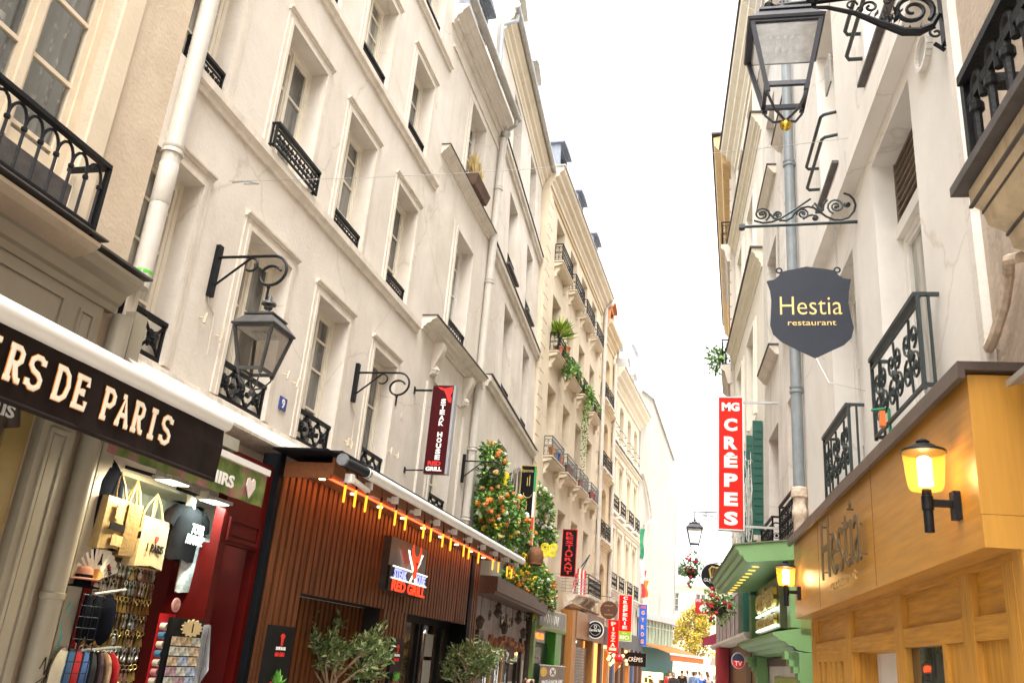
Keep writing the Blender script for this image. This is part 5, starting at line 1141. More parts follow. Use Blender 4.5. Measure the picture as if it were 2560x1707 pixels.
slats(.3, 1.15, -.3, 3.42, 0); slats(1.16, 7.9, 2.21, 3.44, .002); slats(3.69, 4.65, -.3, 2.205, .001); slats(8.1, 8.55, -.3, 3.44, 0); slats(1.17, 3.69, -.3, 2.19, .3)
m = f.mb(); m.box(.2, .285, -.02, .2, -.3, 3.56); m.build('black_post', M('black_metal_panel', (.005, .006, .008), .6, .3, 4, .05, 20, spec=.08), f.o)
m = f.mb(); m.box(7.9, 8.1, -.03, .43, -.3, 3.46); m.build('black_post', M('black_metal_panel', (0, 0, 0)), f.o)
m = f.mb(); m.box(1.15, 7.9, .061, .4, 2.215, 2.25); m.box(3.69, 3.72, .061, .33, -.3, 2.2); m.box(4.62, 4.65, .061, .33, -.3, 2.2); m.build('opening_lining', M('black_backing', (0, 0, 0)), f.o)
m = f.mb(); m.box(4.66, 7.9, .34, .36, -.3, 2.21); gl = m.build('shop_glazing', pane_glass('smoky_glass', (.05, .035, .02), .8, .05), f.o)
m = f.mb()
for u in (4.66, 5.12, 6.12, 6.3, 7.32, 7.82): m.box(u, u+.07, .27, .338, -.3, 2.21)
m.box(4.73, 7.82, .272, .337, 2.12, 2.208); m.build('black_frames', IRON, f.o)
m = f.mb(); m.box(5.24, 5.42, .32, .333, 1.6, 2.1); m.build('ochre_strip', M('ochre_paint', (.4, .28, .06), .5, .2, 5), f.o)
for z_ in (1.62, 1.2):
    m = f.mb(); m.box(6.7, 7.1, .32, .334, z_, z_+.36); m.build('menu_sheet', M('paper_grey', (.42, .40, .36), .7, .1, 20), f.o)
WARMW = M('soffit_wood', (.26, .09, .03), .45, .2, 2, .1, 10, wood=1)
m = f.mb(); m.box(.3, 8.6, -.55, .02, 3.445, 3.5); m.box(.3, .36, -.55, .02, 3.34, 3.444); m.box(.3, 8.6, -.58, -.551, 3.38, 3.56); m.build('soffit', WARMW, f.o)
m = f.mb(); m.box(.0, 9.0, -.62, .0, 3.562, 3.585); m.build('black_roof_sheet', M('black_metal_panel', (0, 0, 0)), f.o)
RED_LED = E('red_led', (1, .06, .015), 1.6)
m = f.mb(); m.box(.45, 8.5, -.30, -.285, 3.425, 3.442); m.build('red_led_strip', RED_LED, f.o)
m = f.mb(); m.box(.5, .9, -.5, -.44, 3.44, 3.4445); m.build('warm_led_strip', E('warm_led', (1, .5, .12), .8), f.o)
for k in range(9):
    m = f.mb(); m.lathe([(.0, 0), (.035, .0), (.04, .012)], (.9+k*.9, -.17, 3.43), 10, caps=False); m.build('downlight', E('downlight', (1, .78, .4), 2), f.o)
for k in range(6):
    ld = bpy.data.lights.new('soffit_light', 'AREA'); ld.energy = .85; ld.color = (1, .30, .07); ld.shape = 'RECTANGLE'; ld.size = 1.3; ld.size_y = .08
    lo = bpy.data.objects.new('soffit_light', ld); col.objects.link(lo); lo.parent = f.o; lo.location = (1.0+k*1.35, -.2, 3.42); lo.rotation_euler = (R(12), 0, 0)
f = B1.at('rolled_awning', 'long white rolled awning cassette with small clamps above the slatted front', 'awning', 8.0, 1.2, 3.5)
m = f.mb(); m.tube([(.75, 0, 0), (8.9, 0, 0)], .062, 14); m.build('white_roller', M('white_enamel', (0, 0, 0)), f.o, smooth=40)
m = f.mb(); m.tube([(.2, .03, .0), (.74, .0, 0)], .058, 12); m.build('black_sleeve', IRON, f.o, smooth=40)
m = f.mb(); m.box(.15, 8.95, .03, .6, .08, .1); m.build('black_flap', IRON, f.o)
for u in (.12, .78): 
    m = f.mb(); m.lathe([(.0, -.03), (.07, -.03), (.07, .03), (.0, .03)], (u, 0.02, .0), 10) if False else m.tube([(u-.02, 0, 0), (u+.02, 0, 0)], .064, 10); m.build('end_cap', IRON_GREY, f.o)
for k in range(10):
    u = 1.0+k*.85; m = f.mb(); m.box(u, u+.05, .02, .1, -.14, -.06); m.bar((u+.05, .1, -.1), (u+.05, .7, .0), .03, .04); m.build('clamp', WFRAME_W, f.o)
m = f.mb(); m.box(.34, .42, -.03, .05, -.19, -.1); m.bar((.4, 0, -.14), (1.0, .05, -.16), .05, .04); m.build('motor_box', WFRAME_W, f.o)
ORB = E('amber_bulb', (1, .36, .02), .55)
for k, u in enumerate((8.5, 8.79, 9.1, 9.55, 10.06, 10.44, 11.16, 11.48, 12.03, 12.43, 13.14, 13.44, 14.03, 15.0, 15.42, 16.1, 16.47)):
    t = B1.at('hanging_bulb', 'slim amber tube bulb hanging from the rolled awning over the slatted front', 'light bulb', u, 1.1, 3.12, 'amber bulbs under the rolled awning')
    m = t.mb(); m.lathe([(.003, 0), (.013, .012), (.0135, .17), (.010, .19)], n=8); m.build('glass_tube', ORB, t.o, smooth=50)
    m = t.mb(); m.lathe([(.011, .188), (.013, .2), (.012, .25), (.006, .26)], n=8); m.tube([(0, 0, .255), (.01, .02, .38)], .004, 4); m.build('socket', IRON, t.o)
# lit sign
t = B1.at('steakhouse_sign', 'lit sign with red bull head and crossed forks on the slatted front', 'sign', 12.13, .56, 2.8)
NR = E('neon_red', (1, .045, .012), .38); NWH = E('neon_white', (.9, 1, .85), .4); NB_ = E('neon_blue_white', (.38, .42, 1), .3)
m = t.mb(); m.box(-.78, .78, -.03, .08, -.36, .36); m.build('backboard', M('brushed_steel_dark', (.09, .08, .075), .3, .3, 4, metal=.7), t.o)
m = t.mb(); m.box(-.8, .8, -.07, -.031, -.36, -.03); m.build('letter_box', IRON, t.o)
text(t.o, 'STEAK', NB_, .13, (-.38, -.078, -.115), width=.52, bold=.03); text(t.o, 'HOUSE', NB_, .13, (.46, -.078, -.115), width=.5, bold=.03); text(t.o, 'RED GRILL', NR, .15, (.03, -.078, -.275), width=1.42, bold=.035)
m = t.mb(); m.box(-.72, .76, -.085, -.071, -.04, -.022); m.box(-.74, .76, -.085, -.071, -.195, -.18); m.bar((-.17, -.1, .17), (.22, -.1, -.17), .03, .015, up=(0, 1, 0)); m.bar((.33, -.095, .14), (-.02, -.095, -.17), .03, .015, up=(0, 1, 0))
for x, s in ((-.17, 1), (.33, -1)):
    for d in (-.03, .03): m.bar((x, -.1, .16), (x-s*.05+d, -.1, .24), .012, .01, up=(0, 1, 0))
m.build('forks_and_lines', NWH, t.o)
hd = [(0, -.13), (.04, -.1), (.05, -.02), (.06, .04), (.10, .09), (.13, .13), (.07, .14), (.045, .17), (0, .16)]
pts = [(x+.08, z) for x, z in hd]+[(-x+.08, z) for x, z in hd[-2:0:-1]]
m = t.mb(); m.prism(pts[::-1], -.13, -.10)
for sx in (-1, 1): m.tube([(.08+sx*.04, -.115, .155), (.08+sx*.12, -.115, .18), (.08+sx*.17, -.115, .24), (.08+sx*.165, -.115, .34)], [.022, .024, .018, .006], 6)
m.build('bull_head', NR, t.o)
m = t.mb(); m.prism([(.08, -.03), (.092, .05), (.08, .11), (.068, .05)], -.136, -.131); m.prism([(.1, .06), (.135, .1), (.105, .1)], -.136, -.131); m.prism([(.06, .06), (.055, .1), (.025, .1)], -.136, -.131); m.prism([(.06, -.1), (.08, -.07), (.1, -.1), (.08, -.085)], -.136, -.131); m.build('face_marks', M('dark_red_ink', (.12, .0, .0), .5), t.o)
# hanging steak sign
t = thing('hanging_sign', 'tall maroon hanging sign with red bull head reading STEAK HOUSE RED GRILL downwards', 'sign', (-4.455, 13.03, 4.37))
MAR = M('maroon_panel', (.05, .005, .007), .35, .12, 4, spec=.15)
m = MB(); m.box(-.195, .16, -.06, .06, 0, 1.47); m.build('panel', MAR, t); m = MB(); m.box(.161, .2, -.063, .063, -.005, 1.475); m.box(-.2, -.196, -.063, .063, -.005, 1.475); m.build('frame', M('grey_frame', (.28, .28, .3), .4, .1), t)
SW = M('sign_white', (.82, .80, .76), .5, .03)
for i, ch in enumerate('STEAK HOUSE'):
    if ch != ' ': text(t, ch, SW, .082, (.01, -.064, 1.20-i*.0935), width=.085, bold=.05, name='letter')
text(t, 'RED', M('sign_red', (.62, .015, .012), .5, .03), .07, (-.03, -.064, .165), width=.22, bold=.05); text(t, 'GRILL', SW, .07, (-.03, -.064, .075), width=.27, bold=.05)
m = MB(); m.prism([(x, 1.47+z) for x, z in [(.02, -.05), (-.12, -.02), (-.06, -.07), (.0, -.09), (.04, -.16), (.09, -.28), (.14, -.3), (.145, -.22), (.12, -.18), (.15, -.1), (.14, -.02)]][::-1], -.066, -.061); m.build('bull_head', M('sign_red', (0, 0, 0)), t)
m = MB(); m.bar((-.54, 0, 1.40), (-.2, 0, 1.40), .03, .03); m.bar((-.54, 0, .05), (-.2, 0, .06), .02, .02); m.box(-.545, -.53, -.03, .03, 1.34, 1.46); m.box(-.545, -.53, -.03, .03, .0, .1); m.build('fixing_arms', IRON, t)
t = thing('number_plate', 'small blue enamel plate with white number 9 on the cream wall', 'number plate', (-4.995, 8.82, 4.285), R(90)); m = MB(); m.box(-.085, .085, -.012, 0, -.075, .075); m.build('plate', M('enamel_blue', (.03, .06, .26), .25, .1), t); text(t, '9', SW, .11, (0, -.016, 0), bold=.02)
# menu boards
def food(t, kind):
    m = MB(); rnd = random.Random(kind)
    for k in range(40): m.blob((rnd.uniform(-.15, .15), -.055, rnd.uniform(.12, .32)-.0), rnd.uniform(.02, .04), 5, 4, .2, (1, .3, 1))
    m.build('printed_meat', M('meat_red', (.35, .02, .03), .35, .5, 20), t)
    m = MB()
    for k in range(26): m.leaf((rnd.uniform(-.06, .06), -.07, .36), rnd.uniform(.06, .13), .3, Vector((rnd.uniform(-1, 1), rnd.uniform(-.1, .05), rnd.uniform(.3, 1))))
    m.build('printed_herbs', M('herb_green', (.06, .22, .02), .5, .4, 9), t)
for (u, w_, lab, kd) in ((8.28, .5, 'black menu board with meat picture at the near end of the slatted front', 1), (11.62, .42, 'black menu board half hidden behind the olive tree', 2)):
    t = B1.at('menu_board', lab, 'menu board', u, .72, 0); m = t.mb(); m.box(-w_/2, w_/2, -.05, .0, -.2, 1.84); m.build('board', M('black_gloss', (.008, .0075, .008), .3, .2, spec=.15), t.o)
    text(t.o, 'STEAK HOUSE', SW, .03, (.0, -.054, 1.63), width=.2, bold=.03); text(t.o, 'RED GRILL', M('sign_red', (0, 0, 0)), .04, (.0, -.054, 1.575), width=.2, bold=.04); m = MB(); m.prism([(x*.4-.03, 1.70+z*.4) for x, z in pts[::-1]], -.056, -.051); m.build('bull_head', M('sign_red', (0, 0, 0)), t.o)
    e_ = thing('x', None, None); bpy.data.objects.remove(e_)
    m = MB(); m.box(-w_*.45, w_*.45, -.053, -.0505, .95, 1.2); m.build('plate_print', M('paper_grey', (0, 0, 0)), t.o)
    m = MB(); rnd = random.Random(kd)
    for k in range(46): m.blob((rnd.uniform(-.15, .15), -.055, rnd.uniform(1.1, 1.3)), rnd.uniform(.018, .034), 5, 4, .2, (1, .3, 1))
    m.build('printed_meat', M('meat_red', (.38, .02, .03), .35, .6, 20), t.o)
    m = MB()
    for k in range(34): m.leaf((rnd.uniform(-.05, .05), -.07, 1.3), rnd.uniform(.06, .15), .25, Vector((rnd.uniform(-1, 1), rnd.uniform(-.1, .05), rnd.uniform(.3, 1))))
    m.build('printed_herbs', M('herb_green', (.08, .26, .02), .5, .4, 9), t.o)
# long catenary wires
m = MB(); m.tube([(-4.95, 6.87, 6.1), (-4.8, 7.3, 6.13), (-4.6, 7.9, 6.17), (-1.6, 15, 6.5), (1.25, 8.05, 6.99)][:1]+[Vector((-4.95, 6.87, 6.1)).lerp(Vector((1.30, 8.05, 6.99)), t_)-Vector((0, 0, .35*4*t_*(1-t_)*.3)) for t_ in [i/12 for i in range(1, 13)]], .0035, 4)
tag(m.build('overhead_wire', ZINC), 'thin overhead wire crossing the street from the cream house wall', 'wire')
m = MB(); m.tube([(-4.93, 6.9, 6.1), (-4.8, 6.93, 6.13), (-4.66, 6.95, 6.1), (-4.8, 6.92, 6.09)], .012, 5); tag(m.build('wire_tensioner', ZINC), 'looped wire tensioner on the cream wall above the old lantern', 'wire fitting')
# dried plant on a sill
t = thing('window_planter', 'brown planter with dried straw plant on the narrow cream house sill', 'planter', (-4.9, 14.75, 10.46)); m = MB(); m.add([(-.1, -.45, 0), (.14, -.45, 0), (.14, .45, 0), (-.1, .45, 0), (-.12, -.5, .22), (.2, -.5, .22), (.2, .5, .22), (-.12, .5, .22)], [(0, 3, 2, 1), (0, 1, 5, 4), (1, 2, 6, 5), (2, 3, 7, 6), (3, 0, 4, 7), (4, 5, 6, 7)]); m.build('box', M('brown_planter', (.11, .06, .04), .7, .3, 8), t)
m = MB()
for k in range(160): m.leaf((random.uniform(-.05, .1), random.uniform(-.45, .1), .2+random.uniform(0, .2)), random.uniform(.2, .45), .08, Vector((random.uniform(-.3, .3), random.uniform(-.6, .2), 1)))
m.build('straw', M('straw', (.5, .38, .16), .9, .2, 8), t)
# ------------------------------------------------------------------ foliage helpers
LEAF = [M('leaf_dark', (.045, .12, .02), .5, .35, 20), M('leaf_mid', (.10, .23, .035), .5, .3, 20), M('leaf_light', (.24, .40, .07), .5, .3, 20)]
OLV = [M('olive_leaf_dark', (.06, .105, .025), .5, .3, 20), M('olive_leaf', (.14, .21, .06), .5, .3, 20), M('olive_leaf_pale', (.34, .42, .2), .5, .25, 20)]
def foliage(name, blobs, mats, parent, n_per, size, w=.5, seed=3, shell=.35):
    rnd = random.Random(seed); m = MB()
    for (x, y, z, r) in blobs:
        for k in range(int(n_per*(r/.25)**2)):
            d = Vector((rnd.gauss(0, 1), rnd.gauss(0, 1), rnd.gauss(0, 1))).normalized(); q = r*(shell+(1.06-shell)*rnd.random()**.6)
            m.cur = rnd.choices((0, 1, 2), (.28, .40, .32))[0]; random.seed(rnd.random()); m.leaf(Vector((x, y, z))+d*q, size*rnd.uniform(.6, 1.25), w, d+Vector((rnd.gauss(0, .7), rnd.gauss(0, .7), rnd.gauss(-.2, .7))))
    return m.build(name, mats, parent)
def rose(m, c, r, rnd):
    c = Vector(c)
    m.blob(c, r*.62, 7, 5, .12)
    for k in range(7):
        d = Vector((rnd.gauss(0, 1), rnd.gauss(0, 1), rnd.gauss(0, 1))).normalized(); m.blob(c+d*r*.5, r*.5, 5, 3, .2, (1, 1, .8))
def rose_meshes(name, mat, r, rnd):
    out = []
    for v in range(3):
        m = MB(); rose(m, (0, 0, 0), r, rnd); o = m.build(name, mat, None, smooth=60); out.append(o.data); bpy.data.objects.remove(o)
    return out
def put_rose(name, meshes, parent, p, rnd):
    o = bpy.data.objects.new(name, meshes[rnd.randrange(3)]); col.objects.link(o); o.parent = parent; o.location = p; o.rotation_euler = (rnd.uniform(0, 6), rnd.uniform(0, 6), rnd.uniform(0, 6)); s = rnd.uniform(.7, 1.2); o.scale = (s, s, s)
def roses(name, blobs, mat, parent, n, r, seed, toward, cond):
    rnd = random.Random(seed); k = 0; tries = 0; ms = rose_meshes(name, mat, r, rnd)
    while k < n and tries < n*40:
        tries += 1; x, y, z, R_ = rnd.choice(blobs); d = (Vector(toward)+Vector((rnd.gauss(0, .6), rnd.gauss(0, .6), rnd.gauss(0, .6)))).normalized(); p = Vector((x, y, z))+d*R_*rnd.uniform(1.0, 1.16)
        if not cond(p): continue
        put_rose(name, ms, parent, p, rnd); k += 1
FB = [(-4.55,16.58,5.56,.18),(-4.58,17.06,5.49,.22),(-4.56,16.76,5.18,.2),(-4.6,17.45,5.07,.26),(-4.57,16.94,4.8,.27),(-4.55,16.49,4.5,.18),(-4.62,17.81,4.74,.28),(-4.67,18.67,5.03,.17),(-4.58,17.15,4.37,.29),(-4.66,18.49,4.55,.27),(-4.58,17.03,4.07,.24),(-4.67,18.65,4.22,.29),(-4.76,20.19,4.73,.26),(-4.76,20.08,5.19,.14),(-4.78,20.53,4.53,.26),(-4.87,22.06,4.65,.22),(-4.91,22.71,6.0,.18),(-4.97,23.81,6.09,.16),(-5.01,24.4,5.97,.22),(-5.05,25.07,5.73,.22),(-5.03,24.74,5.32,.27),(-5.07,25.4,5.11,.27),(-4.87,22.08,4.07,.28),(-4.81,20.96,3.67,.27),(-4.91,22.74,3.89,.33),(-4.87,22.08,3.52,.32),(-4.99,24.03,3.77,.38),(-5.0,24.19,3.45,.31),(-5.07,25.44,3.67,.32),(-5.12,26.29,3.46,.28),(-5.14,26.59,3.24,.21),(-5.05,25.12,3.28,.27),(-4.93,23.04,3.3,.25),(-5.15,26.86,3.09,.13),(-4.8,20.85,3.41,.16),(-4.74,19.88,3.47,.14),(-4.96,23.49,3.0,.14),(-4.96,23.55,2.75,.1)]
t = thing('flower_garland', 'large climbing garland of orange, yellow and white roses with dense leaves over the bistro front', 'flower garland', (0, 0, 0))
FB = [(x, y, z, r*1.1) for x, y, z, r in FB]
foliage('foliage', FB, LEAF, t, 330, .12, .55, 11)
tw = (.45, -.8, .15)
low = lambda p: p.z < 4.2
roses('orange_rose', FB, M('orange_rose', (.62, .17, .012), .6, .25, 30), t, 98, .072, 1, tw, lambda p: p.y < 22 or (p.z < 4.2 and p.y < 27))
roses('peach_rose', FB, M('peach_rose', (.62, .36, .15), .6, .15, 30), t, 70, .072, 2, tw, lambda p: True)
roses('yellow_rose', FB, M('yellow_rose', (.62, .42, .015), .6, .2, 30), t, 98, .056, 3, tw, lambda p: p.z < 4.3 and p.y < 23.5)
roses('white_rose', FB, M('white_rose', (.74, .70, .64), .6, .08, 30), t, 98, .07, 4, tw, lambda p: p.y > 22.5 or (p.z > 4 and random.random() < .25))
m = MB()
for k in range(9): m.tube([(-4.96+random.uniform(-.06, .06), 23.5+random.uniform(-.1, .1), -.2), (-4.95+random.uniform(-.05, .05), 23.5+random.uniform(-.1, .1), 1.5), (-4.96+random.uniform(-.1, .1), 23.5+random.uniform(-.2, .2), 3.2)], .03, 5)
for k in range(12): u = random.uniform(19.8, 20.6); m.tube([(-4.86, u, 4.4), (-4.86, u+random.uniform(-.1, .1), 5.3), (-4.84, u+random.uniform(-.3, .1), 5.9+random.uniform(-.2, .2))], .007, 4)
m.build('vine_stems', M('vine_bark', (.05, .035, .022), .95, .3, 12, .5, 30), t)
def butterfly(x, y, z, s, label):
    t = thing('wire_butterfly', label, 'decoration', (x, y, z), 0, 'yellow wire butterflies among the roses'); m = MB()
    for sx in (-1, 1):
        for (cx, cz, rx, rz) in ((.45, .35, .42, .4), (.35, -.3, .3, .32)):
            for k in (1, .7, .4): m.tube([(sx*(cx*s+rx*s*k*math.cos(R(a))), 0, cz*s+rz*s*k*math.sin(R(a))) for a in range(0, 361, 30)], .012, 4)
    m.build('wings', M('yellow_wire', (.72, .60, .02), .5, .05), t); m = MB(); m.tube([(0, 0, -.5*s), (0, 0, .6*s)], .02, 5); m.build('body', M('yellow_wire', (0, 0, 0)), t)
butterfly(-4.42, 17.0, 5.12, .2, 'yellow wire butterfly near the top of the rose garland'); butterfly(-4.08, 21, 4.2, .24, 'yellow wire butterfly beside the wicker basket')
t = thing('wicker_basket', 'brown wicker dome basket hanging in the roses', 'basket', (-4.4, 21, 4.05)); m = MB(); m.lathe([(.16, -.18), (.2, 0), (.17, .14), (.08, .22), (.02, .24)], n=14); m.build('dome', M('wicker', (.16, .065, .025), .85, .4, 30, .6, 60), t, smooth=50)
m = MB(); m.lathe([(.165, -.2), (.175, -.19), (.175, -.165), (.165, -.155)], n=14, caps=False); m.build('rim', M('wicker', (0, 0, 0)), t)
# ------------------------------------------------------------------ ristorante sign
GOLD = M('gold_leaf', (.62, .46, .14), .4, .1, 6, metal=.4); BLKP = M('black_gloss', (0, 0, 0))
t = thing('ristorante_sign', 'tall black hanging sign with gold edging and Italian flag stripe, half covered by roses', 'sign', (-4.875, 21.74, 4.4))
m = MB(); m.box(-.2, .2, -.05, .05, 0, 2.02); m.build('panel', BLKP, t)
m = MB(); m.box(-.215, -.2, -.055, .055, 0, 2.02); m.box(.2, .215, -.055, .055, 0, 2.02); m.box(-.215, .215, -.055, .055, 2.02, 2.035); m.build('gold_border', GOLD, t)
for c, z0, z1, nm in (((.02, .25, .08), 1.35, 2.02, 'green'), ((.75, .73, .7), .7, 1.35, 'white'), ((.55, .02, .03), 0, .7, 'red')):
    m = MB(); m.box(.14, .2, -.056, -.051, z0, z1); m.build('flag_stripe', M('flag_'+nm, c, .5, .03), t)
text(t, 'Ristorante', GOLD, .085, (-.04, -.056, 1.9), width=.3, bold=.0)
m = MB(); m.box(-.04, -.022, -.06, -.051, 1.5, 1.72); m.box(.02, .038, -.06, -.051, 1.5, 1.78)
m.tube([(-.0+.11*math.cos(R(a)), -.058, 1.3+.11*math.sin(R(a))) for a in range(170, 361, 15)], .009, 4); m.box(-.025, -.005, -.06, -.051, .88, 1.1)
for z in (.62, .36): m.tube([(-.0+.1*math.cos(R(a)), -.058, z+.1*math.sin(R(a))) for a in range(0, 361, 20)], .009, 4)
m.build('gold_letters', GOLD, t)
m = MB(); m.bar((-.55, 0, 1.95), (-.21, 0, 1.95), .02, .02); m.bar((-.55, 0, 1.9), (-.21, 0, 1.9), .02, .02); m.build('fixing_arms', ZINC, t)
# ------------------------------------------------------------------ bistro front under the garland
f = Fr('bistro_front', 'rustic bistro front with brown beam canopy, pinkish plaster, iron ornaments and dark doors', 'shopfront', -4.87, 16.56, -3.35)
BW = M('brown_beam', (.085, .038, .022), .6, .3, 2, .2, 12, wood=1)
m = f.mb(); m.box(.45, 8.2, -.6, .0, 2.92, 3.2); m.box(.45, 8.2, -.56, .0, 2.86, 2.919); m.build('beam_canopy', BW, f.o)
m = f.mb(); m.box(.1, 9.3, -.06, .0, -.3, 2.86); m.build('plaster', M('pinkish_plaster', (.34, .27, .25), .9, .2, 2, .3, 20, streak=.8, sscale=2), f.o)
BD = M('dark_brown_wood', (.05, .022, .016), .5, .3, 2, .15, 10, wood=3)
for (a, c) in ((1.3, 1.8), (7.0, 7.2)):
    q = f.mb(); q.box(a, c, -.14, -.061, -.3, 2.2); q.build('post', BD, f.o)
q = f.mb(); q.box(1.9, 7.0, -.08, -.061, -.3, 1.95); q.build('doors', BD, f.o)
for u in (2.3, 3.6, 5.0, 6.2):
    q = f.mb(); q.box(u, u+.5, -.092, -.081, .2, 1.85); q.build('door_glass', PANE_D, f.o)
for u in (2.9, 4.3):
    q = f.mb(); q.box(u, u+.12, -.13, -.081, -.3, 1.94); q.build('ochre_post', M('ochre_post_wood', (.5, .28, .1), .5, .2, 2, wood=3), f.o)
for k in range(7):
    q = f.mb(); u = 1.0+k*.95; z = 2.2+.2*(k % 3); q.tube([(u, -.2, 2.86), (u, -.2, z+.25)], .006, 4)
    if k % 3 == 0: q.lathe([(.05, 0), (.09, .16), (.11, .17), (.03, .26)], (u, -.2, z), 6)
    elif k % 3 == 1: q.tube(spiral(u, z+.1, .14, .03, 0, 560, 20, -.2), .012, 5)
    else: q.lathe([(.02, -.1), (.11, .0), (.06, .1), (.08, .16), (.02, .24)], (u, -.2, z), 8)
    q.build('iron_ornament', M('rusty_iron', (.07, .045, .035), .7, .4, 12), f.o)
for k in range(10):
    q = f.mb(); u = 2.0+k*.55; q.blob((u, -.25, 1.98+random.uniform(-.06, .08)), .1, 6, 4, .3, (.7, .7, 1.3)); q.build('hanging_pan', M('copper_pan', (.28, .11, .05), .45, .5, 10, metal=.4), f.o)
text(f.o, 'PUB', BRASS_D, .34, (4.6, -.1, 2.5), width=1.3, bold=.0, extrude=.03)
# ------------------------------------------------------------------ green bar, door 15, round sign bar
f = B3.at('green_bar_front', 'bright green bar front with grey lettered board, red LED panel and window hatch', 'shopfront', 0, .3, 0)
GRN = M('bright_green_paint', (.055, .27, .02), .45, .08, 4); PGR = M('pale_green_post', (.22, .33, .10), .5, .1, 4)
m = f.mb(); m.box(.0, .2, -.02, .3, -.3, 3.0); m.build('corner_post', PGR, f.o)
m = f.mb(); m.box(.2, 3.8, -.1, .3, 2.62, 3.1); m.build('name_board', M('grey_board_old', (.24, .23, .22), .6, .3, 3, streak=.5), f.o)
m = f.mb()
for k in range(9): u = .7+k*.24; m.bar((u, -.106, 2.72+.05*(k % 2)), (u+.1, -.106, 2.98), .05, .008, up=(0, 1, 0))
m.build('white_letter_strokes', WHT_T, f.o)
m = f.mb(); m.profile([(.0, 2.52), (-.1, 2.52), (-.18, 2.6), (-.18, 2.615), (.0, 2.615)], .2, 3.8); m.build('ledge', PGR, f.o)
m = f.mb(); m.box(.21, 1.9, .1, .3, 2.18, 2.51); m.build('sign_recess', BLKP, f.o); text(f.o, '905.00', E('led_orange', (1, .08, .01), 1.6), .17, (1.1, .09, 2.35), width=1.1, bold=.03)
m = f.mb(); m.box(2.9, 3.8, -.02, .3, -.3, 2.519); m.build('green_wall', GRN, f.o); m = f.mb(); m.box(.2, 2.89, .25, .29, -.3, 2.179); m.build('hatch_back', M('dark_green_back', (.01, .07, .04), .5), f.o)
m = f.mb(); m.box(.3, 2.0, .2, .24, 1.6, 2.05); hb = m.build('chalk_board', BLKP, f.o); text(hb, 'LA RUE DE', WHT_T, .09, (1.15, .19, 1.92), width=1.1, bold=.01); text(hb, 'LA HUCHETTE', WHT_T, .09, (1.15, .19, 1.75), width=1.3, bold=.01)
t = B3.at('beer_banner', 'brown wood printed banner with three round logos reading PINTE A PARTIR 6.00', 'banner', 1.9, .5, 0)
m = t.mb(); m.box(-1.72, 1.72, -.02, .0, .2, 1.56); m.build('sheet', M('banner_wood_print', (.22, .12, .08), .6, .2, 2, wood=3), t.o)
m = t.mb(); m.tube([(-1.8, .0, 1.58), (1.8, .0, 1.56)], .02, 6); m.build('rail', ZINC, t.o)
m = t.mb(); m.box(-1.6, 1.5, -.026, -.021, 1.05, 1.24); m.build('text_band', BLKP, t.o)
text(t.o, 'PINTE À PARTIR 6.00€', WHT_T, .12, (-.05, -.031, 1.145), width=2.9, bold=.02)
for (x, mt, nm) in ((-1.3, M('logo_yellow', (.62, .38, .03), .5), 'a'), (-.1, WHT_T, 'b'), (1.1, M('logo_dark', (.06, .09, .09), .5), 'c')):
    m = t.mb(); m.prism([(x+.42*math.cos(k*math.pi/10), 1.4+.125*math.sin(k*math.pi/10)) for k in range(20)], -.027, -.021); m.build('round_logo', mt, t.o)
m = t.mb(); m.bar((-.3, -.03, 1.34), (.1, -.03, 1.46), .05, .01, up=(0, 1, 0)); m.bar((.1, -.03, 1.34), (-.3, -.03, 1.46), .05, .01, up=(0, 1, 0)); m.build('crossed_knives', BLKP, t.o)
f = B3.at('dark_door', 'dark blue green house door number 15 beside the orange timber post', 'door', 3.85, .2, 0)
m = f.mb(); m.box(0, 1.05, 0, .19, -.3, 2.55); m.build('door_leaf', M('petrol_paint', (.012, .028, .035), .4, .2, 3), f.o); m = f.mb(); m.box(.1, .95, -.01, -.001, .3, 1.2); m.build('lower_panel', M('petrol_paint', (0, 0, 0)), f.o)
m = f.mb(); m.box(-.0, 1.1, -.02, .19, 2.551, 3.2); m.build('cream_boards', M('cream_boarding', (.5, .42, .3), .7, .1, 4), f.o)
m = f.mb(); m.box(.5, .85, -.02, -.001, 1.45, 1.62); pl = m.build('number_plate', M('enamel_blue', (0, 0, 0)), f.o); text(pl, '15', SW, .12, (.675, -.026, 1.535), bold=.02)
OWD = M('orange_timber', (.36, .145, .025), .5, .2, 2, .1, 10, wood=3)
f = B3.at('cannibal_bar_front', 'wooden bar front with orange posts, board fascia and grey roller shutter', 'shopfront', 5.0, .4, 0)
m = f.mb(); m.box(0, .55, -.02, .4, -.3, 3.35); m.build('orange_post', OWD, f.o)
m = f.mb(); m.box(.551, 2.6, -.05, .4, 2.5, 3.38); m.build('orange_panel', M('amber_panel', (.30, .13, .03), .5, .25, 2, wood=3), f.o)
m = f.mb(); m.box(2.601, 6.6, -.03, .4, 2.5, 3.45); m.build('board_fascia', M('worn_board', (.17, .09, .055), .6, .35, 2, wood=1, streak=.3), f.o)
m = f.mb(); 
for k in range(26): m.box(.9, 4.2, .2, .24, -.3+k*.098, -.3+k*.098+.085)
m.build('roller_shutter', M('grey_shutter', (.20, .18, .16), .5, .2, 4), f.o)
for u in (.56, 4.25):
    q = f.mb(); q.box(u, u+.3, -.0, .3, -.3, 2.499); q.build('side_post', OWD, f.o)
q = f.mb(); q.box(1.0, 1.5, .1, .14, 2.36, 2.42); q.build('neon_tick', E('neon_mint', (.6, 1, .85), 1.5), f.o)
q = f.mb(); q.box(4.6, 6.6, .3, .39, -.3, 2.499); q.build('lit_back', E('amber_lit_back', (1, .45, .12), .35), f.o)
f = Fr('far_left_shopfronts', 'small restaurant fronts below the golden and cream stone houses, warm lights inside', 'shopfront', -4.75, 36.4, 3.0)
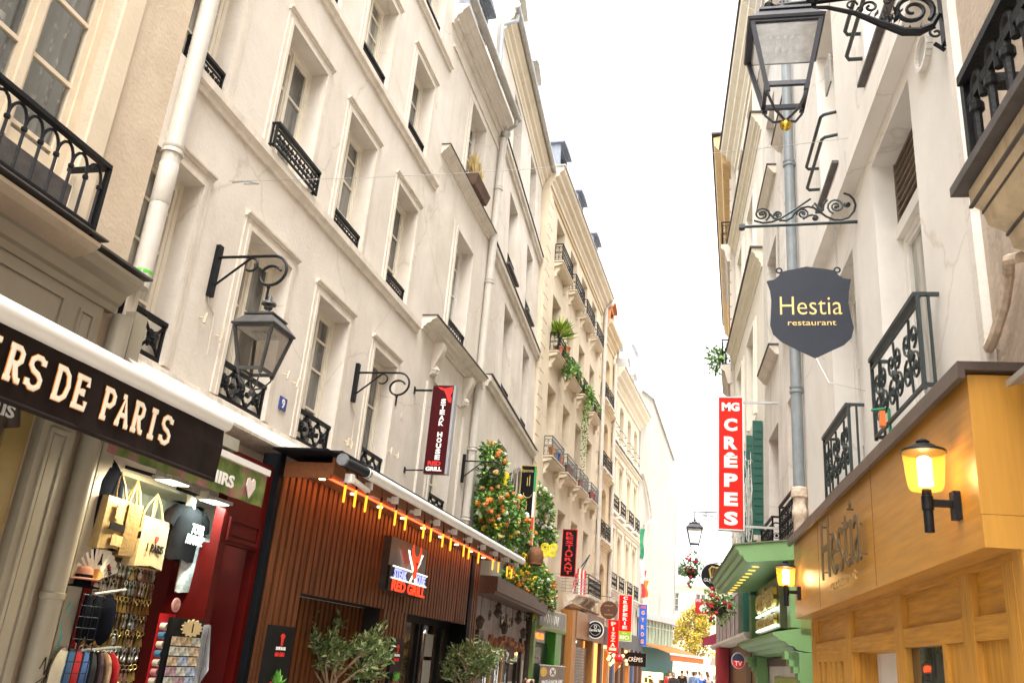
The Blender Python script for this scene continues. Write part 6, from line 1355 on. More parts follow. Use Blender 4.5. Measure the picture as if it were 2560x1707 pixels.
m = f.mb(); m.box(0, 12.3, 0, .3, 2.5, 3.2); m.build('fascia', M('dark_fascia', (.03, .026, .025), .6, .3, 3), f.o)
m = f.mb(); m.box(0, 12.3, .1, .3, -.3, 2.499); m.build('lit_interior', E('warm_interior', (1, .5, .16), .32), f.o)
for k in range(9):
    q = f.mb(); u = k*1.45; q.box(u, u+.5, -.05, .099, -.3, 2.499); q.build('pier', (BD, OWD, M('blue_pier', (.02, .06, .16), .5), BD)[k % 4], f.o)
for k in range(22):
    q = f.mb(); q.blob((.5+random.uniform(0, 6), -.1, 1.7+random.uniform(0, .7)), .07, 6, 4); q.build('globe_lamp', E('globe_lamp', (1, .62, .2), .9), f.o)
# ------------------------------------------------------------------ hanging signs, left side
def hang(name, label, x0, x1, z0, z1, y, mat, d=.12, frame=None, arm=True, armx=None):
    t = thing(name, label, 'sign', ((x0+x1)/2, y, z0)); w = x1-x0; h = z1-z0
    m = MB(); m.box(-w/2, w/2, -d/2, d/2, 0, h); m.build('panel', mat, t)
    if frame:
        e = .018; m = MB(); m.box(-w/2-e, -w/2, -d/2-.006, d/2, -e, h+e); m.box(w/2, w/2+e, -d/2-.006, d/2, -e, h+e); m.box(-w/2, w/2, -d/2-.006, d/2, -e, 0); m.box(-w/2, w/2, -d/2-.006, d/2, h, h+e); m.build('frame', frame, t)
    if arm is not None:
        m = MB()
        for zz in (.06, h-.06): m.bar((w/2*arm, 0, zz), (armx-(x0+x1)/2, 0, zz), .035, .035)
        m.build('fixing_arms', ZINC, t)
    return t, w, h
RD = M('sign_red', (0, 0, 0)); RLIT = E('red_lightbox', (.55, .006, .003), .22)
t, w_, h_ = hang('restaurant_sign', 'red edged black vertical sign reading RESTAURANT in red letters', -5.13, -4.67, 4.33, 5.82, 28.69, BLKP, .1, RD, -1, -5.4)
for i, ch in enumerate('RESTAURANT'): text(t, ch, RD, .105, (0, -.056, 1.36-i*.138), width=.25, bold=.02, name='letter')
t, w_, h_ = hang('pizza_sign', 'red hanging sign reading PIZZA in yellow white letters', -4.57, -4.16, 2.23, 3.47, 37.5, RLIT, .12, RD, -1, -4.95)
CRL = M('cream_letters', (0, 0, 0))
for i, ch in enumerate('PIZZA'): text(t, ch, CRL, .16, (0, -.066, 1.10-i*.205), width=.2 if ch != 'I' else .06, bold=.05, name='letter')
m = MB(); m.box(-.15, .15, -.066, -.061, .06, .17); m.build('small_panel', CRL, t)
t, w_, h_ = hang('creperie_sign', 'red and lime hanging sign reading CREPERIE with BIO at its foot', -4.45, -3.88, 2.77, 4.68, 40, RLIT, .12, WFRAME_W, -1, -4.9)
for i, ch in enumerate('CRÊPERIE'): text(t, ch, SW, .14 if ch != 'Ê' else .17, (0, -.066, 1.8-i*.178), width=.2 if ch != 'I' else .06, bold=.05, name='letter')
m = MB(); m.box(-.285, .285, -.064, -.06, 0, .39); m.build('lime_panel', M('lime_panel', (.27, .52, .01), .5, .03), t); text(t, 'BIO', SW, .17, (0, -.068, .14), width=.42, bold=.03); text(t, 'Farine', SW, .06, (0, -.068, .32), width=.22, bold=0)
t, w_, h_ = hang('gyros_sign', 'narrow blue hanging sign reading MG GYROS in orange letters', -4.24, -3.88, 2.83, 4.84, 48, M('sign_blue', (.02, .10, .48), .45, .05), .12, M('sign_blue', (0, 0, 0)), -1, -4.5)
OL = M('orange_letters', (.82, .36, .16), .5, .04); text(t, 'MG', M('vermilion_letters', (.8, .12, .04), .5, .03), .14, (0, -.066, 1.9), width=.27, bold=.04)
for i, ch in enumerate('GYROS'): text(t, ch, OL, .21, (0, -.066, 1.62-i*.36), width=.17, bold=.04, name='letter')
t = thing('saw_sign', 'round brown sign with toothed edge hanging before the cream house', 'sign', (-4.47, 36.5, 3.81))
m = MB(); m.prism([((.37 if k % 2 else .335)*math.cos(2*math.pi*k/72), (.37 if k % 2 else .335)*math.sin(2*math.pi*k/72)) for k in range(72)][::-1], -.03, .03); m.build('toothed_disc', M('chocolate_paint', (.09, .032, .02), .5, .1), t)
text(t, 'RESTAURANT', M('mustard_letters', (.45, .28, .06), .5), .055, (0, -.034, .17), width=.36, bold=.01); text(t, 'LE', M('mustard_letters', (0, 0, 0)), .05, (0, -.034, .0), bold=.01); text(t, 'BRASSERIE', M('mustard_letters', (0, 0, 0)), .055, (0, -.034, -.18), width=.34, bold=.01)
m = MB(); m.bar((-.6, 0, .55), (.1, 0, .5), .02, .02); m.bar((-.6, 0, .8), (-.6, 0, .1), .02, .02); m.tube([(0, 0, .5), (0, 0, .36)], .008, 4); m.build('bracket', IRON, t)
t = thing('round_bar_sign', 'round black and white bar sign with script lettering over the wooden fascia', 'sign', (-4.5, 33, 2.89))
m = MB(); m.prism([(.31*math.cos(2*math.pi*k/32), .31*math.sin(2*math.pi*k/32)) for k in range(32)][::-1], -.04, .04); m.build('white_disc', SW, t)
m = MB(); m.prism([(.28*math.cos(2*math.pi*k/32), .28*math.sin(2*math.pi*k/32)) for k in range(32)][::-1], -.045, -.041); m.build('black_disc', BLKP, t)
m = MB(); m.prism([(.2*math.cos(2*math.pi*k/32), .2*math.sin(2*math.pi*k/32)) for k in range(32)][::-1], -.048, -.046); m.build('inner_ring', M('grey_ring', (.5, .5, .48), .5), t)
m = MB(); m.prism([(.185*math.cos(2*math.pi*k/32), .185*math.sin(2*math.pi*k/32)) for k in range(32)][::-1], -.051, -.049); m.build('inner_disc', BLKP, t)
text(t, 'Cannibal Bar', SW, .1, (0, -.056, -.01), width=.44, bold=.015, italic=.2); m = MB(); m.tube([(.05*math.cos(R(a)), -.054, .1+.05*math.sin(R(a))) for a in range(0, 361, 40)], .01, 4); m.build('skull_ring', SW, t)
t = thing('crepes_sign', 'black fascia sign reading CREPES in white below the stone house', 'sign', (-3.98, 43.6, 1.77)); m = MB(); m.box(-.5, .5, -.08, .05, 0, .6); m.build('board', BLKP, t); text(t, 'CRÊPES', SW, .24, (.0, -.086, .32), width=.66, bold=-.004)
t = thing('ice_cream_model', 'giant model ice cream with red scoop in an orange cone', 'shop figure', (-4.22, 38.5, 2.0)); m = MB(); m.blob((0, 0, 0), .2, 14, 10); m.build('red_scoop', M('strawberry_red', (.55, .02, .03), .25, .1), t, smooth=60); m = MB(); m.lathe([(.005, 0), (.16, .5)], n=12); c_ = m.build('cone', M('orange_cone', (.5, .16, .04), .6, .15, 20), t, (-.14, 0, -.56)); c_.rotation_euler = (0, R(16), 0)
# flags
t = thing('striped_flag', 'drooping stars and stripes flag on a slanted pole above the white railing', 'flag', (-5.2, 31.8, 4.0))
m = MB(); m.tube([(0, 0, 0), (.3, -.0, .9), (.54, 0, 1.42)], .015, 5); m.build('pole', IRON, t)
FS = [RD, SW, M('flag_navy', (.012, .02, .09), .7)]
for k in range(7):
    m = MB(); x = .03+k*.062; n = 10; y0 = .03*math.sin(k*1.7)
    for i in range(n):
        a = i/n; c = (i+1)/n; top = .95-.02*k if k > 1 else .5; m.quad((x-.032-.12*a*(k < 3), y0+.03*math.sin(a*5+k), top*(1-a)), (x+.03-.12*a*(k < 3), y0+.03*math.sin(a*5+k+.5), top*(1-a)), (x+.03-.12*c*(k < 3), y0+.03*math.sin(c*5+k+.5), top*(1-c)), (x-.032-.12*c*(k < 3), y0+.03*math.sin(c*5+k), top*(1-c)))
    m.build('stripe', FS[k % 2], t)
m = MB(); m.add([(.2, .01, .95), (.3, -.01, 1.0), (.56, .0, 1.42), (.5, .02, 1.40)], [(0, 1, 2, 3)]); m.build('canton', FS[2], t)
t = thing('white_balcony_rail', 'white slatted railing panel hung on the first floor balcony under the red edged sign', 'railing', (-4.95, 29.8, 3.92)); m = MB()
for k in range(5): m.bar((-.5, 0, .02+k*.105), (.5, 0, .02+k*.105), .03, .025)
for x in (-.5, -.2, .1, .4, .5): m.bar((x, .015, 0), (x, .015, .46), .02, .02)
m.build('rail_panel', M('galvanised', (.36, .37, .38), .45, .1, 5, metal=.3), t)
for i, (x, z0, z1, c) in enumerate(((-4.2, 7.2, 8.77, (.03, .25, .12)), (-4.15, 5.9, 7.7, (.7, .68, .66)), (-4.08, 5.2, 6.6, (.65, .05, .05)), (-3.95, 5.25, 6.1, (.72, .2, .03)))):
    t = thing('hanging_flag', ('green', 'white', 'red', 'orange')[i]+' flag of the vertical string hanging on the stone house corner', 'flag', (x, 47.6+.1*i, z0)); m = MB()
    for k in range(6): a = (z1-z0)*k/6; c2 = (z1-z0)*(k+1)/6; m.quad((-.1+.03*math.sin(k), .03*math.cos(k), a), (.1+.05*math.sin(k*1.3), -.03*math.sin(k), a), (.1+.05*math.sin((k+1)*1.3), -.03*math.sin(k+1), c2), (-.1+.03*math.sin(k+1), .03*math.cos(k+1), c2))
    m.build('cloth', M('flag_cloth_%d' % i, c, .8, .35, 4), t); m = MB(); m.tube([(-.1, .05, -.1), (-.1, .05, z1-z0+.1)], .012, 5); m.build('pole', ZINC, t)
# ------------------------------------------------------------------ potted plants on the quoined house balconies
TERRA = M('terracotta', (0, 0, 0))
def lp(u, off, z): p = Vector((B3.x, B3.y, 0))+B3.t*u+B3.n*(off-math.tan(B3.lean)*z); return (p.x, p.y, z)
def pot(u, z, label, blobs, leaves, size, seed, mats=LEAF, r=.12, w=.5, n=240, mat=None):
    x, y, zz = lp(u, .22, z); t = thing('potted_plant', label, 'potted plant', (x, y, zz), 0, 'pots on the quoined house balconies'); m = MB(); m.lathe([(r*.75, 0), (r, .2), (r*1.1, .2), (r*1.1, .24), (r*.9, .24)], n=10); m.build('pot', mat or TERRA, t, smooth=40)
    if leaves: foliage('leaves', blobs, mats, t, n, size, w, seed)
    return t
YUC = [M('yucca_dark', (.10, .2, .02), .5), M('yucca_mid', (.22, .36, .03), .5), M('yucca_light', (.42, .5, .06), .5)]
t = pot(1.7, 11.25, 'tall spiky yellow green yucca in a terracotta pot on the third floor balcony', [], 0, 0, 1, r=.15)
m = MB(); m.tube([(0, 0, .2), (.02, 0, .6)], .04, 6); m.build('stem', M('vine_bark', (0, 0, 0)), t); m = MB()
for k in range(90):
    a = random.uniform(0, 6.28); e = random.uniform(.1, 1.4); m.cur = random.randrange(3); m.leaf((0, 0, .65+random.uniform(-.15, .1)), random.uniform(.5, .75), .10, Vector((math.cos(a)*math.cos(e), math.sin(a)*math.cos(e), math.sin(e))))
m.build('blades', YUC, t)
pot(2.75, 11.62, 'orange terracotta pot hooked on the yucca balcony rail', [(0, 0, .3, .1)], 1, .08, 21, r=.17)
pot(2.5, 11.1, 'bushy dark green trailing plant on the yucca balcony', [(.0, 0, .25, .22), (.15, .35, .1, .25), (.15, .2, -.15, .22), (.1, .5, .2, .15)], 1, .1, 5)
pot(4.2, 11.2, 'leafy dark plant in red pot on the second balcony of the third floor', [(0, 0, .4, .2), (0, .3, .45, .2), (.05, .5, .2, .18)], 1, .1, 6, mat=M('red_pot', (.4, .05, .03), .6))
pot(5.0, 11.2, 'small plum coloured plant on the second balcony of the third floor', [(0, 0, .35, .16), (.05, .2, .2, .14)], 1, .08, 7, [M('plum_leaf', (.12, .02, .04), .5), M('plum_leaf2', (.2, .06, .03), .5), LEAF[1]])
pot(6.5, 11.2, 'ivy trailing far down from the third balcony of the third floor', [(0, 0, .3, .25), (.05, .4, .3, .25), (.1, .7, .2, .2)]+[(.1+.02*math.sin(k), .05+.04*math.sin(k*1.3), -.1-k*.22, .12-.006*k) for k in range(14)], 1, .11, 8)
pot(7.3, 11.2, 'round green plant at the far end of the third balcony', [(0, 0, .3, .22), (.05, .1, .1, .2)], 1, .1, 9)
pot(9.1, 11.2, 'small green plant on the fourth balcony of the third floor', [(0, 0, .35, .2), (0, .35, .3, .15)], 1, .09, 10)
for i, (u, c) in enumerate(((1.45, 'orange'), (2.3, 'blue'), (2.75, 'rusty'), (4.0, 'small brown'), (4.6, 'brown'), (6.5, 'dull red'), (8.8, 'red'), (9.3, 'dark red'))):
    pot(u, 7.78, '%s flower pot on the second floor balconies' % c, [(0, 0, .26, .06)], 1, .06, 30+i, r=.1, mat=M('pot_'+c.replace(' ', '_'), {'orange': (.55, .2, .03), 'blue': (.02, .06, .2), 'rusty': (.45, .14, .04), 'small brown': (.2, .09, .05), 'brown': (.25, .1, .05), 'dull red': (.35, .08, .05), 'red': (.4, .05, .03), 'dark red': (.25, .03, .03)}[c], .7, .15, 8))
# ------------------------------------------------------------------ olive trees
def olive(name, label, base, top, spread, seed, n, nb=13):
    rnd = random.Random(seed); x, y, z = base; t = thing(name, label, 'tree', (x, y, -.25), 0, 'olive trees in pots before the slatted front')
    m = MB(); m.lathe([(.2, 0), (.26, .5), (.29, .5), (.29, .56), (.24, .56)], n=14); m.build('pot', M('dark_pot', (.03, .03, .032), .6, .2), t, smooth=40)
    m = MB(); H = top+.25; tips = []
    tr = [(0, 0, .5), (.03, .0, H*.45), (-.02, .02, H*.60), (.05, 0, H*.68)]; m.tube(tr, [.05, .04, .034, .03], 7)
    for k in range(nb):
        a = rnd.uniform(0, 6.28); L = spread*rnd.uniform(.45, 1.0); up = rnd.uniform(.15, .9); s = Vector(tr[2 if k % 2 else 3])
        e = s+Vector((math.cos(a)*L, math.sin(a)*L*.75, (H-s.z)*up)); mid = s.lerp(e, .5)+Vector((rnd.uniform(-.06, .06), rnd.uniform(-.06, .06), .08)); m.tube([s, mid, e], [.016, .011, .006], 5); tips.append((s, mid, e))
        for j in range(4):
            q = mid.lerp(e, rnd.random()); e2 = q+Vector((rnd.gauss(0, .14), rnd.gauss(0, .12), rnd.uniform(0, .2))); m.tube([q, e2], [.006, .003], 4); tips.append((q, q, e2))
    m.build('trunk', M('olive_bark', (.28, .19, .12), .9, .25, 12, .4, 30), t, smooth=40)
    m = MB(); random.seed(seed)
    for k in range(n):
        s, mid, e = rnd.choice(tips); w_ = rnd.random()**.7; p = mid.lerp(e, w_)+Vector((rnd.gauss(0, .03), rnd.gauss(0, .03), rnd.gauss(0, .03))); m.cur = rnd.choices((0, 1, 2), (.35, .4, .25))[0]; m.leaf(p, rnd.uniform(.06, .115), .34, (e-mid if (e-mid).length > 0 else e-s).normalized()+Vector((rnd.gauss(0, .7), rnd.gauss(0, .7), rnd.gauss(.1, .6))))
    m.build('crown', OLV, t)
olive('olive_tree', 'sparse olive tree with forked pale trunk before the slatted steak house front', (-4.62, 10.5, 0), 2.05, .72, 5, 2600); olive('olive_tree', 'denser small olive tree before the steak house doors near the drainpipe', (-4.12, 15.0, 0), 1.95, .48, 8, 2400, 18)
# ------------------------------------------------------------------ right side: crepe shop, pub, signs
SAGE = M('sage_paint', (.15, .285, .11), .5, .06, 4, .03, 20); OLIVEG = M('olive_green_paint', (.17, .21, .06), .5, .08, 4); MOSS = M('moss_moulding', (.11, .13, .07), .55, .1, 4)
f = RB2.at('crepe_shop_front', 'sage green shop front with overhanging moulded canopy, lit block sign and stepped corbels', 'shopfront', 0, 0, 0)
m = f.mb(); m.profile([(0, 3.20), (-.78, 3.11), (-.82, 3.14), (-.83, 3.18), (-.88, 3.2), (-.89, 3.25), (-.93, 3.28), (-.93, 3.31), (0, 3.44)], -.28, 4.7); m.build('canopy', SAGE, f.o)
m = f.mb(); m.profile([(-.01, 3.442), (-.945, 3.313), (-.95, 3.33), (-.01, 3.46)], -.3, 4.72); m.build('canopy_sheet', MOSS, f.o)
for k in range(10):
    q = f.mb(); u = .3+k*.46; q.lathe([(.0, -.004), (.05, -.004), (.055, .0)], (u, -.62, 3.124), 8, caps=False); q.build('downlight', E('amber_downlight', (1, .55, .08), .45), f.o)
m = f.mb(); m.box(-.28, 4.7, -.15, -.0, 2.28, 3.19); m.build('sign_wall', OLIVEG, f.o)
m = f.mb(); m.box(.45, 3.05, -.3, -.151, 2.38, 3.05); bx = m.build('sign_box', M('bronze_green', (.10, .11, .05), .4, .3, 4), f.o)
text(bx, 'CRÊPES', M('gold_block_letters', (.40, .30, .05), .35, .2, 8, metal=.5), .32, (-1.75, -.36, 2.83), width=2.3, bold=.07, extrude=.05)
text(bx, 'SUCRÉES & SALÉES', M('gold_block_letters', (0, 0, 0)), .17, (-1.75, -.36, 2.52), width=2.2, bold=.06, extrude=.05)
m = f.mb(); m.box(.5, 3.0, -.34, -.315, 2.625, 2.645); m.box(.5, 3.0, -.34, -.315, 2.41, 2.43); m.build('sign_tubes', E('sign_tube_white', (.85, 1, .85), .9), f.o)
for k in range(3):
    ld = bpy.data.lights.new('sign_light', 'POINT'); ld.energy = .25; ld.color = (.85, 1, .85); ld.shadow_soft_size = .05; lo = bpy.data.objects.new('sign_light', ld); col.objects.link(lo); lo.parent = f.o; lo.location = (-.8-k*.9, -.42, 2.66)
m = f.mb(); m.profile([(0, 2.08), (-.2, 2.1), (-.24, 2.14), (-.3, 2.15), (-.34, 2.19), (-.4, 2.2), (-.44, 2.24), (-.48, 2.25), (-.48, 2.29), (-.15, 2.36), (0, 2.36)], -.28, 4.75); m.build('lower_canopy', SAGE, f.o)
for (a, c) in ((-.28, .0), (4.4, 4.72)):
    q = f.mb(); q.box(a, c, -.18, 0, -.3, 2.079)
    for k in range(4): q.box(a+.002, c-.002, -.2-.05*k, -.18, 2.06-.3+.075*k-(.0 if k else .0), 2.078)
    q.box(a+.003, c-.003, -.24, -.18, 1.0, 1.2)
    q.build('corbel_post', SAGE, f.o)
    q = f.mb(); q.box(a+.001, c-.001, -.27, 0, 2.362, 3.1); q.build('upper_post', SAGE, f.o)
m = f.mb(); m.box(.0, 4.4, .1, .2, -.3, 2.07); m.build('shop_interior', E('lime_lit_interior', (.36, .46, .10), .16), f.o)
m = f.mb(); m.box(.01, 4.39, -.02, .02, 1.94, 2.06); m.build('shutter_box', M('brown_box', (.08, .05, .04), .6), f.o)
m = f.mb(); m.box(.6, 1.5, .0, .03, 1.885, 1.91); m.build('tube_lamp', E('tube_lamp', (.9, 1, .95), 4), f.o)
t = RB2.at('menu_board', 'lime green menu panel headed CREPES SUCREES inside the sage shop', 'menu board', 2.3, -.02, 0); m = t.mb(); m.box(-1.3, 1.3, -.02, .0, .6, 1.78); m.build('panel', M('lime_menu', (.30, .38, .07), .5, .04), t.o); text(t.o, 'CRÊPES SUCRÉES', SW, .13, (0, -.026, 1.64), width=1.7, bold=.03)
for k, s in enumerate(('SUCRE', 'CARAMEL', 'CHOCOLAT')): text(t.o, s, SW, .07, (-.55, -.026, 1.46-k*.11), width=.55, bold=.01)
f = RB2.at('pub_front', 'bottle green pub front with rounded bay, timber panels and stone ledge', 'shopfront', 0, 0, 0)
m = f.mb(); m.lathe([(.36, 2.5), (.36, 3.35)], (5.9, .02, 0), 20) if False else m.tube([(5.3, -.05, 2.5), (5.3, -.05, 3.4)], .28, 20); m.box(4.78, 7.2, -.25, .0, 2.5, 3.4); m.build('rounded_bay', GREEN_D, f.o, smooth=40)
m = f.mb(); m.box(7.2, 15, -.2, .0, 2.5, 3.4); m.build('panel_band', M('dark_green_black', (.012, .02, .018), .5, .2), f.o)
for k in range(6): 
    q = f.mb(); u = 7.5+k*1.25; q.box(u, u+.75, -.22, -.201, 2.55, 3.35); q.build('plaster_panel', M('grey_pink_panel', (.36, .28, .26), .8, .15, 4), f.o)
m = f.mb(); m.profile([(0, 2.38), (-.3, 2.38), (-.36, 2.44), (-.36, 2.49), (0, 2.499)], 4.78, 15); m.build('ledge', TRIM, f.o)
m = f.mb(); m.box(4.78, 15, -.1, .0, -.3, 2.37); m.build('dark_wall', M('pub_black_green', (.01, .022, .017), .4, .2), f.o)
m = f.mb(); m.box(6.1, 7.0, -.12, -.101, -.3, 2.3); m.build('timber_panel', BD, f.o)
m = f.mb(); m.box(11.4, 12.1, -.4, -.11, -.3, 2.37); m.build('red_column', M('pub_red', (.28, .01, .015), .5, .1), f.o)
t = thing('round_tv_sign', 'small round red and navy TV sign on the dark pub wall', 'sign', (.30, 18.2, 2.02)); m = MB(); m.prism([(.13*math.cos(k*math.pi/12), .15*math.sin(k*math.pi/12)) for k in range(24)][::-1], -.02, .02); m.build('rim', M('pale_ring', (.55, .5, .5), .5), t); m = MB(); m.prism([(.115*math.cos(k*math.pi/12), .135*math.sin(k*math.pi/12)) for k in range(24)][::-1], -.026, -.021); m.build('navy_disc', M('navy_disc', (.015, .02, .06), .4), t); m = MB(); m.prism([(.115*math.cos(math.pi+k*math.pi/12), .135*math.sin(math.pi+k*math.pi/12)) for k in range(13)][::-1], -.03, -.027); m.build('red_half', RD, t); text(t, 'TV', SW, .08, (0, -.034, -.05), bold=.01)
# lit vertical crepes sign
t, w_, h_ = hang('crepes_lightbox', 'large red vertical sign reading MG CREPES in white, framed in aluminium', -.05, .33, 3.93, 6.12, 14.42, E('red_lightbox_big', (.6, .008, .003), .24), .14, M('aluminium', (.6, .6, .6), .4, .05, metal=.3), 1, .92)
text(t, 'MG', SW, .15, (0, -.076, 2.03), width=.29, bold=.05)
for i, ch in enumerate('CRÊPES'):
    hh = .235 if ch != 'Ê' else .275; text(t, ch, SW, hh*.93, (0, -.076, 1.72-i*.31+(.022 if ch == 'Ê' else 0)), width=.215, bold=.05, name='letter')
# round harp sign
t = thing('harp_sign', 'round black pub sign with gold harp and white lettering, half hidden by the green canopy', 'sign', (-.2, 22, 3.95)); m = MB(); m.prism([(.31*math.cos(k*math.pi/16), .31*math.sin(k*math.pi/16)) for k in range(32)][::-1], -.04, .04); m.build('steel_rim', M('aluminium', (0, 0, 0)), t)
m = MB(); m.prism([(.29*math.cos(k*math.pi/16), .29*math.sin(k*math.pi/16)) for k in range(32)][::-1], -.046, -.041); m.build('black_disc', BLKP, t)
m = MB(); m.tube([(-.06, -.05, -.05), (-.1, -.05, .15), (-.04, -.05, .22), (.06, -.05, .19), (.15, -.05, .21)], .02, 6); m.tube([(-.06, -.05, -.05), (.04, -.05, .02), (.15, -.05, .2)], .014, 6)
for k in range(6): m.tube([(-.05+.03*k, -.05, -.03+.03*k), (-.07+.035*k, -.05, .19)], .004, 4)
m.build('harp', M('gold_leaf', (0, 0, 0)), t); text(t, 'GUINNESS', SW, .075, (-.0, -.05, -.1), width=.46, bold=.0); text(t, 'ST JAMES', SW, .025, (0, -.05, -.165), width=.2); 
m = MB(); m.bar((0, 0, .31), (.5, .1, .36), .025, .025); m.build('arm', IRON, t)
t, w_, h_ = hang('france_sign', 'red square sign reading FRANCE with white figure, behind the lower flower basket', -.77, -.2, 3.36, 3.78, 27, RD, .05, None, 1, .3)
text(t, 'FRANCE', SW, .08, (0, -.03, .36), width=.5, bold=.02); m = MB(); m.prism([(-.12, .05), (-.02, .03), (.0, .1), (.1, .06), (.16, .1), (.04, .16), (.18, .2), (.06, .22), (.16, .27), (-.02, .29), (-.14, .22), (-.18, .14)], -.032, -.026); m.build('white_figure', SW, t)
def basket(label, x, y, z, bl, seed, hang_to):
    t = thing('flower_basket', label, 'hanging basket', (x, y, z), 0, 'hanging baskets of red flowers'); m = MB(); m.lathe([(.05, -.22), (.15, -.12), (.18, .02), (.17, .02)], n=12); m.build('basket', M('vine_bark', (0, 0, 0)), t); foliage('foliage', bl, LEAF, t, 190, .085, .55, seed)
    rnd = random.Random(seed); ms = rose_meshes('red_flower', M('red_flower', (.55, .012, .04), .6, .2, 20), .05, rnd)
    for k in range(15): b_ = rnd.choice(bl); d = Vector((rnd.gauss(-.1, .6), -1, rnd.gauss(0, .6))).normalized(); put_rose('red_flower', ms, t, Vector(b_[:3])+d*b_[3], rnd)
    m = MB(); m.tube([(0, 0, .0), (0, 0, hang_to)], .006, 4); m.build('hanging_wire', IRON, t)
basket('hanging basket of red flowers against the sky beneath the distant lantern', -.8, 24, 4.28, [(0, 0, .12, .25), (-.14, 0, 0, .2), (.15, 0, .05, .2), (.0, 0, -.18, .16), (-.02, 0, -.35, .09), (.02, 0, .35, .12)], 41, .8)
basket('larger hanging basket of red flowers tucked under the green canopy corner', -.08, 19, 3.08, [(0, 0, .16, .24), (-.1, 0, -.02, .2), (.12, 0, .0, .22), (.0, 0, -.22, .18), (-.06, 0, .3, .12)], 42, .3)
# icicle lights
t = RB2.at('icicle_lights', 'frosty white icicle light strings hanging by the green shutters', 'fairy lights', 4.9, .1, 4.0); m = t.mb(); rnd = random.Random(4)
for k in range(26):
    x = rnd.uniform(-.1, 2.6); y = -rnd.uniform(.05, .3); z1 = rnd.uniform(1.2, 2.2); z0 = rnd.uniform(-.3, .4); m.tube([(x, y, z1)]+[(x+rnd.uniform(-.03, .03), y+rnd.uniform(-.02, .02), z1+(z0-z1)*i/6) for i in range(1, 7)], .008, 4)
    for j in range(9): z = rnd.uniform(z0, z1); m.tube([(x, y, z), (x+rnd.uniform(-.06, .06), y+rnd.uniform(-.05, .05), z-.06)], .005, 4)
m.build('light_strings', M('frosted_wire', (.62, .62, .58), .4, .1), t.o)
# broom and red cloth on railing
t = thing('green_broom', 'green handled broom leaning on the dark green window railing', 'broom', (1.23, 6.75, 3.25)); m = MB(); m.tube([(0, 0, 0), (.02, .12, .52)], .012, 6); m.tube([(-.0, .12, .52), (-.09, .2, .53)], .012, 6); m.build('handle', M('green_plastic', (.01, .2, .09), .4), t); m = MB(); m.box(-.05, -.01, .1, .16, .38, .5); m.build('orange_tab', M('orange_plastic', (.7, .16, .02), .4), t)
t = thing('roof_plant', 'straggly green shrub on the high balcony of the rusticated house', 'plant', (-.05, 23.7, 9.95)); foliage('leaves', [(-.1, 0, .2, .25), (-.15, .3, .45, .2), (0, .2, .1, .25), (-.2, .1, -.1, .12)], LEAF, t, 90, .14, .5, 77); m = MB(); m.tube([(0, 0, -.1), (-.1, .1, .5)], .015, 4); m.build('stems', M('vine_bark', (0, 0, 0)), t)
t = thing('red_awning', 'short dark red awning on the far right shops', 'awning', (-.1, 33, 3.0)); m = MB(); m.add([(-.55, -1.2, -.15), (.6, -1.2, .35), (.6, 1.2, .35), (-.55, 1.2, -.15), (-.55, -1.2, -.4), (-.55, 1.2, -.4), (.6, -1.2, -.2)], [(0, 1, 2, 3), (0, 3, 5, 4), (0, 4, 6, 1)]); m.build('canvas', M('wine_canvas', (.22, .012, .04), .7, .15), t); m = MB(); m.tube([(-.55, -1.2, -.15), (-.55, 1.2, -.15)], .03, 6); m.build('front_bar', IRON, t)
f = Fr('far_right_shopfronts', 'row of small dark shop fronts with lit goods at the far right', 'shopfront', .25, 27.5, 1.2, 0, True)
m = f.mb(); m.box(0, 14, 0, .2, -.3, 3.2); m.build('dark_wall', M('dark_fascia', (0, 0, 0)), f.o); m = f.mb(); m.box(1, 13, -.02, -.001, .4, 2.2); m.build('lit_window', E('warm_interior', (0, 0, 0), 0), f.o)
for k in range(12):
    q = f.mb(); u = 1+k; q.box(u, u+.4, -.35, -.03, .3+.2*(k % 3), 1.9+.2*(k % 2)); q.build('goods_stack', M('goods_%d' % (k % 4), ((.35, .05, .05), (.4, .36, .3), (.06, .1, .25), (.2, .14, .05))[k % 4], .7, .6, 6), f.o)
q = f.mb(); q.box(2, 3.6, -.5, -.4, 2.25, 2.32); q.build('tube_lamp', E('tube_lamp', (0, 0, 0), 0), f.o)
# ------------------------------------------------------------------ far end of the street
f = Fr('far_corner_house', 'pale corner house with iron balconies closing the street behind the yellow tree', 'building', -4.1, 62, -1.0)
WO = [(u, u+1.1, z, z+2.1) for u in (1, 3.4, 5.8, 8.2) for z in (1.5, 4.7, 7.6, 10.2)]
facade(f, 0, 11, -.4, 12.2, WO, STONE_CREAM, .25)
for o_ in WO: window(f, *o_, .25, fmat=WFRAME_W, pmat=PANE)
for z in (4.6, 7.5): q = f.mb(); q.box(.3, 10.7, -.6, .002, z-.15, z); bl = q.build('balcony', TRIM, f.o); rail_bars(f, .35, 10.6, z, z+.9, -.55, IRON, .5, 1, bl)
course(f, 0, 11, cornice_pts(11.6, 12.2, .5), STONE_CREAM, 'cornice'); mansard(f, 0, 11, 12.2, 3, .2, ZINC_LIGHT)
f = Fr('end_house', 'white facade with grey zinc roof across the far square', 'building', -14, 105, 90)
WO = [(u, u+1.2, z, z+2.2) for u in range(2, 30, 3) for z in (1.2, 4.6, 8.0)]
facade(f, 0, 34, -.4, 11.0, WO, STONE_CREAM, .25, 8)
for o_ in WO: window(f, *o_, .25, fmat=WFRAME_W, pmat=PANE)
mansard(f, 0, 34, 11.0, 5, .2, ZINC_LIGHT); course(f, 0, 34, cornice_pts(10.5, 11.0, .5), STONE_CREAM, 'cornice')
for k in range(9): dormer(f, 2.6+k*3.5, 1.5, 11.3, 1.9, .5, WFRAME_W, ZINC_LIGHT)
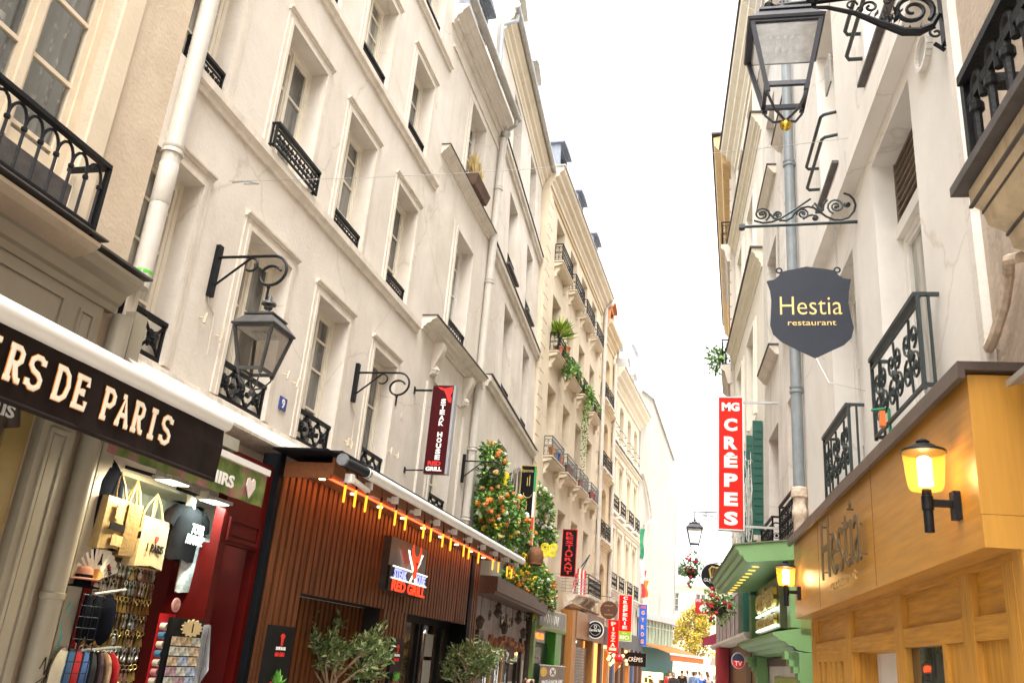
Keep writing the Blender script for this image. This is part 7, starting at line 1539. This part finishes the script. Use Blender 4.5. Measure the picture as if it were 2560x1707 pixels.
t = thing('yellow_tree', 'autumn tree with golden yellow crown at the far end of the street', 'tree', (-2.3, 78, 0)); m = MB(); m.tube([(0, 0, 0), (.1, 0, 2.4), (.0, 0, 4)], [.2, .16, .12], 8)
for k in range(8): a = k*.8; m.tube([(0, 0, 2.2+.2*k), (.9*math.cos(a), .9*math.sin(a), 3.6+.3*k), (1.3*math.cos(a), 1.3*math.sin(a), 4.2+.3*k)], [.07, .04, .02], 5)
m.build('trunk', M('grey_bark', (.09, .075, .06), .95, .3, 8), t)
rnd = random.Random(2); TB = [(rnd.gauss(0, .75), rnd.gauss(0, .8), rnd.uniform(2.7, 7.0), rnd.uniform(.4, .75)) for k in range(26)]
foliage('crown', TB, [M('gold_leaf_tree', (.40, .25, .015), .6, .25, 9), M('yellow_leaf', (.50, .36, .02), .6, .25, 9), M('greenish_leaf', (.30, .28, .05), .6, .25, 9)], t, 34, .2, .7, 14, .2)
t = thing('white_cafe_awning', 'white cafe awning with grey top at the far end of the street', 'awning', (-2.35, 70, 2.3)); m = MB(); m.add([(-1.5, 0, .5), (1.6, 0, .5), (1.4, -1.6, 0), (-1.3, -1.6, 0), (-1.3, -1.6, -.3), (1.4, -1.6, -.3)], [(0, 3, 2, 1), (3, 4, 5, 2)]); m.build('canvas', M('white_canvas', (.74, .74, .76), .8, .05), t); m = MB(); m.tube([(-1.3, -1.6, -.3), (-1.3, -1.6, -2.2)], .03, 6); m.build('leg', ZINC, t); m = MB(); m.tube([(1.4, -1.6, -.3), (1.4, -1.6, -2.2)], .03, 6); m.build('leg', ZINC, t)
t = thing('far_kiosk', 'small lit cafe front under the white awning', 'shopfront', (-2.3, 72, 0)); m = MB(); m.box(-3, 3, 0, 2, 0, 2.9); m.build('wall', M('cafe_wall', (.25, .2, .15), .8), t); m = MB(); m.box(-2.6, 2.6, -.02, -.001, .9, 2.3); m.build('lit_window', E('cafe_glow', (1, .72, .35), .45), t)
# ------------------------------------------------------------------ people
SKIN = M('skin', (.52, .32, .23), .6, .06); HAIRS = [M('dark_hair', (.02, .014, .01), .7), M('brown_hair', (.08, .045, .02), .7), M('grey_hair', (.3, .29, .28), .7)]
def skinmesh(name, pts, edges, rad, mat, parent, root=0):
    me = bpy.data.meshes.new(name); me.from_pydata(pts, edges, []); o = bpy.data.objects.new(name, me); col.objects.link(o); o.parent = parent; me.materials.append(mat)
    md = o.modifiers.new('s', 'SKIN')
    for i, v in enumerate(me.skin_vertices[0].data): v.radius = (rad[i][0], rad[i][1]) if isinstance(rad[i], tuple) else (rad[i], rad[i]); v.use_root = (i == root)
    ss = o.modifiers.new('u', 'SUBSURF'); ss.levels = 2; ss.render_levels = 2; return o
def person(label, x, y, z, h, rz, top, legs, hair, stride=.18, arm=.1, bald=False):
    t = thing('person', label, 'person', (x, y, z), rz); k = h/1.75
    P = [(0, 0, .95), (0, .01, 1.15), (0, 0, 1.38), (0, -.01, 1.5), (0, -.03, 1.58), (0, -.02, 1.68),
         (.1, 0, .92), (.1, -stride, .5), (.1, -stride*.6, .07), (.1, -stride*.6-.12, .03), (-.1, 0, .92), (-.1, stride*.3, .5), (-.1, stride*1.3, .09), (-.1, stride*1.3-.11, .03),
         (.2, 0, 1.4), (.25, .06, 1.14), (.24, -arm, .92), (.24, -arm-.03, .82), (-.2, 0, 1.4), (-.25, .04, 1.14), (-.24, arm*.5-.06, .92), (-.24, arm*.5-.1, .82)]
    P = [tuple(c*k for c in p) for p in P]
    Ed = [(0, 1), (1, 2), (2, 3), (3, 4), (4, 5), (0, 6), (6, 7), (7, 8), (8, 9), (0, 10), (10, 11), (11, 12), (12, 13), (2, 14), (14, 15), (15, 16), (16, 17), (2, 18), (18, 19), (19, 20), (20, 21)]
    Rd = [(.15, .1), (.14, .1), (.15, .1), .055, .075, .075, .09, .06, .045, .03, .09, .06, .045, .03, .06, .045, .034, .03, .06, .045, .034, .03]
    Rd = [tuple(q*k for q in r) if isinstance(r, tuple) else r*k for r in Rd]
    body = skinmesh('body', P, Ed, Rd, SKIN, t)
    jk = [0, 1, 2, 3, 14, 15, 16, 18, 19, 20]; mp = {v: i for i, v in enumerate(jk)}
    skinmesh('jacket', [P[i] if i != 0 else (0, 0, .88*k) for i in jk], [(mp[a], mp[c]) for a, c in Ed if a in mp and c in mp], [tuple(q*1.14+.006 for q in Rd[i]) if isinstance(Rd[i], tuple) else Rd[i]*1.2+.012 for i in jk], top, t)
    tr = [0, 6, 7, 8, 10, 11, 12]; mp = {v: i for i, v in enumerate(tr)}
    skinmesh('trousers', [P[i] for i in tr], [(mp[a], mp[c]) for a, c in Ed if a in mp and c in mp], [tuple(q*1.08 for q in Rd[i]) if isinstance(Rd[i], tuple) else Rd[i]*1.2+.008 for i in tr], legs, t)
    if not bald:
        m = MB(); m.blob((0, .012*k, 1.685*k), .1*k, 12, 8, .03, (.9, 1.0, 1.05)); m.blob((0, .05*k, 1.62*k), .075*k, 8, 6, .03); m.build('hair', hair, t, smooth=60)
    else:
        m = MB()
        for s in (-1, 1): m.blob((s*.075*k, .03*k, 1.63*k), .035*k, 7, 5, .1, (.5, 1.2, 1))
        m.build('hair', hair, t, smooth=60)
    m = MB(); m.blob((0, -.105*k, 1.645*k), .016*k, 6, 4); m.build('nose', SKIN, t, smooth=60)
    for s in (-1, 1):
        m = MB(); m.blob((s*.032*k, -.088*k, 1.675*k), .010*k, 6, 4); m.build('eye', HAIRS[0], t); m = MB(); m.blob((s*.085*k, -.0, 1.655*k), .022*k, 6, 4, 0, (.4, .8, 1.2)); m.build('ear', SKIN, t, smooth=60)
    m = MB(); m.box(-.022*k, .022*k, -.098*k, -.09*k, 1.607*k, 1.613*k); m.build('mouth', M('lip', (.35, .12, .1), .6), t)
    return t
COL = {'black': (.02, .02, .022), 'denim blue': (.10, .16, .30), 'light blue': (.25, .38, .6), 'grey': (.3, .3, .31), 'white': (.7, .68, .65), 'navy': (.02, .03, .09), 'red': (.5, .04, .05), 'beige': (.5, .42, .3), 'brown': (.14, .08, .05), 'royal blue': (.03, .09, .4)}
def cl(c): return M('cloth_'+c.replace(' ', '_'), COL[c], .9, .15, 8)
person('bald man with a fringe of dark hair walking beneath the green bar banner', -3.02, 14.6, -.22, 1.72, 2.6, cl('grey'), cl('navy'), HAIRS[0], bald=True)
ppl = [(-2.25, 54, 'black', 'dark', 'furthest left in the far crowd'), (-2.02, 56, 'grey', 'dark', 'beside the black jacket at the left of the crowd'), (-1.8, 58, 'beige', 'light', 'deep in the crowd under the white awning'), (-1.55, 53, 'denim blue', 'dark', 'in the middle of the far crowd'), (-1.35, 57, 'light blue', 'dark', 'just right of the middle of the crowd'), (-1.13, 54, 'royal blue', 'dark', 'at the right of the middle group'), (-.9, 59, 'white', 'light', 'walking behind the royal blue coat'), (-.66, 46, 'navy', 'dark', 'closer to us near the right shops'), (-.42, 50, 'white', 'dark', 'close to the right hand shops'), (-.2, 48, 'beige', 'dark', 'furthest right next to the shops'), (-2.6, 48, 'red', 'dark', 'nearest the orange awning'), (-2.3, 46, 'black', 'dark', 'low in front of the orange awning'), (-1.0, 62, 'grey', 'light', 'far away under the awning end'), (-1.7, 63, 'brown', 'dark', 'far away below the yellow tree')]
for i, (x, y, c, lg, where) in enumerate(ppl):
    person('person in a %s top %s' % (c, where), x, y, -.2+.26*min(1, max(0, (y-30)/28)), 1.72+.03*math.sin(i*2.2), (0, 3.14, .4, 2.8, 3.3)[i % 5], cl(c), cl('navy' if lg == 'dark' else 'beige'), HAIRS[i % 3])

# ------------------------------------------------------------------ repeated trim pieces become parts of their own
def split_loose(o, newname):
    me = o.data; n = len(me.vertices); par = list(range(n))
    def fd(a):
        while par[a] != a: par[a] = par[par[a]]; a = par[a]
        return a
    for e in me.edges:
        a, b_ = fd(e.vertices[0]), fd(e.vertices[1])
        if a != b_: par[a] = b_
    comp = {}
    for p in me.polygons: comp.setdefault(fd(p.vertices[0]), []).append(p)
    if len(comp) < 2 or len(comp) > 100: return
    for ps in comp.values():
        ids = sorted({v for p in ps for v in p.vertices}); ix = {v: i for i, v in enumerate(ids)}
        nm = bpy.data.meshes.new(newname); nm.from_pydata([me.vertices[v].co[:] for v in ids], [], [[ix[v] for v in p.vertices] for p in ps])
        for mt in me.materials: nm.materials.append(mt)
        no = bpy.data.objects.new(newname, nm); col.objects.link(no); no.parent = o.parent
    bpy.data.objects.remove(o)
SPL = {'quoins': 'quoin', 'consoles': 'console', 'print_picture': 'print_picture', 'hang_wires': 'hang_wire', 'rail_hoops': 'rail_hoop', 'side_post': 'side_post', 'zinc_cover': 'zinc_cover', 'zinc_capping': 'zinc_capping', 'fixing_arms': 'fixing_arm', 'slat_infill': 'slat_infill', 'frieze_panel': 'frieze_panel', 'canopy': 'canopy', 'fascia_end': 'fascia_end', 'soffit': 'soffit', 'face_marks': 'face_mark', 'door_frame': 'door_frame', 'arm': 'arm', 'casements': 'casement', 'lead_flashing': 'lead_flashing', 'window_sills': 'window_sill', 'balcony_slabs': 'balcony_slab', 'plaster_patches': 'plaster_patch', 'pins': 'pin', 'side_posts': 'side_post', 'rails': 'rail', 'window_casing': 'window_casing', 'letter_box': 'letter_box', 'black_frames': 'black_frame', 'opening_lining': 'opening_lining', 'slat_backing': 'slat_backing', 'glazing_bars': 'glazing_bar', 'shop_goods': 'shop_goods', 'sign_tubes': 'sign_tube', 'white_letter_strokes': 'letter_stroke', 'frame': 'frame', 'gold_border': 'border_strip', 'handle': 'handle'}
for o in list(bpy.data.objects):
    if o.type == 'MESH' and o.parent and not o.children:
        k = o.name.split('.')[0]
        if k in SPL and not (k == 'frame' and o.parent.get('category') == 'street lamp'): split_loose(o, SPL[k])
